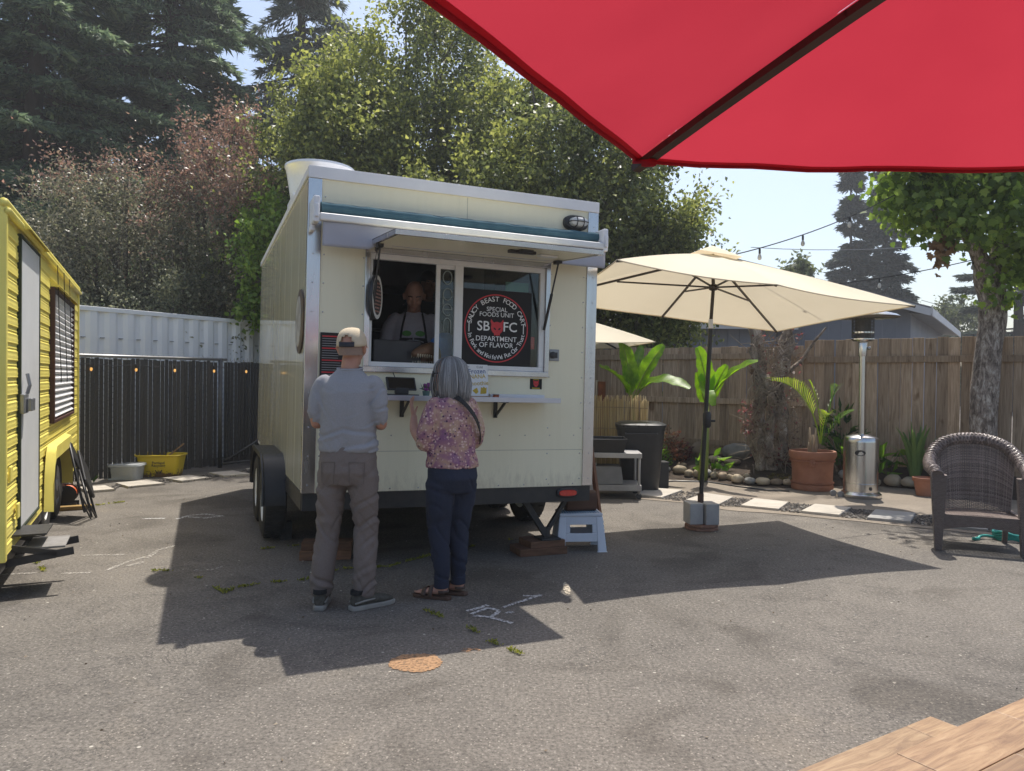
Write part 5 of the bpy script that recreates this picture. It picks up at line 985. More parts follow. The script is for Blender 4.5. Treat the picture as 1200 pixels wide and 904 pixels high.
mb.build('stump', M('palm_fibre', (.34, .26, .18), (.22, .16, .10), rough=.9, bump=.5, stretch=(4, 4, .5)), r, smooth=True)
def frond(pts, ln, mat, n=34, start=.25):
    P = [V(p)-PB for p in pts]; P = bez(P[0], P[1], P[2], 40) if len(P) == 3 else P; mb = MB(); mb.tube(P, [.009-.007*i/40 for i in range(41)], 6)
    for k in range(n):
        t = start+(1-start)*k/(n-1); i = t*40; a = P[int(min(i, 39))].lerp(P[min(int(i)+1, 40)], i-int(i)); tg = (P[min(int(i)+1, 40)]-P[max(int(i)-1, 0)]).normalized(); sd = tg.cross(V((0, 0, 1)))
        sd = sd.normalized() if sd.length > .05 else V((1, 0, 0)); l = ln*math.sin(PI*(.18+.74*(k/(n-1))))
        for sg in (-1, 1):
            d = (sd*sg*.75+tg*.75+V((0, 0, .22+.1*random.random()))).normalized(); e = a+d*l; m_ = a.lerp(e, .5)+V((0, 0, l*.06)); e = e+V((0, 0, -l*.16)); blade(mb, [a, m_, e], [.003, .0052, .0008], (0, 0, 1) if abs(d.z) < .9 else (0, 1, 0), .1)
    mb.build('frond', mat, r)
B = lambda x, y, dY=0: at(x, y, PB.y+dY)
random.seed(2); frond([B(961, 520), B(951, 448, -.1), B(903, 446, -.35)], .36, PALM, 26, .28); frond([B(963, 522), B(974, 462, .1), B(982, 452, -.1)], .24, PALD, 13); frond([B(962, 520), B(962, 470, .2), B(948, 446, .2)], .16, PALM, 10, .5); frond([B(964, 522), B(978, 490, -.2), B(1000, 482, -.3)], .24, PALD, 13); frond([B(962, 520), B(966, 480, -.1), B(972, 486, -.3)], .24, PALM, 12)
# patio heater
hp = gp(1017, 586); r = thing('patio_heater', 'stainless steel patio heater standing by the terracotta pot', 'patio heater', (hp.x, hp.y+.20, 0))
mb = MB(); mb.lathe([(.235, .0), (.245, .02), (.245, .05), (.225, .07), (.205, .085), (.205, .10)], 40); mb.build('base', STEEL, r, smooth='auto')
mb = MB(); mb.lathe([(.205, .10), (.208, .70), (.205, .745), (.19, .765), (.10, .79), (.045, .80)], 48); tk = mb.build('tank_housing', STEEL, r, smooth='auto')
mb = MB(); mb.tube([(.209*math.cos(a), .209*math.sin(a), .19) for a in [2*PI*k/48 for k in range(48)]], .003, 5, closed=True); mb.build('seam', STEEL, tk)
for a0, z_, w_, h_ in ((-2.05, .575, .30, .036), (-1.42, .135, .10, .022)):
    mb = MB(); mb.add([(.2105*math.cos(a0+w_*math.cos(q)), .2105*math.sin(a0+w_*math.cos(q)), z_+h_*math.sin(q)) for q in [2*PI*k/24 for k in range(24)]], [tuple(range(24))]); mb.build('slot', BLACK, tk)
mb = MB(); mb.tube([(0, 0, .79), (0, 0, 1.90)], .038, 16); mb.build('pole', STEEL, r, smooth='auto')
mb = MB(); mb.lathe([(.05, 1.78), (.052, 1.80), (.052, 1.96), (.045, 1.98)], 16); mb.tube([(.05, -.02, 1.88), (.085, -.03, 1.88)], .02, 8); mb.build('valve_collar', STEEL, r, smooth='auto')
mb = MB(); mb.lathe([(.11, 1.965), (.135, 1.985), (.135, 2.0), (.13, 2.005)], 28); mb.lathe([(.125, 2.06), (.13, 2.065), (.13, 2.085), (.12, 2.09)], 28); mb.build('burner_ring', STEEL, r, smooth='auto')
mb = MB()
for k in range(20): a = 2*PI*k/20; mb.tube([(.128*math.cos(a), .128*math.sin(a), 1.99), (.128*math.cos(a), .128*math.sin(a), 2.26)], .004, 5)
for z_ in (2.02, 2.04, 2.12, 2.16, 2.20, 2.24): mb.tube([(.128*math.cos(2*PI*k/28), .128*math.sin(2*PI*k/28), z_) for k in range(28)], .003, 5, closed=True)
mb.lathe([(.09, 2.0), (.09, 2.25)], 20); tag(mb.build('burner_cage', M('sooty_mesh', (.12, .11, .10), (.07, .065, .06), rough=.5, metal=.6), r), kind='stuff')
mb = MB(); mb.lathe([(.42, 2.265), (.425, 2.272), (.38, 2.30), (.2, 2.345), (.04, 2.36), (.001, 2.362)], 40, capb=False, capt=False); mb.build('reflector_dome', STEEL, r, smooth='auto', solid=.003)
for k in (0, 1): mb = MB(); T = Matrix.Translation((-.26-.05*k, -.02+.10*k, .04)) @ Matrix.Rotation(PI/2, 4, 'X'); mb.lathe([(.04, -.014), (.04, .014)], 16, T); mb.build('caster', M('caster_grey', (.3, .29, .28)), r, bevel=.004)
# spiky plant, its pot
r = thing('spiky_plant', 'clump of long sword shaped green leaves by the wooden fence', 'plant', gz(1072, 562)); random.seed(6); SPK = leaf_mat('sword_leaf', [(0, (.07, .14, .04)), (.5, (.14, .23, .07)), (1, (.25, .34, .12))], .3)
for k in range(46):
    a = random.random()*6.28; l = random.uniform(.45, .95); tl_ = random.uniform(.05, .55); e = V((math.cos(a)*l*tl_, math.sin(a)*l*tl_, l*(1-tl_*.45))); m_ = V((math.cos(a)*l*tl_*.3, math.sin(a)*l*tl_*.3, l*.6)); pts = bez((0.05*math.cos(a), .05*math.sin(a), 0), m_, e, 7); mb = MB(); blade(mb, pts, [.018, .026, .028, .027, .024, .019, .012, .002], (math.cos(a), math.sin(a), .2), .3); mb.build('leaf', SPK, r, smooth=True)
q = gp(1090, 583); r = thing('small_pot', 'small terracotta pot beside the wicker chair', 'plant pot', (q.x, q.y+.12, 0)); mb = MB(); mb.lathe([(.10, 0), (.135, .19), (.145, .19), (.148, .235), (.132, .235), (.125, .20), (.001, .2)], 28, capt=False); mb.build('pot_body', TER, r, smooth='auto'); mb = MB(); mb.lathe([(.148, .190), (.153, .2), (.152, .236), (.147, .24)], 28, capb=False, capt=False); mb.build('rim', TER, r, smooth='auto')
# ------------------------------------------------------------------ cart, bin, reed screen
r = thing('utility_cart', 'grey metal cart with a black tray beside the food trailer', 'cart', (1.10, 9.45, 0), -.05)
CG = M('cart_grey', (.36, .35, .34), (.27, .26, .25), rough=.5)
for x in (-.47, .47):
    for y in (-.22, .22): mb = MB(); mb.tube([(x, y, .06), (x, y, .56)], .016, 10); lg = mb.build('leg', CG, r, smooth=True); mb = MB(); mb.lathe([(.035, -.012), (.035, .012)], 14, Matrix.Translation((x, y, .036)) @ Matrix.Rotation(PI/2, 4, 'X')); mb.build('caster', BLACK, lg, bevel=.003)
MB().box((-.50, -.25, .50), (.50, .25, .56)).build('upper_shelf', CG, r, bevel=.006); MB().box((-.50, -.25, .10), (.50, .25, .17)).build('lower_shelf', CG, r, bevel=.006)
r = thing('black_tray', 'black tub tray on the grey cart beside the trailer', 'tray', (.98, 9.45, .562), -.05); mb = MB(); mb.add([(-.46, -.2, 0), (.40, -.2, 0), (.40, .2, 0), (-.46, .2, 0), (-.5, -.23, .16), (.44, -.23, .16), (.44, .23, .16), (-.5, .23, .16)], [(3, 2, 1, 0), (0, 1, 5, 4), (1, 2, 6, 5), (2, 3, 7, 6), (3, 0, 4, 7)]); mb.build('tray_body', BLACK, r, solid=.006); mb = MB(); mb.tube([(-.5, -.23, .16), (.44, -.23, .16), (.44, .23, .16), (-.5, .23, .16)], .010, 6, closed=True); mb.build('rim', BLACK, r)
r = thing('grey_toolbox', 'grey lidded box on the lower shelf of the cart', 'box', (1.08, 9.40, .172), -.05); mb = MB(); mb.add([(-.40, -.18, 0), (.30, -.18, 0), (.30, .18, 0), (-.40, .18, 0), (-.40, -.16, .22), (.27, -.16, .22), (.27, .16, .22), (-.40, .16, .22)], [(3, 2, 1, 0), (4, 5, 6, 7), (0, 1, 5, 4), (1, 2, 6, 5), (2, 3, 7, 6), (3, 0, 4, 7)]); mb.build('box_body', M('box_grey', (.17, .17, .17), (.13, .13, .13), rough=.6), r, bevel=.01); mb = MB(); mb.box((-.12, -.02, .2205), (-.02, .02, .245)); mb.build('handle', M('box_pale', (.5, .48, .4)), r)
bp = V((1.70, 10.0, 0)); r = thing('trash_bin', 'tall black plastic trash bin with a lid in front of the reed screen', 'trash bin', bp, -.12)
def rrect(w_, d_, z, p=5): return ((0, 0, z), w_/2, d_/2, (1, 0, 0), (0, 1, 0))
mb = MB(); mb.loft([rrect(.46, .46, .0), rrect(.48, .48, .03), rrect(.61, .58, .80), rrect(.63, .60, .80), rrect(.63, .60, .84)], 40, 5); mb.build('bin_body', BLACK, r, smooth='auto'); mb = MB(); mb.loft([rrect(.66, .63, .842), rrect(.66, .63, .872), rrect(.52, .50, .90), rrect(.40, .4, .905)], 40, 5); mb.build('lid', M('lid_black', (.028, .028, .03), rough=.3), r, smooth='auto')
mb = MB(); mb.tube([(-.2, -.30, .77), (-.2, -.33, .76), (.2, -.33, .76), (.2, -.30, .77)], .010, 6); mb.build('handle', BLACK, r)
mb = MB()
for x in (-.14, .14): mb.box((x-.008, -.29, .10), (x+.008, -.245, .70))
mb.build('rib', BLACK, r) if 0 else None
r = thing('black_crate', 'small black crate tucked behind the trash bin', 'crate', (2.02, 10.28, 0), .1); MB().box((-.09, -.12, 0), (.09, .12, .33)).build('crate_body', BLACK, r, bevel=.006); MB().box((-.095, -.125, .331), (.095, .125, .35)).build('crate_rim', BLACK, r)
r = thing('reed_screen', 'roll of pale dry reed fencing behind the trash bin', 'reed screen', (1.40, 10.80, 0), -.15); random.seed(31); REED = M('dry_reed', (.44, .33, .16), (.30, .21, .09), rough=.7, scale=3, stretch=(1, 1, .4))
s_ = NT('reed_straw'); g_ = s_.n('NewGeometry'); rp_ = s_.ramp(g_.outputs['Random Per Island'], [(0, (.22, .15, .06)), (.5, (.42, .31, .14)), (1, (.60, .48, .26))]); s_.l(rp_.outputs[0], s_.b.inputs['Base Color']); s_.b.inputs['Roughness'].default_value = .7
mb = MB()
for k in range(190): x = -.55+1.08*k/190; y = random.uniform(-.015, .015); h = 1.19+random.uniform(-.06, .05); mb.tube([(x, y, 0), (x+random.uniform(-.008, .008), y, h*.5), (x+random.uniform(-.015, .015), y, h)], random.uniform(.0035, .006), 5)
tag(mb.build('reeds', s_.m, r, smooth=True), kind='stuff')
for z_ in (.15, .45, .75, 1.05): mb = MB(); mb.tube([(-.55, -.022, z_), (.0, -.024, z_+.01), (.53, -.022, z_)], .003, 5); mb.build('tie_wire', M('tie_wire', (.2, .17, .12)), r)
mb = MB(); mb.tube([(0, 0, 0), (0, 0, 1.42)], .06, 12); o = mb.build('rusty_post', M('rust', (.20, .07, .03), (.12, .04, .02), rough=.85), None, loc=(at(705, 460, 11.4).x, 11.4, 0)); tag(o, 'short rusty brown post behind the reed screen', 'post')
mb = MB(); mb.tube([(0, 0, 0), (0, 0, 1.44)], .02, 8); o = mb.build('thin_pipe', GALV, None, loc=(at(700, 460, 11.42).x-.01, 11.42, 0)); tag(o, 'thin grey pipe beside the short rusty post', 'pipe')
# ------------------------------------------------------------------ cream umbrellas
CREAMF = fabric('cream_canvas', (.87, .775, .59), (.83, .735, .55), .25, 2.)
def rect_umbrella(name, label, base, top, cen, rot, hw, hd, zc, slope, apex, closed_top=True):
    """canopy: rectangle of half sizes hw x hd about cen at height zc, tilted by slope=(dz/du,dz/dv); apex above"""
    r = thing(name, label, 'umbrella', base); B0 = V(base); c, s = math.cos(rot), math.sin(rot); U = V((c, s, slope[0])); W_ = V((-s, c, slope[1])); Cn = V((cen[0], cen[1], zc))
    ctl = [(-hw, -hd), (0, -hd*1.0), (hw, -hd), (hw, hd), (0, hd), (-hw, hd)]; cor = [Cn+U*a+W_*b for a, b in ctl]; ap = Cn+V((0, 0, apex))
    for i in range(6):
        a, b = cor[i], cor[(i+1) % 6]
        def pt(u, v, a=a, b=b):      # u along edge, v from apex to edge, a little sag between the ribs and a scalloped edge
            e = a.lerp(b, u); p = ap.lerp(e, v); inward = (Cn-e)*(.055*4*u*(1-u)); return p+inward*v*v+V((0, 0, -.05*4*u*(1-u)*v*(1.3-v)+.06*v*(1-v)*4*.35))-B0
        mb = MB(); mb.grid(14, 14, pt); p_ = mb.build('canopy_panel', CREAMF, r, smooth=True)
        mb = MB(); mb.tube([pt(k/14, 1)+V((0, 0, -.004)) for k in range(15)], .006, 5); mb.build('hem', CREAMF, p_, smooth=True)
    DK = M('dark_bronze', (.045, .035, .028), (.06, .048, .04), rough=.4, metal=.5)
    hub = ap-V((0, 0, .03)); hub2 = V(base).lerp(V(top), 1)
    for p in cor:
        mb = MB(); mb.bar(hub-B0, p-B0-V((0, 0, .012)), .014, .022); rb = mb.build('rib', DK, r)
        mb = MB(); m_ = hub.lerp(p, .52)-V((0, 0, .02)); mb.bar(V(top)-B0-V((0, 0, .0)), m_-B0, .012, .016); mb.build('strut', DK, rb)
    mb = MB(); mb.lathe([(.03, -.03), (.045, -.02), (.045, .02), (.03, .03)], 14, Matrix.Translation(V(top)-B0)); mb.build('hub', DK, r, smooth='auto')
    mb = MB(); vd = [ap+(p-ap)*.16+V((0, 0, .05)) for p in cor]; tp = ap+V((0, 0, .085)); mb.add([tp-B0]+[p-B0 for p in vd], [(0, k+1, (k+1) % 6+1) for k in range(6)]); mb.build('vent_cap', CREAMF, r)
    return r, B0, ap, DK
ub = V((1.872, 7.46, .20)); ut = at(836, 337, 7.43)
UR, B0, UAP, DK = rect_umbrella('patio_umbrella', 'cream rectangular patio umbrella on a pole weighted with concrete blocks', ub, ut, (1.955, 7.45), math.radians(17.5), 1.50, 1.0, 2.225, (-.083, -.062), .47)
j = at(833, 378, 7.45)-B0; mb = MB(); mb.tube([(0, 0, .04), j-V((.0, 0, .05))], .021, 14); mb.build('lower_pole', M('pole_black', (.02, .019, .018), rough=.35), UR, smooth='auto'); mb = MB(); mb.tube([j, ut-B0, UAP-B0], .017, 12); mb.build('upper_pole', DK, UR, smooth='auto')
mb = MB(); mb.tube([j-V((0, 0, .06)), j+V((0, 0, .03))], .022, 12); mb.build('tilt_joint', WALU, UR, smooth='auto')
k = (at(828.5, 492, 7.45)-B0); mb = MB(); mb.lathe([(.028, -.08), (.04, -.06), (.042, .05), (.03, .08)], 16, Matrix.Translation(k)); mb.tube([k+V((.03, -.02, -.01)), k+V((.075, -.03, -.01))], .012, 8); mb.build('crank_housing', BLACK, UR, smooth='auto')
mb = MB(); mb.lathe([(.048, .0), (.045, .04), (.03, .06), (.03, .14)], 16); mb.build('foot_socket', M('rusty_iron', (.10, .055, .035), (.07, .04, .03), rough=.7), UR, smooth='auto')
CIN = M('cinder_concrete', (.42, .41, .39), (.33, .32, .31), rough=.95, scale=6, bump=.6, bscale=70)
for k, (x, lab) in enumerate([(-.085, 'grey concrete block nearer the trailer at the cream umbrella foot'), (.065, 'grey concrete block nearer the palm pot at the cream umbrella foot')]):
    mb = MB(); w_ = .068; mb.box((-w_, -.10, 0), (w_, .10, .205)); tag(mb.build('concrete_block', CIN, None, bevel=.008, loc=(1.872+x+.01, 7.45-.02*k, .052), rot=(0, 0, .12)), lab, 'concrete block', None)
DSC = M('umbrella_disc', (.25, .13, .085), (.17, .09, .06), rough=.8, scale=5, bump=.4, stretch=(1, 6, 1))
for z0, r0, lab in ((0, .165, 'lower round wooden disc under the umbrella blocks'), (.027, .158, 'upper round wooden disc under the umbrella blocks')):
    mb = MB(); mb.lathe([(r0, 0), (r0+.004, .006), (r0, .025)], 8); tag(mb.build('wooden_disc', DSC, None, bevel=.004, loc=(1.872, 7.42, z0), rot=(0, 0, .3+z0*10)), lab, 'wooden disc')
U2, B2, A2, _ = rect_umbrella('patio_umbrella', 'second cream patio umbrella behind the food trailer', (.50, 11.2, 0), (.50, 11.2, 2.25), (.50, 11.2), math.radians(6), 1.33, 1.1, 1.97, (0, 0), .50); mb = MB(); mb.tube([(0, 0, 0), (0, 0, 2.45)], .022, 12); mb.build('pole', DK, U2, smooth='auto'); mb = MB(); mb.lathe([(.25, 0), (.25, .05), (.06, .09), (.04, .25)], 24); mb.build('base', BLACK, U2, smooth='auto')
# ------------------------------------------------------------------ red umbrella overhead, table and bench
REDF = fabric('red_canvas', (.47, .038, .060), (.41, .030, .050), .47, 1.5)
RC = V((.352*.85, 2.18*.85, 1.46+.63*.85)); dirs = [math.radians(-54.5-180+60*k) for k in range(6)]; RR = 1.32; cen = V((RC.x+RR*math.cos(math.radians(-54.5)), RC.y+RR*math.sin(math.radians(-54.5)), RC.z)); RAP = cen+V((0, 0, .34))
RU = thing('red_umbrella', 'red canvas umbrella overhead with a dark rib running to its corner', 'umbrella', (cen.x, cen.y, .0)); RB = V(RU.location); cor = [cen+V((RR*math.cos(a), RR*math.sin(a), 0)) for a in dirs]; cor[0] = RC.copy(); cor[1] = RC+V((-.490, -.872, .005))*1.32; cor[5] = RC+V((1.32, .017, .010))
for i in range(6):
    a, b = cor[i], cor[(i+1) % 6]
    def pt(u, v, a=a, b=b): e = a.lerp(b, u); p = RAP.lerp(e, v); return p+(cen-e)*(.035*4*u*(1-u))*v*v+V((0, 0, -.035*4*u*(1-u)*v+.05*4*v*(1-v)*.4))-RB+V((0, 0, .006*noise.noise(V((u*7+a.x*3, v*3.5, 1)))+.004*noise.noise(V((u*3, v*14, a.y*5)))*(1 if v > .55 else .4)))
    mb = MB(); mb.grid(20, 20, pt); p_ = mb.build('canopy_panel', REDF, RU, smooth=True); mb = MB(); mb.tube([pt(k/20, 1) for k in range(21)], .006, 5); mb.build('hem', REDF, p_, smooth=True); mb = MB(); mb.grid(20, 2, lambda u, v, pt=pt: pt(u, .986+.013*v)-V((0, 0, .0025))); mb.build('hem_band', REDF, p_, smooth=True)
RIB = M('brown_rib', (.055, .030, .024), (.04, .022, .018), rough=.6)
for p in cor:
    mb = MB(); mid = [RAP.lerp(p, t)+V((0, 0, .05*4*t*(1-t)*.4-.020))-RB for t in [k/12 for k in range(13)]]
    for a, b in zip(mid, mid[1:]): mb.bar(a, b+(b-a)*.05, .026, .016)
    rb = mb.build('rib', RIB, RU); mb = MB(); mb.bar(p-RB-V((0, 0, .035))+(RAP-p)*.045, p-RB-V((0, 0, .004))-(RAP-p)*.006, .030, .020); mb.build('corner_pocket', REDF, rb, bevel=.01)
mb = MB(); mb.tube([(0, 0, .0), (0, 0, 2.45)], .02, 12); mb.build('pole', RIB, RU, smooth='auto'); mb = MB(); mb.lathe([(.26, 0), (.26, .05), (.05, .09), (.035, .3)], 24); mb.build('base', BLACK, RU, smooth='auto')
def table_wood():
    s = NT('table_wood'); v = s.coords((1, 9, 9)); g = s.noise(v, 3.2, 7, .7, 2.2); r = s.ramp(g, [(.28, (.13, .068, .032)), (.46, (.235, .145, .07)), (.6, (.32, .215, .112)), (.74, (.39, .285, .165))]); oi = s.n('ObjectInfo'); mr = s.n('MapRange', i_3=.75, i_4=1.15); s.l(oi.outputs['Random'], mr.inputs[0]); hs = s.n('HueSaturation'); s.l(r.outputs[0], hs.inputs['Color']); s.l(mr.outputs[0], hs.inputs['Value'])
    s.l(hs.outputs[0], s.b.inputs['Base Color']); s.b.inputs['Roughness'].default_value = .5; s.l(s.bump(g, .2, .002), s.b.inputs['Normal']); return s.m
TWD = table_wood()
def plank_top(name, label, cat, org, ang, x0, x1, y0, y1, z, th, nrow, legs, seed):
    r = thing(name, label, cat, (org[0], org[1], 0), ang); rd = random.Random(seed); bw = (y1-y0)/nrow
    for k in range(nrow):
        x = x0
        while x < x1-.01:
            l = min(rd.uniform(.28, .55), x1-x); l = x1-x if x1-(x+l) < .12 else l
            MB().box((x+.0008, y0+k*bw+.0008, z-th), (x+l-.0008, y0+(k+1)*bw-.0008, z+rd.uniform(-.0006, .0006))).build('plank', TWD, r, bevel=.0015); x += l
    for lx, ly in legs: MB().box((lx-.035, ly-.035, 0), (lx+.035, ly+.035, z-th-.001)).build('leg', TWD, r, bevel=.004)
    MB().box((x0+.08, y0+.06, z-th-.06), (x1-.08, y1-.06, z-th-.001)).build('under_frame', TWD, r)
ta = math.atan2(.152, .243); c_, s_ = math.cos(ta), math.sin(ta)
plank_top('picnic_table', 'wooden picnic table top of staggered planks under the red umbrella', 'table', (.923, 1.556), ta, -.95, 1.15, -1.18, 0, .75, .03, 10, ((-.85, -1.1), (-.85, -.08), (1.05, -1.1), (1.05, -.08)), 3)
plank_top('bench', 'wooden plank bench beside the picnic table', 'bench', (1.265, 2.263), ta, -1.75, 0, -.33, 0, .46, .03, 3, ((-1.65, -.27), (-1.65, -.06), (-.1, -.27), (-.1, -.06)), 5)
# ------------------------------------------------------------------ wicker armchair
def wicker_mat():
    s = NT('wicker'); v = s.coords(rnd=False); br = s.n('TexBrick', i_Scale=1.0); br.offset = .5; br.inputs['Scale'].default_value = 55.; br.inputs['Mortar Size'].default_value = .10; br.inputs['Mortar Smooth'].default_value = .8; br.inputs['Brick Width'].default_value = .9; br.inputs['Row Height'].default_value = .38
    sep = s.n('SeparateXYZ'); s.l(v, sep.inputs[0]); cb = s.n('CombineXYZ'); ad = s.n('Math', operation='ADD'); s.l(sep.outputs[0], ad.inputs[0]); s.l(sep.outputs[1], ad.inputs[1]); s.l(ad.outputs[0], cb.inputs[0]); s.l(sep.outputs[2], cb.inputs[1]); s.l(cb.outputs[0], br.inputs['Vector'])
    br.inputs['Color1'].default_value = (.19, .145, .128, 1); br.inputs['Color2'].default_value = (.27, .215, .19, 1); br.inputs['Mortar'].default_value = (.035, .026, .022, 1); s.l(br.outputs['Color'], s.b.inputs['Base Color']); s.b.inputs['Roughness'].default_value = .42
    iv = s.n('Math', operation='SUBTRACT', i_0=1.); s.l(br.outputs['Fac'], iv.inputs[1]); s.l(s.bump(iv.outputs[0], .9, .006), s.b.inputs['Normal']); return s.m
WIC = wicker_mat(); STR = leaf_mat('wicker_strand', [(0, (.10, .075, .066)), (.5, (.19, .148, .132)), (1, (.31, .25, .225))], 0, .38, .5)
wc = (gp(1100, 645)+gp(1203, 656))/2; r = thing('wicker_armchair', 'brown wicker armchair with a rounded back by the planting bed', 'armchair', (wc.x+.13, wc.y+.30, 0), math.radians(-24)); 
hw_ = .34
for sx in (-1, 1):
    mb = MB(); mb.add([(sx*(hw_-.05), -.32, 0), (sx*(hw_+.005), -.32, 0), (sx*(hw_+.005), -.26, 0), (sx*(hw_-.05), -.26, 0), (sx*(hw_-.085), -.335, .66), (sx*(hw_+.045), -.335, .66), (sx*(hw_+.045), -.23, .66), (sx*(hw_-.085), -.23, .66)], [(3, 2, 1, 0), (4, 5, 6, 7), (0, 1, 5, 4), (1, 2, 6, 5), (2, 3, 7, 6), (3, 0, 4, 7)]); mb.build('leg', WIC, r, bevel=.008)
    mb = MB(); mb.add([(sx*.27-.02, .30, 0), (sx*.27+.02, .30, 0), (sx*.27+.02, .34, 0), (sx*.27-.02, .34, 0), (sx*.28-.025, .22, .40), (sx*.28+.025, .22, .40), (sx*.28+.025, .28, .40), (sx*.28-.025, .28, .40)], [(3, 2, 1, 0), (4, 5, 6, 7), (0, 1, 5, 4), (1, 2, 6, 5), (2, 3, 7, 6), (3, 0, 4, 7)]); mb.build('leg', WIC, r, bevel=.006)
arm = [(-.335, -.335, .655), (-.35, -.22, .685), (-.365, -.05, .70), (-.36, .10, .74), (-.32, .22, .82), (-.24, .30, .895), (-.12, .345, .935), (0, .355, .945)]; arm = arm+[(-x, y, z) for x, y, z in arm[-2::-1]]
def smooth_path(P, n):
    P = [V(p) for p in P]; out = []
    for i in range(len(P)-1):
        p0, p1, p2, p3 = P[max(i-1, 0)], P[i], P[i+1], P[min(i+2, len(P)-1)]
        for k in range(n): t = k/n; out.append(.5*((2*p1)+(p2-p0)*t+(2*p0-5*p1+4*p2-p3)*t*t+(3*p1-p0-3*p2+p3)*t**3))
    return out+[P[-1]]
ap_ = smooth_path(arm, 8); mb = MB(); mb.tube(ap_, [.047+.003*math.sin(i*.1) for i in range(len(ap_))], 18); ar = mb.build('arm_roll', WIC, r, smooth='auto')
mb = MB()
for k in range(0, int(len(ap_)*1.45)):       # wrapped strands around the roll
    t = min(k/1.45, len(ap_)-1.001); i = int(min(t, len(ap_)-2)); p = ap_[i].lerp(ap_[i+1], t-i); tg = (ap_[i+1]-ap_[i]).normalized(); a = tg.orthogonal().normalized(); b = tg.cross(a)
    mb.tube([p+(a*math.cos(q)+b*math.sin(q))*.0485+tg*.010*math.sin(q*3+k*2.1) for q in [2*PI*j/20 for j in range(20)]], .0058, 5, closed=True)
tag(mb.build('wrapped_strands', STR, ar), kind='stuff')
def back_pt(u, v):      # u -1..1, v 0 (seat) .. 1 (top)
    top = .90-.17*abs(u)**3; z = .30+(top-.30)*v; x = (.285+.035*v)*u; y = .26+.085*v-.11*u*u*(1+.2*v); return V((x, y, z))
mb = MB(); NR = 50; NC = 34
for i in range(NR):
    v0 = (i+.5)/NR; pts = []
    for k in range(NC*2+1): u = -1+2*k/(NC*2); p = back_pt(u, v0); s__ = 1 if (k//2+i) % 2 == 0 else -1; pts.append(p+V((0, -.0035*s__, 0)))
    vs = []; 
    for p in pts: vs += [p+V((0, 0, .0050)), p-V((0, 0, .0050))]
    mb.add(vs, [(2*k, 2*k+1, 2*k+3, 2*k+2) for k in range(len(pts)-1)])
for k in range(NC+1): u = -1+2*k/NC; mb.tube([back_pt(u, t/8) for t in range(9)], .0042, 4)
tag(mb.build('back_weave', STR, r), kind='stuff')
mb = MB(); NX, NY = 40, 30
def seat_pt(u, v): return V(((u*2-1)*.285, -.30+.56*v, .315-.03*v+.012*math.sin(PI*u)))
for i in range(NY): vs = []; q = [seat_pt(k/(NX), (i+.5)/NY)+V((0, 0, .003*(1 if (k+i) % 2 else -1))) for k in range(NX+1)]; [vs.extend([p+V((0, .0068, 0)), p-V((0, .0068, 0))]) for p in q]; mb.add(vs, [(2*k, 2*k+1, 2*k+3, 2*k+2) for k in range(NX)])
for k in range(0, NX+1, 2): mb.tube([seat_pt(k/NX, t/6) for t in range(7)], .004, 4)
tag(mb.build('seat_weave', STR, r), kind='stuff')
mb = MB(); n = 20
for k in range(n): 
    u0, u1 = -1+2*k/n, -1+2*(k+1)/n; zb = lambda u: .185+.035*(1-u*u)*1.2-.06*(abs(u) > .9)*0
    f = lambda u, z, y: V((u*.30, y, z)); mb.add([f(u0, zb(u0), -.315), f(u1, zb(u1), -.315), f(u1, .322, -.318), f(u0, .322, -.318), f(u0, zb(u0), -.29), f(u1, zb(u1), -.29), f(u1, .322, -.29), f(u0, .322, -.29)], [(0, 1, 2, 3), (3, 2, 6, 7), (0, 4, 5, 1), (4, 7, 6, 5)])
mb.build('front_apron', WIC, r, smooth='auto')
for sx in (-1, 1): mb = MB(); mb.bar((sx*.31, -.26, .26), (sx*.285, .26, .26), .03, .12); mb.build('side_apron', WIC, r)
mb = MB(); mb.bar((-.28, .262, .25), (.28, .262, .25), .03, .10); mb.build('back_apron', WIC, r)
r = thing('teal_hose', 'coil of teal hose on the ground behind the wicker armchair', 'hose', tuple(gp(1188, 633))); random.seed(1); mb = MB()
for k in range(4): mb.tube([((.17+.02*k)*math.cos(2*PI*j/28)+.02*k, (.13+.012*k)*math.sin(2*PI*j/28), .02+.018*k+.012*math.sin(j*1.1+k)) for j in range(28)], .013, 8, closed=True)
mb.build('hose_coil', M('teal_hose', (.02, .30, .26), (.015, .22, .2), rough=.4), r, smooth=True); mb = MB(); mb.tube(bez((-.15, 0, .02), (-.30, .05, .05), (-.34, -.02, .013), 10), .013, 8); mb.tube([(-.34, -.02, .013), (-.40, -.04, .014)], .018, 8); mb.build('nozzle', M('teal_hose', (.02, .3, .26)), r, smooth=True)
# ------------------------------------------------------------------ neighbour's house
SID = M('grey_siding', (.24, .26, .31), (.20, .22, .27), rough=.7, scale=2, var=.03); FAS = M('grey_fascia', (.62, .63, .65), (.55, .56, .58), rough=.6, var=.03)
def shingle():
    s = NT('shingles'); v = s.coords(rnd=False); br = s.n('TexBrick'); br.inputs['Scale'].default_value = 3.2; br.inputs['Mortar Size'].default_value = .02; br.inputs['Row Height'].default_value = .42; br.inputs['Brick Width'].default_value = .9; br.offset = .5; s.l(v, br.inputs['Vector']); br.inputs['Color1'].default_value = (.20, .20, .215, 1); br.inputs['Color2'].default_value = (.27, .265, .28, 1); br.inputs['Mortar'].default_value = (.10, .10, .105, 1)
    n = s.noise(v, 3, 5, .6); c = s.mix(.35, br.outputs['Color'], s.ramp(n, [(.3, (.13, .13, .14)), (.7, (.34, .33, .34))]).outputs[0]); s.l(c, s.b.inputs['Base Color']); s.b.inputs['Roughness'].default_value = .95; return s.m
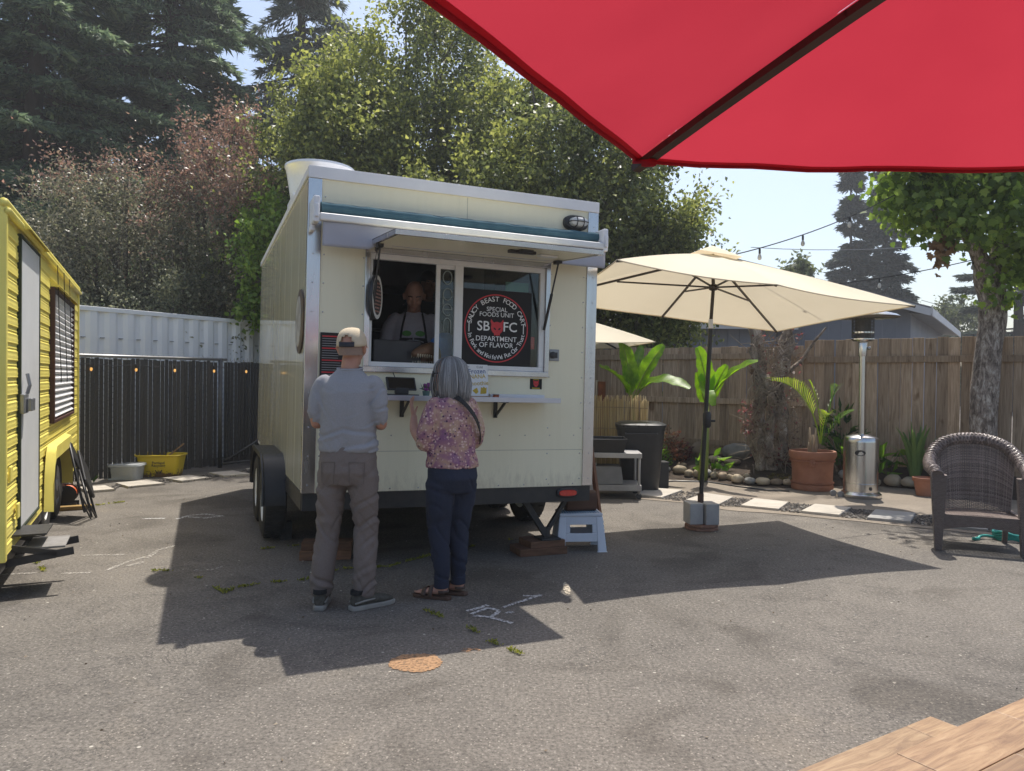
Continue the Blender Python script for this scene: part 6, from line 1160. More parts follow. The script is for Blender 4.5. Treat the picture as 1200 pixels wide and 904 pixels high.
SHG = shingle(); G = V((.83, -.557, 0)); N = V((.557, .83, 0)); HC = at(1091, 361, 17.0); HW = 5.0
Hs = thing('neighbour_house', 'grey sided house with a low gable roof beyond the wooden fence', 'house', (HC.x, HC.y, 0), math.atan2(G.y, G.x))   # local x along gable (0 at right corner, negative left), y away
ze = HC.z; za = ze+1.62; ov = .45
mb = MB(); mb.add([(-9.6, ov, 0), (-.45, ov, 0), (-.45, ov, ze-.03), (-5, ov, za-.22), (-9.6, ov, ze-.03)], [(0, 1, 2, 3, 4)]); mb.add([(-.45, ov, 0), (-.45, 9, 0), (-.45, 9, ze-.03), (-.45, ov, ze-.03)], [(0, 1, 2, 3)]); mb.build('wall', SID, Hs)
for k in range(30):
    x = -9.45+k*.30
    if k == 0: m_ = MB(); m_.box((-.014, ov-.016, .1), (.014, ov-.001, ze-.02)); b0_ = m_.build('batten', SID, Hs, loc=(x, 0, 0))
    else: link_mesh(b0_.data, 'batten', Hs, loc=(x, 0, 0))
mb = MB(); mb.add([(0, 0, ze), (0, 9.4, ze), (-5, 9.4, za), (-5, 0, za)], [(0, 1, 2, 3)]); mb.build('roof_slope', SHG, Hs, solid=.06); mb = MB(); mb.add([(-10, 0, ze), (-10, 9.4, ze), (-5.001, 9.4, za), (-5.001, 0, za)], [(0, 1, 2, 3)]); mb.build('roof_slope', SHG, Hs, solid=.06)
mb = MB(); mb.bar((0.02, -.02, ze-.10), (-5, -.02, za-.10), .03, .16); mb.build('barge_board', FAS, Hs); mb = MB(); mb.bar((-10.02, -.02, ze-.10), (-5, -.02, za-.10), .03, .16); mb.build('barge_board', FAS, Hs); mb = MB(); mb.bar((.03, -.02, ze-.10), (.03, 9.4, ze-.10), .03, .17); mb.build('gutter', FAS, Hs)
mb = MB(); mb.add([(0, 0.02, ze-.15), (0, 9.4, ze-.15), (-.45, 9.4, ze-.10), (-.45, .02, ze-.10)], [(0, 1, 2, 3)]); mb.build('soffit', M('soffit_grey', (.30, .30, .31)), Hs)
Hw = thing('house_wing', 'low grey house wing with a shingled roof behind the banana plants', 'house', (0, 18.6, 0)); ez = at(760, 377, 18.6).z; rz_ = at(760, 351, 21.0).z
mb = MB(); mb.box((.4, .4, 0), (6.6, .5, ez-.05)); mb.box((.4, .5, 0), (.5, 3.0, ez-.05)); mb.build('wall', SID, Hw); mb = MB(); mb.add([(.0, 0, ez), (7.0, 0, ez), (7.0, 2.4, rz_), (0, 2.4, rz_)], [(0, 1, 2, 3)]); mb.build('roof_slope', SHG, Hw, solid=.05); mb = MB(); mb.box((0, -.03, ez-.16), (7.0, -.004, ez+.0)); mb.build('fascia', FAS, Hw)
for k in range(20): link_mesh(b0_.data, 'batten', Hw, loc=(.6+k*.3, -.052, -.35))
# ------------------------------------------------------------------ festoon lights and overhead wires
def festoon(name, label, a, b, sag, bulbs, nb=20):
    r = thing(name, label, 'string lights', a); P = [p-V(a) for p in catenary(a, b, sag, nb)]; mb = MB(); mb.tube(P, .006, 5); mb.build('wire', BLACK, r)
    for t in bulbs:
        i = t*nb; p = P[int(min(i, nb-1))].lerp(P[min(int(i)+1, nb)], i-int(i)); mb = MB(); mb.lathe([(.006, 0), (.012, -.015), (.012, -.055), (.009, -.06)], 10, Matrix.Translation(p)); so_ = mb.build('socket', BLACK, r, smooth='auto'); mb = MB(); mb.lathe([(.009, -.06), (.020, -.085), (.022, -.105), (.014, -.122), (.001, -.127)], 12, Matrix.Translation(p), capt=False); mb.build('bulb', M('clear_bulb', (.55, .55, .52), (.5, .5, .48), rough=.1, coat=.5, transl=.4), so_, smooth='auto')
festoon('string_lights', 'string of clear bulbs running from the cream umbrella to the maple', at(846, 302, 7.6), at(1075, 214, 9.6), .10, (.16, .36, .60, .88)); festoon('string_lights', 'lower string of clear bulbs tied to the maple trunk', at(905, 340, 9.4), at(1152, 302, 9.75), .06, (.28, .5, .95))
for i, (a, b, lab) in enumerate([(at(880, 290, 30), at(1320, 240, 36), 'upper thin power line crossing the sky beyond the house'), (at(1080, 352, 40), at(1330, 356, 40), 'lower thin power line beyond the far conifers')]):
    mb = MB(); mb.tube(catenary(a, b, .8), .014, 5); tag(mb.build('power_line', M('line_grey', (.20, .21, .22)), None), lab, 'power line')
# ------------------------------------------------------------------ trees
def nunit(a): return a/(np.linalg.norm(a, axis=1, keepdims=True)+1e-9)
def conifer(name, label, x, Y, H, R, nleaf, mat, bark, seed, z0=.5, droop=.35, L=(.16, .34), W=(.035, .07), group=None, zmin_leaf=0., dens=1., taper=.8):
    rg = np.random.default_rng(seed); r = thing(name, label, 'tree', (x, Y, 0), 0, group)
    mb = MB(); mb.tube([(0.12*math.sin(z*.5+seed), .1*math.cos(z*.4), z) for z in np.linspace(0, H, 14)], [R*.07*(1-.95*k/13)+.02 for k in range(14)], 10); mb.build('trunk', bark, r, smooth=True)
    nb = int((H-z0)*13*dens); z = np.sort(rg.uniform(z0, H, nb)); az = rg.uniform(0, 2*np.pi, nb); f = (H-z)/(H-z0)
    ln = R*np.clip(f, .02, 1)**taper*rg.uniform(.55, 1.12, nb)*np.where(rg.uniform(size=nb) < .12, 1.22, 1); sag = droop*rg.uniform(.5, 1.4, nb)
    p = ln/ln.sum(); bi = rg.choice(nb, nleaf, p=p); t = rg.uniform(.12, 1, nleaf)**.8
    out = np.stack([np.cos(az), np.sin(az), np.zeros(nb)], 1); lat = np.stack([-np.sin(az), np.cos(az), np.zeros(nb)], 1)
    def pos(b, t): l = ln[b]*t; return np.stack([out[b, 0]*l, out[b, 1]*l, z[b]-sag[b]*l*t*.9+.10*l*(t > .8)*(t-.8)], 1)
    side = rg.uniform(-1, 1, nleaf); wid = .28*ln[bi]*(1-t)*1.1+.10; c = pos(bi, t)+lat[bi]*(side*wid)[:, None]; c[:, 2] -= np.abs(side)*wid*.35+rg.uniform(0, .16, nleaf)
    ax = nunit(out[bi]*.9+lat[bi]*side[:, None]*1.1+np.stack([rg.normal(0, .35, nleaf), rg.normal(0, .35, nleaf), rg.uniform(-.9, .15, nleaf)], 1))
    k = c[:, 2] > zmin_leaf; c, ax = c[k], ax[k]; n = len(c)
    np_mesh('crown', leaves_quads(rg, c, ax, rg.uniform(*L, n), rg.uniform(*W, n), .35), 4, mat, r)
    mb = MB()
    for b in range(nb):
        if z[b] > zmin_leaf: P = pos(np.full(5, b), np.linspace(0, 1, 5)); mb.tube([tuple(q) for q in P], [.045*R/4*(1-.85*k/4)+.006 for k in range(5)], 4, cap=False)
    mb.build('limbs', bark, r); return r
CONB = bark_mat('conifer_bark', [(.3, (.035, .028, .022)), (.6, (.09, .07, .055)), (.8, (.16, .13, .10))], 3)
FIR = leaf_mat('fir_needles', [(0, (.070, .105, .064)), (.5, (.14, .195, .112)), (.85, (.225, .29, .16)), (1, (.32, .39, .21))], .42, .55, .3); FIR2 = leaf_mat('fir_needles_grey', [(0, (.07, .088, .072)), (.5, (.12, .145, .118)), (1, (.20, .23, .18))], .34, .6, .25); FARF = leaf_mat('far_needles', [(0, (.035, .048, .040)), (.5, (.06, .078, .062)), (1, (.10, .12, .09))], .25, .7, .2)
def ptx(px, Y): return at(px, 440, Y).x
conifer('fir_tree', 'dark drooping fir behind the yellow caravan', ptx(45, 21), 21, 19, 5.3, 120000, FIR, CONB, 1, 1.5, .34, zmin_leaf=2.2, dens=1.25, L=(.18, .42), W=(.05, .10)); conifer('fir_tree', 'tall dark fir standing behind the red tipped bushes', ptx(195, 24), 24, 21, 5.4, 120000, FIR, CONB, 2, 2, .36, zmin_leaf=3, L=(.2, .42), W=(.05, .10), dens=1.25); conifer('fir_tree', 'greyish open fir behind the tall leafy trees', ptx(352, 28), 28, 22, 4.8, 60000, FIR2, CONB, 3, 3, .30, zmin_leaf=4, L=(.2, .42), W=(.04, .08), dens=.8)
conifer('fir_tree', 'dark fir at the far left beyond the caravan roof', ptx(-110, 23), 23, 20, 4.6, 40000, FIR, CONB, 4, 2, .34, zmin_leaf=3, L=(.22, .45), W=(.05, .10))
conifer('distant_fir', 'slender distant fir to the left of a pair beyond the house', ptx(996, 48), 48, 17.0, 1.9, 26000, FARF, CONB, 5, 2, .30, L=(.3, .6), W=(.08, .16), zmin_leaf=3.5, taper=.7); conifer('distant_fir', 'broader distant fir of the pair beyond the house roof', ptx(1036, 47), 47, 18.4, 2.3, 32000, FARF, CONB, 6, 2, .32, L=(.3, .6), W=(.08, .16), zmin_leaf=3.5, taper=.6)
conifer('distant_fir', 'far fir with flat layered branches beyond the maple trunk', ptx(1192, 38), 38, 10.5, 5.0, 22000, FARF, CONB, 7, 1.5, .06, L=(.25, .5), W=(.06, .12), zmin_leaf=2.5, dens=.35)
def broadleaf(name, label, x, Y, H, R, nclump, nleaf, mat, bark, seed, zc=.55, L=(.07, .12), W=.6, sig=.32, group=None, stretch=1., stems=5, lean=(0, 0), hang=.5, zlow=1.0, mat_top=None, top_share=.0, spray=.0):
    """limbs fork out to clumps of leaves; leaves spread along the shoots of each clump"""
    rg = np.random.default_rng(seed); r = thing(name, label, 'tree' if H > 4.2 else 'shrub', (x, Y, 0), 0, group); rd = random.Random(seed)
    cz = H*zc; rz = (H-zlow)/2; czc = zlow+rz; u = rand_unit(rg, nclump); q = rg.uniform(.25, 1, nclump)**.5
    c = u*q[:, None]*np.array([R, R, rz*stretch]); lump = np.array([1+.28*noise.noise(V((v[0]*1.7+seed, v[1]*1.7, v[2]*1.7))) for v in u]); c *= lump[:, None]; c += np.array([0, 0, czc]); c[:, 0] += lean[0]*(c[:, 2]/H); c[:, 1] += lean[1]*(c[:, 2]/H)
    mb = MB()
    for k in range(stems):
        a = 2*PI*k/stems+rd.random(); b = V((math.cos(a)*R*.10, math.sin(a)*R*.10, 0)); e = V((math.cos(a)*R*.55*rd.uniform(.3, 1)+lean[0]*.8, math.sin(a)*R*.55*rd.uniform(.3, 1)+lean[1]*.8, H*rd.uniform(.72, .95))); m_ = b.lerp(e, .45)+V((rd.uniform(-.2, .2), rd.uniform(-.2, .2), H*.08)); mb.tube(bez(b, m_, e, 10), [(.10*R/2.5)*(1-.9*i/10)+.008 for i in range(11)], 7, cap=False)
    mb.build('trunk', bark, r, smooth=True); mb = MB()
    for p in c[::2]:
        p = V(p); b = V((p.x*.35, p.y*.35, max(.4, p.z-rd.uniform(.5, 1.4)))); mb.tube(bez(b, b.lerp(p, .5)+V((0, 0, .15)), p, 4), [.022, .017, .012, .008, .004], 4, cap=False)
    mb.build('branches', bark, r)
    bi = rg.integers(0, nclump, nleaf); cs = c[bi]; ctr = np.array([lean[0]*.6, lean[1]*.6, czc])
    od = nunit(cs-ctr+1e-3); shoot = nunit(od+rg.normal(size=(nclump, 3))[bi]*.55+np.array([0, 0, .45])); tt = rg.normal(0, 1, nleaf)
    pos = cs+shoot*(tt*sig*(1+spray))[:, None]+rg.normal(size=(nleaf, 3))*sig*.42
    ax = nunit(rg.normal(size=(nleaf, 3))*.8+shoot*.3+np.array([0, 0, -hang]))
    ll = rg.uniform(*L, nleaf); quads = leaves_quads(rg, pos, ax, ll, ll*W*rg.uniform(.8, 1.2, nleaf), .2)
    if mat_top is not None:
        e = ((pos-ctr)/np.array([R, R, rz])); sc = e[:, 2]*.9+np.linalg.norm(e, axis=1)*.45+rg.normal(0, .16, nleaf); th = np.quantile(sc, 1-top_share); m_ = sc > th; np_mesh('young_or_sunlit_leaves', quads[m_], 4, mat_top, r); quads = quads[~m_]  # outer top leaves: new growth on the photinia, sunlight painted into the pear colour
    np_mesh('crown', quads, 4, mat, r); return r
LBARK = bark_mat('grey_bark', [(.3, (.07, .06, .05)), (.6, (.16, .14, .115)), (.8, (.26, .23, .19))], 4)
PEAR = leaf_mat('pear_leaf', [(0, (.085, .108, .042)), (.45, (.165, .195, .072)), (.75, (.245, .275, .09)), (1, (.36, .39, .12))], .5, .42, .4); PEAR2 = leaf_mat('pear_leaf_dark', [(0, (.075, .096, .042)), (.5, (.148, .178, .068)), (.8, (.225, .255, .09)), (1, (.34, .37, .12))], .5, .42, .4); PSUN = leaf_mat('pear_sunlit', [(0, (.18, .21, .065)), (.5, (.29, .32, .09)), (1, (.42, .43, .14))], .5)  # last pear tone paints sunlight onto the upper crown leaves
TG = 'leafy trees behind the food trailer'
broadleaf('leafy_tree', 'tall leafy tree with yellow green shoots behind the trailer roof fan', ptx(398, 15.4), 15.4, 8.2, 1.75, 210, 46000, PEAR, LBARK, 11, L=(.07, .125), sig=.30, zlow=1.6, mat_top=PSUN, top_share=.12, group=TG, spray=.3)
broadleaf('leafy_tree', 'tallest leafy tree rising behind the middle of the trailer', ptx(500, 17.2), 17.2, 10.6, 1.95, 250, 52000, PEAR2, LBARK, 12, L=(.075, .13), sig=.32, zlow=2.0, mat_top=PSUN, top_share=.09, group=TG, spray=.3)
broadleaf('leafy_tree', 'broad leafy tree over the right end of the trailer roof', ptx(675, 15.2), 15.2, 8.0, 2.35, 260, 54000, PEAR2, LBARK, 13, L=(.07, .125), sig=.32, zlow=1.6, lean=(-.2, 0), mat_top=PSUN, top_share=.08, group=TG, spray=.3)
broadleaf('leafy_tree', 'lower leafy tree filling behind the trailer between the taller trees', ptx(585, 14.2), 14.2, 5.9, 1.7, 150, 30000, PEAR, LBARK, 14, L=(.07, .12), sig=.30, zlow=1.2, group=TG, mat_top=PSUN, top_share=.07)
broadleaf('leafy_tree', 'small leafy tree leaning out past the right edge of the trailer', ptx(765, 14.6), 14.6, 5.2, 1.05, 90, 16000, PEAR2, LBARK, 15, L=(.07, .12), sig=.26, zlow=1.8, group=TG, mat_top=PSUN, top_share=.1, spray=.5)
PHO = leaf_mat('photinia_leaf', [(0, (.10, .105, .068)), (.45, (.19, .19, .12)), (.75, (.27, .255, .175)), (.92, (.36, .33, .24)), (1, (.21, .27, .10))], .42, .4, .45); PHR = leaf_mat('photinia_red', [(0, (.17, .11, .085)), (.4, (.27, .17, .13)), (.75, (.38, .225, .175)), (1, (.27, .25, .15))], .4, .4, .45)
broadleaf('photinia', 'broad bush with a rounded reddish pink top behind the container', ptx(262, 15.6), 15.6, 6.9, 1.75, 230, 62000, PHO, LBARK, 16, L=(.05, .095), W=.45, sig=.27, zlow=.8, mat_top=PHR, top_share=.27, stems=9, hang=.2)
broadleaf('photinia', 'olive bush with faint red tips behind the yellow caravan', ptx(135, 15.2), 15.2, 5.9, 1.75, 190, 42000, PHO, LBARK, 17, L=(.05, .095), W=.45, sig=.29, zlow=.6, mat_top=PHR, top_share=.05, stems=9, hang=.2)
broadleaf('hedge_bush', 'dense dark olive bush low behind the container', ptx(205, 14.6), 14.6, 4.1, 1.7, 120, 26000, leaf_mat('hedge_leaf', [(0, (.085, .095, .055)), (.6, (.16, .17, .095)), (1, (.26, .255, .15))], .35), LBARK, 18, L=(.05, .09), W=.5, sig=.28, zlow=.4, stems=7)
broadleaf('hedge_bush', 'dark bush beyond the caravan end beside the container', ptx(70, 15.4), 15.4, 4.6, 1.6, 110, 22000, MATS['hedge_leaf'], LBARK, 19, L=(.05, .09), W=.5, sig=.3, zlow=.4, stems=7)
broadleaf('vine_bush', 'bright green leafy climber at the corner behind the trailer side', ptx(318, 14.0), 14.0, 5.0, .60, 46, 5200, leaf_mat('bright_climber', [(0, (.10, .17, .03)), (.5, (.18, .28, .05)), (1, (.30, .40, .08))], .45), LBARK, 20, L=(.07, .12), W=.75, sig=.2, zlow=2.4, stems=3)
FART = leaf_mat('far_leaf', [(0, (.08, .10, .05)), (1, (.2, .23, .1))], .35)
for px, Y, H, R, lab in ((935, 30, 6.4, .75, 'small leafy treetop peeping over the umbrella'), (1104, 44, 6.6, 1.2, 'distant pale treetop beside the house gutter'), (1130, 46, 7.2, 1.6, 'distant grey green tree left of the maple trunk'), (1090, 60, 7.5, 1.6, 'faint far treetop above the house gutter')):
    broadleaf('distant_tree', lab, ptx(px, Y), Y, H, R, 40, 3200, FART, LBARK, int(px), L=(.16, .3), sig=.3, zlow=1.5, stems=3)
# maple by the fence
MT = thing('maple_tree', 'maple with a rough pale barked trunk in front of the wooden fence', 'tree', (at(1154, 500, 9.75).x, 9.75, 0)); MB0 = V(MT.location); My = 9.75
MBK = bark_mat('maple_bark', [(.32, (.07, .055, .045)), (.44, (.18, .145, .12)), (.54, (.36, .30, .25)), (.66, (.60, .55, .48))], 24, (1, 1, .38), 1.)
def mtrunk(nm, path, rad, n=22, seg=34):
    P = smooth_path([V(p)-MB0 for p in path], 10); mb = MB(); mb.tube(P, [rad(i/(len(P)-1)) for i in range(len(P))], n); o = mb.build(nm, MBK, MT, smooth=True)
    for v in o.data.vertices: q = v.co; d = noise.noise(V((q.x*14, q.y*14, q.z*3)))*.012+noise.noise(V((q.x*5, q.y*5, q.z*2)))*.018; nn_ = V((noise.noise(q*3), noise.noise(q*3+V((3, 1, 0))), 0)); v.co = q+v.normal*d*1.3
    return o
mtrunk('trunk', [V((MB0.x-.01, My, .0)), at(1152, 500, My), at(1156, 430, My), at(1163, 370, My), at(1160, 330, My), at(1154, 306, My)], lambda t: .172-.035*t+.03*math.exp(-((t-.82)/.09)**2))
mtrunk('limb', [at(1156, 325, My), at(1143, 292, My-.05), at(1126, 262, My-.1), at(1112, 225, My-.15), at(1100, 180, My-.2)], lambda t: .105-.07*t, 12); mtrunk('limb', [at(1158, 325, My), at(1172, 290, My), at(1185, 240, My+.05), at(1190, 180, My+.1), at(1195, 120, My)], lambda t: .12-.08*t, 12); mtrunk('limb', [at(1165, 330, My), at(1185, 318, My-.1), at(1210, 290, My-.2), at(1240, 240, My-.3)], lambda t: .08-.05*t, 10); mtrunk('limb', [at(1126, 262, My-.1), at(1105, 258, My-.3), at(1085, 235, My-.4)], lambda t: .04-.025*t, 8)
rg = np.random.default_rng(77); NL = 8600; cl = []
for cx, cy, dY, rx_, rz2, k in ((1085, 212, -.3, .42, .32, 8), (1130, 205, -.3, .5, .42, 12), (1180, 215, -.2, .55, .5, 14), (1110, 150, 0, .6, .5, 10), (1175, 140, 0, .7, .6, 12), (1240, 190, -.2, .7, .6, 12), (1195, 290, -.3, .34, .30, 7), (1160, 90, .1, .8, .6, 10), (1225, 290, -.2, .4, .4, 6), (1068, 205, -.1, .25, .25, 3), (1150, 250, -.5, .42, .22, 7), (1120, 245, -.4, .3, .16, 5)):
    p = at(cx, cy, My+dY)-MB0
    for _ in range(k): cl.append(p+V((rg.normal()*rx_*.6, rg.normal()*rx_*.6, rg.normal()*rz2*.6)))
cl = np.array([tuple(p) for p in cl]); bi = rg.integers(0, len(cl), NL); pos = cl[bi]+rg.normal(size=(NL, 3))*.14
STAR = np.array([(0, 0), (.22, -.05), (.50, .18), (.34, .34), (.52, .62), (.24, .60), (.0, 1.0), (-.24, .60), (-.52, .62), (-.34, .34), (-.50, .18), (-.22, -.05)])
def star_leaves(nm, pos, size, mat, parent, down=.8):
    n = len(pos); ax = nunit(rg.normal(size=(n, 3))*.7+np.array([0, -.1, -down])); sd = nunit(np.cross(ax, nunit(rg.normal(size=(n, 3))+np.array([0, -1.0, .3])))); nr = np.cross(ax, sd); s_ = size*rg.uniform(.6, 1.15, n)
    V_ = pos[:, None, :]+(sd[:, None, :]*STAR[None, :, 0:1]+ax[:, None, :]*STAR[None, :, 1:2]-nr[:, None, :]*(np.abs(STAR[None, :, 0:1])*.25))*s_[:, None, None]; return np_mesh(nm, V_, 12, mat, parent)
MPL = leaf_mat('maple_leaf', [(0, (.10, .155, .04)), (.5, (.17, .25, .055)), (.85, (.27, .37, .08)), (1, (.38, .48, .11))], .6, .4, .4)
star_leaves('crown', pos, .105, MPL, MT); dd = at(1104, 290, My-.3)-MB0; n = 70; q = np.array([tuple(dd)])+rg.normal(size=(n, 3))*np.array([.07, .07, .13]); q2 = np.array([tuple(at(1118, 272, My-.3)-MB0)])+rg.normal(size=(14, 3))*.07; star_leaves('dead_leaves', np.concatenate([q, q2]), .11, leaf_mat('dead_leaf', [(0, (.14, .08, .04)), (1, (.34, .22, .12))], .3), MT, 1.2)
mb = MB(); mb.tube([at(1124, 262, My-.12)-MB0, at(1114, 268, My-.25)-MB0, at(1104, 285, My-.3)-MB0], [.012, .008, .004], 5); mb.build('dead_twig', MBK, MT)
sh_ = np.array([tuple(at(1172, 352, My-.1)-MB0)])+rg.normal(size=(26, 3))*.07; star_leaves('trunk_shoot', sh_, .10, leaf_mat('shoot_leaf', [(0, (.2, .28, .05)), (1, (.36, .44, .08))], .5), MT)

# ------------------------------------------------------------------ summer haze over the yard, added also to stand in for lens glare
s = NT('haze_air'); s.t.nodes.remove(s.b); pv = s.n('VolumePrincipled'); pv.inputs['Color'].default_value = (.90, .93, .97, 1); pv.inputs['Density'].default_value = .0018; pv.inputs['Anisotropy'].default_value = .3; s.l(pv.outputs[0], s.o.inputs['Volume'])
tag(MB().box((-70, -25, -1), (70, 95, 24)).build('haze', s.m), 'thin pale summer haze over the whole yard, also standing in for lens glare', 'haze', kind='stuff')
# ------------------------------------------------------------------ people
def fuse(name, mb, mat, parent, voxel=.010, smooth=6, disp=None):
    """overlapping closed shapes grown together into one continuous surface"""
    tmp = bpy.data.objects.new('tmp', mb.mesh('tmp')); COL.objects.link(tmp)
    md = tmp.modifiers.new('r', 'REMESH'); md.mode = 'VOXEL'; md.voxel_size = voxel; md.adaptivity = 0
    ms = tmp.modifiers.new('s', 'SMOOTH'); ms.factor = .5; ms.iterations = smooth
    dg = bpy.context.evaluated_depsgraph_get(); me = bpy.data.meshes.new_from_object(tmp.evaluated_get(dg)); bpy.data.objects.remove(tmp)
    if disp:
        co = [(v.co.copy(), v.normal.copy()) for v in me.vertices]
        for v, (c, n) in zip(me.vertices, co): v.co = c+n*disp(c, n)
    me.polygons.foreach_set('use_smooth', [True]*len(me.polygons)); me.materials.clear()
    for m in (mat if isinstance(mat, (list, tuple)) else [mat]): me.materials.append(m)
    me.name = name; o = bpy.data.objects.new(name, me); COL.objects.link(o); o.parent = parent; return o
def limb(mb, pts, rad, n=14):
    """tapering rounded limb through pts"""
    P = smooth_path(pts, 6); m = len(P); R_ = [np.interp(i/(m-1), np.linspace(0, 1, len(rad)), rad) for i in range(m)]
    d0 = (P[0]-P[1]).normalized(); d1 = (P[-1]-P[-2]).normalized(); P = [P[0]+d0*R_[0]*.85, P[0]+d0*R_[0]*.5]+P+[P[-1]+d1*R_[-1]*.5, P[-1]+d1*R_[-1]*.85]; R_ = [R_[0]*.45, R_[0]*.82]+R_+[R_[-1]*.82, R_[-1]*.45]; mb.tube(P, R_, n)
def hrings(rows): return [((cx, cy, z), rx, ry, (1, 0, 0), (0, 1, 0)) for z, cx, cy, rx, ry in rows]
def hand(mb, wr, d, pn, thumb_side, curl=.5, sc=1.):
    """palm, four unequal bent fingers and a thumb; d: along the hand, pn: palm normal, thumb_side: towards the thumb"""
    wr, d, pn = V(wr), V(d).normalized(), V(pn).normalized(); pn = (pn-d*pn.dot(d)).normalized(); th = V(thumb_side); th = (th-d*th.dot(d)-pn*th.dot(pn)).normalized()
    mb.loft([(wr, .026*sc, .018*sc, th, pn), (wr+d*.03*sc, .034*sc, .016*sc, th, pn), (wr+d*.07*sc, .042*sc, .014*sc, th, pn), (wr+d*.092*sc, .040*sc, .011*sc, th, pn)], 14)
    for k, (o_, l) in enumerate(((.030, .068), (.010, .078), (-.011, .072), (-.031, .056))):
        p = wr+d*.086*sc+th*o_*sc; pts = [p-d*.012]; a = .12+curl*.35; dd = d.copy()
        for s_ in (.44, .32, .24): dd = (d*math.cos(a)+pn*math.sin(a)+th*o_*1.2).normalized(); p = p+dd*l*s_*sc; pts.append(p); a += curl*.75
        limb(mb, pts, [.0088*sc, .0086*sc, .0080*sc, .0066*sc], 9)
    p = wr+d*.022*sc+th*.024*sc; limb(mb, [p, p+(th*.75+d*.6+pn*.2).normalized()*.036*sc, p+(th*.8+d*.85+pn*.35).normalized()*.062*sc, p+(th*.62+d*1.0+pn*.5).normalized()*.082*sc], [.0125*sc, .0115*sc, .0095*sc, .0075*sc], 9)
def head(mb, c, yaw, pitch=0., sc=1.):
    """skull, jaw, nose, brow, ears; faces +Y before yaw. c: centre between the ears"""
    T = Matrix.Translation(c) @ Matrix.Rotation(yaw, 4, 'Z') @ Matrix.Rotation(pitch, 4, 'X') @ Matrix.Scale(sc, 4); S = lambda p, r: mb.sphere(T @ V(p), tuple(x*sc for x in r), 18, 14, (Matrix.Rotation(yaw, 3, 'Z') @ Matrix.Rotation(pitch, 3, 'X')))
    S((0, -.012, .035), (.076, .096, .092)); S((0, .022, -.02), (.064, .070, .085)); S((0, .045, -.085), (.042, .042, .034)); S((0, .072, .022), (.05, .022, .02)); S((0, .098, -.018), (.013, .016, .026)); S((0, .108, -.034), (.016, .015, .012)); S((0, .088, -.062), (.024, .012, .008)); S((0, .086, -.074), (.02, .012, .007)); S((0, .078, -.10), (.02, .014, .014))
    for sg in (-1, 1): S((sg*.038, .066, -.03), (.024, .022, .024)); S((sg*.084, -.008, -.006), (.012, .019, .032)); S((sg*.092, -.018, .008), (.010, .014, .019))
    return T
def face_bits(root, T, sc=1., brow=(.12, .1, .09), lids=None):
    W_ = lids or M('eye_white', (.72, .70, .66), rough=.2, var=0); I_ = M('iris_dark', (.04, .025, .015), rough=.15, var=0); LP = M('lips', (.36, .14, .11), rough=.5, var=0)
    for sg in (-1, 1):
        e = MB(); e.sphere(T @ V((sg*.032, .084, .005)), .0125*sc, 10, 8); eo = e.build('eye', W_, root, smooth=True)
        if lids is None: e = MB(); e.sphere(T @ V((sg*.032, .0935, .005)), .0055*sc, 8, 6); e.build('iris', I_, eo, smooth=True)
        e = MB(); e.tube([T @ V((sg*x, y, z)) for x, y, z in ((.014, .098, .026), (.032, .096, .031), (.05, .082, .027))], .005*sc, 6); e.build('eyebrow', M('brow_%d' % int(brow[0]*1000), brow, rough=.9), root, smooth=True)
    e = MB(); e.tube([T @ V((x, y, -.0675)) for x, y in ((-.024, .086), (-.012, .097), (0, .100), (.012, .097), (.024, .086))], [.002, .0035, .004, .0035, .002], 6); e.build('mouth', LP, root, smooth=True)
def fold(c, f=(5, 5, 13), amp=.006, seed=0.): return amp*(noise.noise(V((c.x*f[0]+seed, c.y*f[1], c.z*f[2])))*1.1+.5*noise.noise(V((c.x*f[0]*2.1, c.y*f[1]*2.1+seed, c.z*f[2]*1.9))))
def crease(x, w=.16): return max(0., 1-abs(x)/w)
def cloth(name, c1, c2, scale=60, bump=.25, rough=.85): return M(name, c1, c2, rough=rough, scale=scale, bump=bump, bscale=420, bdist=.0012, var=0, spec=.2)
GREYT = cloth('grey_shirt', (.315, .312, .325), (.27, .268, .28), 160); TROU = cloth('taupe_trousers', (.195, .16, .142), (.165, .135, .12), 140)
def shoe(root, loc, yaw, mats, L=.30, Wd=.056):
    """trainer pointing along +Y before yaw"""
    e = bpy.data.objects.new('shoe', None); COL.objects.link(e); e.parent = root; e.location = loc; e.rotation_euler = (0, 0, yaw); e.empty_display_size = .05; ax, az = (1, 0, 0), (0, 0, 1)
    mb = MB(); mb.loft([((0, -.085, .055), .028, .03, ax, az), ((0, -.075, .062), .036, .045, ax, az), ((0, -.03, .072), .040, .055, ax, az), ((0, .03, .066), .043, .045, ax, az), ((0, .10, .05), .047, .030, ax, az), ((0, .165, .042), .046, .022, ax, az), ((0, .20, .036), .030, .014, ax, az)], 18); fuse('upper', mb, mats[0], e, .006, 4)
    mb = MB(); out = [(-.030, -.098), (.030, -.098), (.043, -.06), (.042, .02), (.052, .10), (.050, .165), (.030, .213), (-.02, .213), (-.044, .17), (-.048, .10), (-.038, .02), (-.042, -.06)]; mb.prism(out, .032); mb.build('sole', mats[1], e, bevel=.008)
    mb = MB(); mb.loft([((0, -.055, .10), .042, .038, (1, 0, 0), (0, 1, 0)), ((0, -.05, .125), .043, .042, (1, 0, 0), (0, 1, 0))], 18); mb.build('collar', mats[2], e, smooth='auto')
    for sg in (-1, 1): mb = MB(); mb.tube([(sg*.036, -.082, .05), (sg*.043, -.02, .06), (sg*.040, .05, .062), (sg*.03, .08, .07)], .006, 6); mb.build('overlay', mats[1], e, smooth=True)
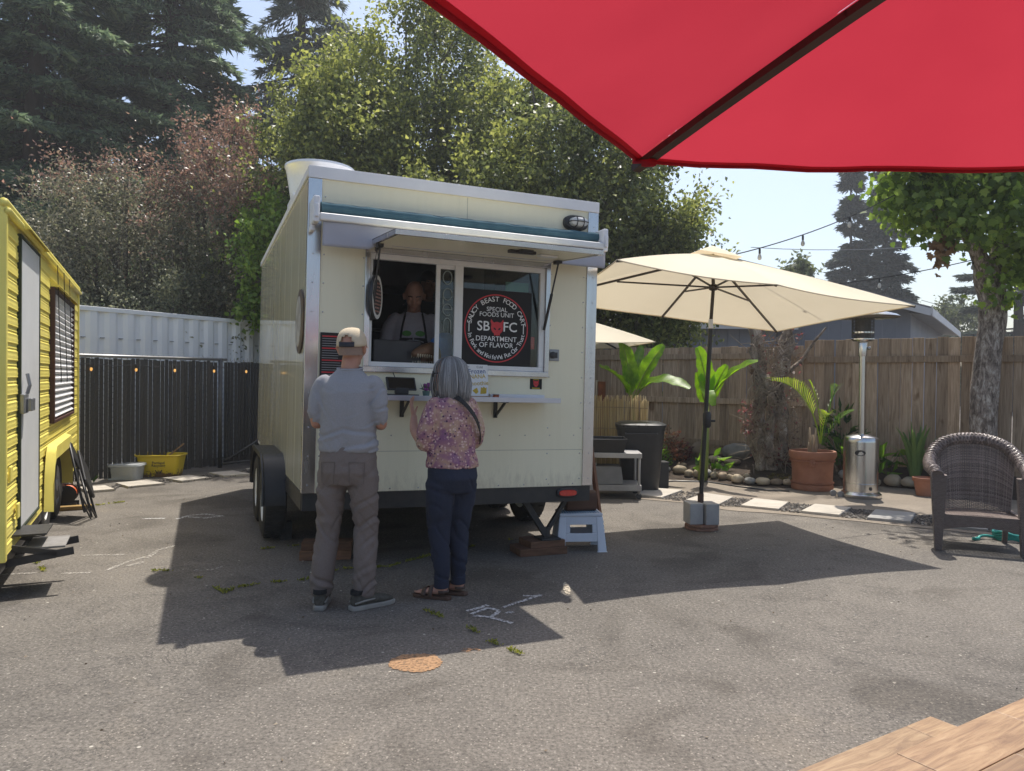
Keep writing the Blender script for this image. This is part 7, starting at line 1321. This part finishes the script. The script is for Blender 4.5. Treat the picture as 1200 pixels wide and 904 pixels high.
# --- the man with the cap
mp = gp(403, 714); MAN = thing('person', 'man in grey t-shirt, taupe trousers and beige cap standing at the window', 'person', (mp.x+.005, mp.y+.06, 0), math.radians(-3))
H_ = V((.012, .03, 1.635))
AL = [(-.160, .0, 1.40), (-.196, -.030, 1.26), (-.198, -.015, 1.165), (-.16, .12, 1.16), (-.06, .235, 1.20)]; AR = [(.165, .0, 1.40), (.204, -.030, 1.27), (.210, -.005, 1.165), (.17, .13, 1.15), (.05, .235, 1.19)]
LL = [(-.085, .0, .90), (-.118, .012, .50), (-.155, -.015, .09)]; LR = [(.095, .0, .90), (.112, .015, .50), (.118, -.02, .09)]
mb = MB(); mb.loft(hrings([(.84, 0, 0, .15, .105), (.95, 0, 0, .165, .115), (1.08, 0, 0, .155, .11), (1.25, 0, .0, .165, .115), (1.38, 0, 0, .17, .10), (1.45, 0, .0, .12, .075)]), 24)
limb(mb, [(0, -.005, 1.42), (.004, .005, 1.50), (.010, .022, 1.58)], [.062, .056, .056]); limb(mb, AL[:3], [.05, .044, .038]); limb(mb, AL[2:], [.040, .036, .026]); limb(mb, AR[:3], [.05, .044, .038]); limb(mb, AR[2:], [.040, .036, .026]); limb(mb, LL, [.085, .052, .038]); limb(mb, LR, [.085, .052, .038])
for x, yaw, a in ((-.155, .12, LL), (.118, -.85, LR)): d = V((-math.sin(yaw), math.cos(yaw), 0)); limb(mb, [V((x, -.015, .075)), V((x, -.015, .05))+d*.06, V((x, -.015, .045))+d*.13], [.034, .032, .022])
HT_ = head(mb, H_, math.radians(-4), .05)
hand(mb, AL[-1], (.8, .25, .25), (0, -1, .1), (0, .2, 1), .6); hand(mb, AR[-1], (-.8, .3, .2), (0, -1, .1), (0, .2, 1), .6)
mo = fuse('body', mb, M('man_skin', (.47, .235, .155), (.40, .19, .125), rough=.5, scale=16, bump=.15, bscale=160, var=0), MAN, .0075, 4); face_bits(MAN, HT_)
mb = MB(); mb.loft(hrings([(.985, .004, -.004, .182, .126), (1.0, .004, -.004, .188, .132), (1.06, .002, 0, .184, .133), (1.16, 0, .002, .176, .134), (1.27, 0, -.004, .174, .134), (1.36, 0, -.010, .176, .122), (1.42, .002, -.006, .165, .100), (1.465, .004, .0, .115, .080), (1.505, .006, .004, .076, .068)]), 32, 2.3)
limb(mb, [(-.150, -.003, 1.408), (-.182, -.010, 1.35), (-.196, -.030, 1.27), (-.196, -.02, 1.205)], [.066, .062, .055, .052]); limb(mb, [(.155, -.003, 1.408), (.188, -.010, 1.35), (.204, -.030, 1.27), (.206, -.015, 1.195)], [.066, .062, .055, .052])
def shirt_fold(c, n):
    sx = abs(c.x); low = max(0, min(1, (1.26-c.z)/.16))*max(0, min(1, (c.z-.99)/.03)); q = V((c.x*1.6, c.y*1.6, c.z*9+sx*3.0-c.x*2)); q2 = V((c.x*5+c.z*7, c.y*4, c.z*8-sx*9))
    a = .003*noise.noise(V((c.x*5, c.y*5, c.z*5)))-.011*low*crease(noise.noise(q), .15)+.007*low*crease(noise.noise(q+V((0, 0, .22))), .17)
    arm = max(.25, min(1, (sx-.10)/.06))*max(0, min(1, (1.43-c.z)/.06)); a += arm*(-.008*crease(noise.noise(q2), .14)+.006*crease(noise.noise(q2+V((0, 0, .2))), .16)); a -= .010*math.exp(-(c.x/.035)**2)*max(0, min(1, (1.42-c.z)/.1))*(1 if c.y < 0 else 0); return a
fuse('t_shirt', mb, GREYT, MAN, .0085, 5, shirt_fold)
mb = MB(); mb.tube([(.006+.075*math.cos(a), .004+.066*math.sin(a), 1.508+.010*math.sin(a)) for a in [2*PI*k/28 for k in range(28)]], .009, 7, closed=True); mb.build('collar', GREYT, MAN, smooth=True)
mb = MB(); mb.loft(hrings([(.78, .0, -.002, .158, .120), (.86, .002, -.012, .182, .136), (.95, .004, -.006, .180, .130), (1.02, .004, 0, .172, .122)]), 28, 2.3); limb(mb, [(-.090, -.006, .84), (-.108, -.002, .68), (-.124, .012, .50), (-.145, -.02, .28), (-.158, -.018, .115)], [.104, .090, .078, .074, .073], 18); limb(mb, [(.098, -.006, .84), (.106, -.002, .68), (.116, .014, .50), (.116, -.018, .28), (.120, -.02, .115)], [.104, .090, .078, .074, .073], 18)
def trou_fold(c, n):
    kn = math.exp(-((c.z-.52)/.13)**2)+1.1*math.exp(-((c.z-.16)/.10)**2)+.7*math.exp(-((c.z-.74)/.09)**2)+.22; sg = 1 if c.x > 0 else -1; q = V((c.x*4, c.y*4, c.z*7.5-sg*c.x*6)); q3 = V((c.x*4+9, c.y*4, c.z*7.5+sg*c.x*9))
    return .004*noise.noise(V((c.x*6, c.y*6, c.z*4)))+kn*(-.010*crease(noise.noise(q), .15)+.006*crease(noise.noise(q+V((0, 0, .25))), .17)-.007*crease(noise.noise(q3), .12))
fuse('trousers', mb, TROU, MAN, .0085, 4, trou_fold)
for sg in (-1, 1):     # back pockets: stitched edge
    mb = MB(); P = [(sg*.045, .93), (sg*.135, .925), (sg*.130, .80), (sg*.09, .775), (sg*.05, .80)]; P = P+[P[0]]
    pts = [V((x, -.14*math.sqrt(max(.05, 1-abs(x/.19)**2.3))-.008, z)) for x, z in P]; mb.tube(pts, .0016, 5); mb.build('pocket_seam', M('seam_dark', (.11, .09, .08), rough=.9), MAN)
SHK = (cloth('shoe_dark', (.06, .056, .046), (.10, .095, .08), 40), M('shoe_sole', (.30, .29, .26), (.20, .19, .17), rough=.7), cloth('shoe_collar', (.02, .02, .02), (.03, .03, .03)))
shoe(MAN, (-.158, -.025, 0), .16, SHK); shoe(MAN, (.120, -.035, 0), -.80, SHK)
# cap with mesh back, arched opening and navy strap
CAPM = cloth('cap_beige', (.60, .50, .36), (.54, .45, .32), 200, .4); CT_ = Matrix.Translation(H_+V((.0, .0, .03))) @ Matrix.Rotation(math.radians(-4), 4, 'Z') @ Matrix.Rotation(.10, 4, 'X'); mb = MB()
def cap_pt(u, v):
    a = 2*PI*u; el = v*PI/2; rr = max(0., math.cos(el))**.72; return V((.092*rr*math.cos(a), -.006+.112*rr*math.sin(a), -.012+.115*max(0., math.sin(el))**.9))
nu, nv = 48, 12; vs = [CT_ @ cap_pt(i/nu, j/nv) for i in range(nu) for j in range(nv+1)]; fs = []
for i in range(nu):
    for j in range(nv):
        ang = 2*PI*(i+.5)/nu-1.5*PI; zz = (j+.5)/nv
        if abs(ang) < .50 and zz < .40*math.sqrt(max(0, 1-(ang/.52)**2)): continue
        i2 = (i+1) % nu; fs.append((i*(nv+1)+j, i2*(nv+1)+j, i2*(nv+1)+j+1, i*(nv+1)+j+1))
mb.add(vs, fs); cap = thing('cap', 'beige mesh back baseball cap on the man head', 'cap'); cap.matrix_world = MAN.matrix_basis; mb.build('crown', CAPM, cap, smooth=True, solid=.004, weld=True)
mb = MB(); mb.tube([CT_ @ cap_pt(.75+x, .03)*1.0 for x in np.linspace(-.085, .085, 12)], .004, 6)
def strap_pt(u, v): p = cap_pt(.75-.088+.176*u, 0)*1.015; p.z = -.012+.030*v; return CT_ @ p
mb.grid(12, 2, strap_pt); mb.build('strap', M('navy_strap', (.018, .022, .035), rough=.7), cap, smooth=True, solid=.003)
mb = MB(); mb.grid(16, 6, lambda u, v: CT_ @ V(((.088+.006*v)*math.cos(PI*(.12+.76*u)), (.10+.075*v*math.sin(PI*(.12+.76*u)))*math.sin(PI*(.12+.76*u)), -.008-.02*v-.012*math.cos(2*PI*u)*v*0))); mb.build('brim', CAPM, cap, smooth=True, solid=.004); mb = MB(); mb.sphere(CT_ @ V((0, -.006, .104)), (.008, .008, .005), 10, 6); mb.build('button', CAPM, cap, smooth=True)
# short grey hair at the nape under the cap
mb = MB()
def hair_pt(u, v): a = PI+PI*u; return HT_ @ V((.0775*math.cos(a), -.012+.0985*math.sin(a), .035-.075*v))
mb.grid(20, 6, hair_pt); mb.build('hair', M('stubble', (.26, .19, .15), (.34, .22, .16), rough=.9, scale=220, bump=.6, bscale=400), MAN, smooth=True)
# --- the woman in the patterned top
wp = gp(522, 701); WOM = thing('person', 'woman with grey bob hair in a purple patterned top and navy trousers', 'person', (wp.x+.03, wp.y+.02, 0), math.radians(38))
WH = V((.0, .045, 1.475)); wL = [(-.145, .0, 1.27), (-.195, .0, 1.14), (-.195, .03, 1.02), (-.165, .20, 1.10), (-.13, .27, 1.19)]; wR = [(.145, .0, 1.27), (.188, -.01, 1.14), (.19, .03, 1.02), (.13, .18, 1.06), (.04, .24, 1.08)]
gL, gR = [(-.085, 0, .82), (-.075, .02, .45), (-.07, .0, .09)], [(.085, 0, .82), (.08, .03, .45), (.075, .02, .09)]
mb = MB(); mb.loft(hrings([(.76, 0, 0, .145, .11), (.86, 0, -.005, .155, .12), (.97, 0, 0, .13, .10), (1.12, 0, 0, .14, .105), (1.24, 0, 0, .145, .09), (1.31, 0, .0, .10, .065)]), 24); limb(mb, [(0, .0, 1.28), (0, .012, 1.36), (0, .03, 1.43)], [.054, .048, .048])
for A_ in (wL, wR): limb(mb, A_[:3], [.044, .040, .034]); limb(mb, A_[2:], [.036, .032, .022])
for G_ in (gL, gR):
    limb(mb, G_, [.08, .05, .034]); e = V(G_[-1]); d = V((-math.sin(.55), math.cos(.55), 0)); sd = V((d.y, -d.x, 0)); mb.loft([(e+V((0, 0, -.02))-d*.035, .030, .034, sd, V((0, 0, 1))), (e+V((0, 0, -.03))+d*.03, .032, .034, sd, V((0, 0, 1))), (e+V((0, 0, -.045))+d*.10, .038, .020, sd, V((0, 0, 1))), (e+V((0, 0, -.052))+d*.145, .036, .014, sd, V((0, 0, 1)))], 14)
    for q, (o_, l) in enumerate(((-.026, .05), (-.008, .046), (.006, .042), (.019, .036), (.030, .03))): b_ = e+V((0, 0, -.054))+d*.135+sd*o_; limb(mb, [b_, b_+d*l*.6, b_+d*l], [.011 if q == 0 else .0085, .010 if q == 0 else .008, .008 if q == 0 else .006], 8)
WT_ = head(mb, WH, math.radians(50), .0, .95); hand(mb, wL[-1], (-.05, .35, .9), (.6, -.5, .2), (.5, .75, -.2), .35, .92); hand(mb, wR[-1], (-.7, .5, .2), (0, -.6, .6), (0, .4, .8), .5, .92)
fuse('body', mb, M('woman_skin', (.55, .30, .22), (.47, .245, .175), rough=.5, scale=16, bump=.12, bscale=160, var=0), WOM, .007, 4); face_bits(WOM, WT_, .95, (.25, .23, .22))
def floral():
    s = NT('patterned_top'); v = s.coords(rnd=False); big = s.noise(v, 7.5, 3, .55, .4); mid = s.noise(v, 26, 4, .6, .8)
    base = s.ramp(big, [(.30, (.46, .36, .24)), (.44, (.42, .26, .20)), (.53, (.29, .14, .18)), (.62, (.22, .10, .19)), (.72, (.44, .28, .24))]); 
    vo = s.n('TexVoronoi', i_Scale=62.); s.l(v, vo.inputs['Vector']); sp = s.n('SeparateColor'); s.l(vo.outputs['Color'], sp.inputs[0]); dots = s.ramp(sp.outputs[0], [(.48, (0, 0, 0)), (.56, (1, 1, 1))], 'LINEAR'); edge = s.ramp(vo.outputs['Distance'], [(.30, (1, 1, 1)), (.55, (0, 0, 0))]); mk = s.mix(1., dots.outputs[0], edge.outputs[0], 'MULTIPLY')
    pale = s.ramp(mid, [(.35, (.62, .50, .40)), (.55, (.60, .38, .38)), (.7, (.50, .40, .18))]); c = s.mix(mk, base.outputs[0], pale.outputs[0]); dk = s.ramp(sp.outputs[2], [(.80, (0, 0, 0)), (.86, (1, 1, 1))]); c = s.mix(s.mix(1., dk.outputs[0], edge.outputs[0], 'MULTIPLY'), c, (.07, .03, .08)); s.l(c, s.b.inputs['Base Color']); s.b.inputs['Roughness'].default_value = .85; s.b.inputs['Specular IOR Level'].default_value = .2; return s.m
mb = MB(); mb.loft(hrings([(.865, 0, -.012, .182, .140), (.885, 0, -.012, .186, .142), (.97, 0, -.004, .170, .128), (1.08, 0, 0, .168, .128), (1.18, 0, 0, .172, .122), (1.26, 0, -.004, .160, .098), (1.31, 0, .0, .11, .078), (1.335, 0, .006, .072, .064)]), 32, 2.2)
limb(mb, [(-.13, 0, 1.275), (-.165, 0, 1.21), (-.196, .0, 1.12), (-.20, .015, 1.03)], [.062, .062, .060, .058]); limb(mb, [(.13, 0, 1.275), (.165, 0, 1.21), (.19, -.01, 1.12), (.192, .005, 1.03)], [.062, .062, .060, .058])
fuse('patterned_top', mb, floral(), WOM, .0085, 5, lambda c, n: fold(c, (4, 4, 6), .005, 3)-.008*max(.3, min(1, (1.05-c.z)/.1))*crease(noise.noise(V((c.x*3, c.y*3, c.z*9-abs(c.x)*5))), .15))
NAVY = cloth('navy_trousers', (.030, .036, .060), (.024, .029, .048), 120); mb = MB(); mb.loft(hrings([(.70, 0, -.004, .145, .115), (.80, 0, -.018, .172, .142), (.88, 0, -.010, .168, .132), (.95, 0, 0, .15, .112)]), 28, 2.2); limb(mb, [(-.085, -.005, .76), (-.085, .01, .60), (-.078, .025, .45), (-.072, .005, .25), (-.070, .0, .12)], [.103, .092, .074, .062, .050], 18); limb(mb, [(.085, -.005, .76), (.085, .015, .60), (.082, .032, .45), (.078, .02, .25), (.075, .02, .12)], [.103, .092, .074, .062, .050], 18)
fuse('trousers', mb, NAVY, WOM, .0085, 4, lambda c, n: fold(c, (6, 6, 5), .004, 9)-.009*(.25+math.exp(-((c.z-.45)/.12)**2)+math.exp(-((c.z-.2)/.1)**2)+.5*math.exp(-((c.z-.72)/.1)**2))*crease(noise.noise(V((c.x*5, c.y*5, c.z*8+c.x*6))), .15))
for G_ in (gL, gR): mb = MB(); e = V(G_[-1]); mb.lathe([(.044, -.015), (.050, -.01), (.050, .035), (.046, .04)], 18, Matrix.Translation(e)); mb.build('trouser_cuff', NAVY, WOM, smooth='auto')
for nm, G_ in (('l', gL), ('r', gR)):
    e = V(G_[-1]); sdl = bpy.data.objects.new('sandal', None); COL.objects.link(sdl); sdl.parent = WOM; sdl.location = (e.x, e.y, 0); sdl.rotation_euler = (0, 0, .55); mb = MB(); out = [(-.028, -.06), (0, -.072), (.028, -.06), (.034, 0), (.044, .09), (.042, .16), (.02, .195), (-.015, .205), (-.040, .18), (-.042, .10), (-.034, 0)]; mb.prism(out, .022); mb.build('sole', M('sandal_sole', (.10, .055, .035), (.07, .04, .028), rough=.8), sdl, bevel=.005); SM = M('sandal_strap', (.09, .055, .042), (.06, .038, .03), rough=.6)
    for y, h in ((.055, .078), (.105, .060)): mb = MB(); mb.grid(12, 2, lambda u, v, y=y, h=h: V((-.044*math.cos(PI*u), y+.030*v-.008, .016+(h-.012*v)*math.sin(PI*u)))); mb.build('strap', SM, sdl, smooth=True, solid=.004)
    mb = MB(); mb.grid(14, 2, lambda u, v: V((.040*math.sin(PI*(u-.5)), -.052*math.cos(PI*(u-.5))+.004, .045+.018*v))); mb.build('heel_strap', SM, sdl, smooth=True, solid=.003)
# hair: a full bob of combed strands
HR = NT('grey_hair'); g_ = HR.n('NewGeometry'); rp_ = HR.ramp(g_.outputs['Random Per Island'], [(0, (.11, .108, .108)), (.35, (.17, .168, .168)), (.7, (.25, .248, .245)), (1, (.36, .355, .35))]); HR.l(rp_.outputs[0], HR.b.inputs['Base Color']); HR.b.inputs['Roughness'].default_value = .42; random.seed(12); mb = MB(); yw = math.radians(50)
for k in range(1150):
    a = random.uniform(0, 2*PI); f_ = math.sin(a)     # a measured in head frame; +Y is the face
    if f_ > .50 and random.random() < .93: continue
    side = abs(math.cos(a)); rx_, ry_ = .092+random.uniform(-.008, .012), .114+random.uniform(-.006, .010); ln_ = .195+.05*random.random()-(.02 if f_ > 0 else 0); pts = []
    st_ = random.uniform(.02, .42)
    for i in range(9):
        t = i/8; el = PI/2*(1-st_)*(1-min(1, t*1.9)); 
        if t < .526: rr = math.cos(el); p = V((rx_*rr*math.cos(a), -.012+ry_*rr*math.sin(a), .035+.098*math.sin(el)))
        else: q = (t-.526)/.474; wv_ = 1+.22*math.sin(q*PI*.8)+.035*math.sin(k*1.7+q*5)+.03*math.sin(a*7+q*2)*q-.10*q*q; p = V((rx_*wv_*math.cos(a), -.012+ry_*wv_*math.sin(a), .035-ln_*q))
        pts.append(WT_ @ p)
    mb.tube(pts, [.0018, .0028, .0032, .0034, .0036, .0038, .0038, .0034, .002], 4)
hr_ = mb.build('hair', HR.m, WOM, smooth=True); mb = MB()
def hcap(u, v): a = PI*1.0+PI*u*1.0; return WT_ @ V((.083*math.cos(a)*(1 if v > .4 else math.sin(v/.4*PI/2)), -.012+.106*math.sin(a)*(1 if v > .4 else math.sin(v/.4*PI/2)), (.035+.094*math.cos(v/.4*PI/2)) if v < .4 else .035-.19*(v-.4)/.6))
mb.grid(24, 16, hcap); mb.build('under_hair', M('under_hair', (.16, .16, .165), (.25, .25, .26), rough=.5, scale=30, stretch=(6, 6, .6), var=0), hr_, smooth=True)
mb = MB(); a0 = math.sin(yw)
for sg in (-1, 1): mb.loft([(WT_ @ V((sg*.036, .098, .006)), .028, .020, (Matrix.Rotation(yw, 3, 'Z') @ V((1, 0, 0))), (0, 0, 1)), (WT_ @ V((sg*.037, .106, .006)), .029, .021, (Matrix.Rotation(yw, 3, 'Z') @ V((1, 0, 0))), (0, 0, 1))], 18, 3)
gl = thing('sunglasses', 'dark sunglasses worn by the woman', 'sunglasses'); gl.matrix_world = WOM.matrix_basis; mb.build('lens', M('dark_lens', (.006, .006, .007), rough=.08, var=0), gl, smooth='auto')
for sg in (-1, 1): mb = MB(); mb.tube([WT_ @ V((sg*.064, .100, .010)), WT_ @ V((sg*.082, .06, .012)), WT_ @ V((sg*.086, -.01, .012)), WT_ @ V((sg*.085, -.03, -.006))], .0042, 6); mb.build('temple', BLACK, gl)
# cross-body strap and bag
bagt = thing('crossbody_bag', 'small black crossbody bag with a strap over the woman shoulder', 'bag'); bagt.matrix_world = WOM.matrix_basis; mb = MB(); pth = smooth_path([(-.06, .06, 1.352), (-.03, -.035, 1.345), (.02, -.105, 1.29), (.09, -.132, 1.19), (.16, -.085, 1.08), (.195, .0, 1.00), (.17, .09, .97), (.06, .155, .99), (-.04, .16, 1.12), (-.08, .115, 1.28)], 6)
for a_, b_ in zip(pth, pth[1:]+[pth[0]]): out_ = V((a_.x, a_.y, 0)).normalized(); mb.bar(a_+out_*.010, b_+out_*.010, .006, .030, up=(a_-V((0, 0, a_.z))).normalized().cross((b_-a_).normalized()) if (b_-a_).length > 1e-4 else (0, 0, 1))
mb.build('strap', M('bag_strap', (.016, .015, .014), rough=.7), bagt); mb = MB(); mb.loft([((.07, .165, .93), .085, .03, (1, -.3, 0), (.3, 1, 0)), ((.07, .168, 1.00), .09, .034, (1, -.3, 0), (.3, 1, 0)), ((.07, .165, 1.05), .085, .026, (1, -.3, 0), (.3, 1, 0))], 20, 4); mb.build('pouch', BLACK, bagt, smooth='auto')
# --- the cooks inside
def cook(label, u, v, hgt, yaw, shirt, look, skin, hair=None, apron=True, headtilt=.25, seed=0):
    r = world_thing('person', label, 'person', u, v, .002, yaw); k = hgt/1.70; Hc = V((0, .075, 1.525*k)); mb = MB()
    mb.loft(hrings([(.80*k, 0, 0, .15, .11), (.95*k, 0, 0, .155, .115), (1.2*k, 0, 0, .165, .115), (1.33*k, 0, 0, .16, .09), (1.39*k, 0, 0, .10, .07)]), 22); limb(mb, [(0, 0, 1.36*k), (0, .03, 1.43*k), (0, .06, 1.48*k)], [.060, .056, .056])
    aL = [(-.175, 0, 1.34*k), (-.225, .0, 1.12*k), (-.16, .20, 1.02*k), (-.08, .26, 1.0*k)]; aR = [(.175, 0, 1.34*k), (.225, .0, 1.12*k), (.16, .20, 1.02*k), (.08, .26, 1.0*k)]
    for A_, s_ in ((aL, 1), (aR, -1)): limb(mb, A_, [.046, .040, .034, .025]); hand(mb, A_[-1], (s_*.3, .6, -.5), (0, -.3, -1), (s_, .2, 0), .5)
    for s_ in (-1, 1): limb(mb, [(s_*.085, 0, .86*k), (s_*.09, .01, .46*k), (s_*.09, 0, .08)], [.085, .055, .04]); limb(mb, [(s_*.09, -.03, .05), (s_*.09, .06, .045), (s_*.09, .15, .035)], [.038, .038, .028])
    T = head(mb, Hc, 0, -headtilt); fuse('body', mb, skin, r, .009, 4); face_bits(r, T, 1, (.08, .06, .05), skin)
    mb = MB(); mb.loft(hrings([(.86*k, 0, 0, .172, .13), (1.0*k, 0, 0, .175, .135), (1.22*k, 0, 0, .182, .13), (1.33*k, 0, 0, .172, .10), (1.40*k, 0, .0, .09, .075)]), 26, 2.2)
    for s_ in (-1, 1): limb(mb, [(s_*.15, 0, 1.335*k), (s_*.20, 0, 1.25*k), (s_*.225, .0, 1.13*k)], [.068, .066, .062])
    fuse('t_shirt', mb, shirt, r, .011, 4, lambda c, n: fold(c, (4, 4, 9), .007, seed))
    mb = MB(); mb.loft(hrings([(.10, 0, 0, .14, .10), (.80*k, 0, 0, .17, .125), (.90*k, 0, 0, .168, .125)]), 22); mb.build('trousers', M('cook_trousers', (.03, .03, .035)), r, smooth=True)
    if hair:
        mb = MB(); mb.grid(22, 10, lambda a, b: T @ V((.083*math.cos(2*PI*a)*math.sin(b*PI*.52), -.016+.102*math.sin(2*PI*a)*math.sin(b*PI*.52), .035+.10*math.cos(b*PI*.52)-.05*(b > .9)*(math.sin(2*PI*a) < .3)))); mb.build('hair', hair, r, smooth=True)
    return r, k, T
c1, k, T1 = cook('bald cook in a pale t-shirt and dark apron looking down at the till', .955, .62, 1.72, PI-.25, cloth('cook_shirt', (.42, .39, .42), (.36, .33, .37)), 0, SKIN, None, True, .42, 3)
AP = M('apron_black', (.015, .014, .015), rough=.8); mb = MB()
def apron_pt(u, v): z = (1.18-.62*v)*k; w_ = .11+.07*min(1, v*3); x = (u*2-1)*w_; return V((x, .138*math.sqrt(max(.05, 1-(x/.20)**2))+.004, z))
mb.grid(16, 16, apron_pt); ap1 = mb.build('apron', AP, c1, smooth=True, solid=.003)
for s_ in (-1, 1): mb = MB(); mb.tube([(s_*.105, .118, 1.18*k), (s_*.095, .118, 1.26*k), (s_*.075, .085, 1.36*k), (s_*.06, .02, 1.42*k)], .009, 6); mb.build('neck_strap', AP, ap1)
mb = MB(); BN = M('bone_print', (.42, .42, .44), var=0)
for i in range(6): z = (1.16-.032*i)*k; [mb.tube([V((s_*x, .139*math.sqrt(max(.05, 1-(x/.20)**2))+.010, z-.02*(x/.1)**2)) for x in (.008, .03, .06, .085-.006*i)], .004, 5) for s_ in (-1, 1)]
mb.tube([V((0, .150, z*k)) for z in (1.19, 1.1, 1.0, .9)], .006, 5); tag(mb.build('skeleton_print', BN, ap1), kind='stuff'); mb = MB()
for s_ in (-1, 1): mb.loft([(V((s_*.055, .136, 1.215*k)), .040, .024, (1, 0, 0), (0, .3, 1)), (V((s_*.055, .142, 1.215*k)), .036, .020, (1, 0, 0), (0, .3, 1))], 12)
tag(mb.build('green_print', M('green_print', (.06, .20, .04), (.10, .30, .06), scale=40), c1, smooth='auto'), kind='stuff')
cook('dark haired cook standing behind the bald cook in the trailer', 1.17, 1.02, 1.90, PI-.05, cloth('cook_dark', (.05, .05, .052), (.04, .04, .042)), 0, M('skin_two', (.36, .19, .13), (.3, .15, .1), rough=.5, var=0), M('dark_hair', (.012, .010, .009), (.02, .017, .015), rough=.5), False, .1, 8)
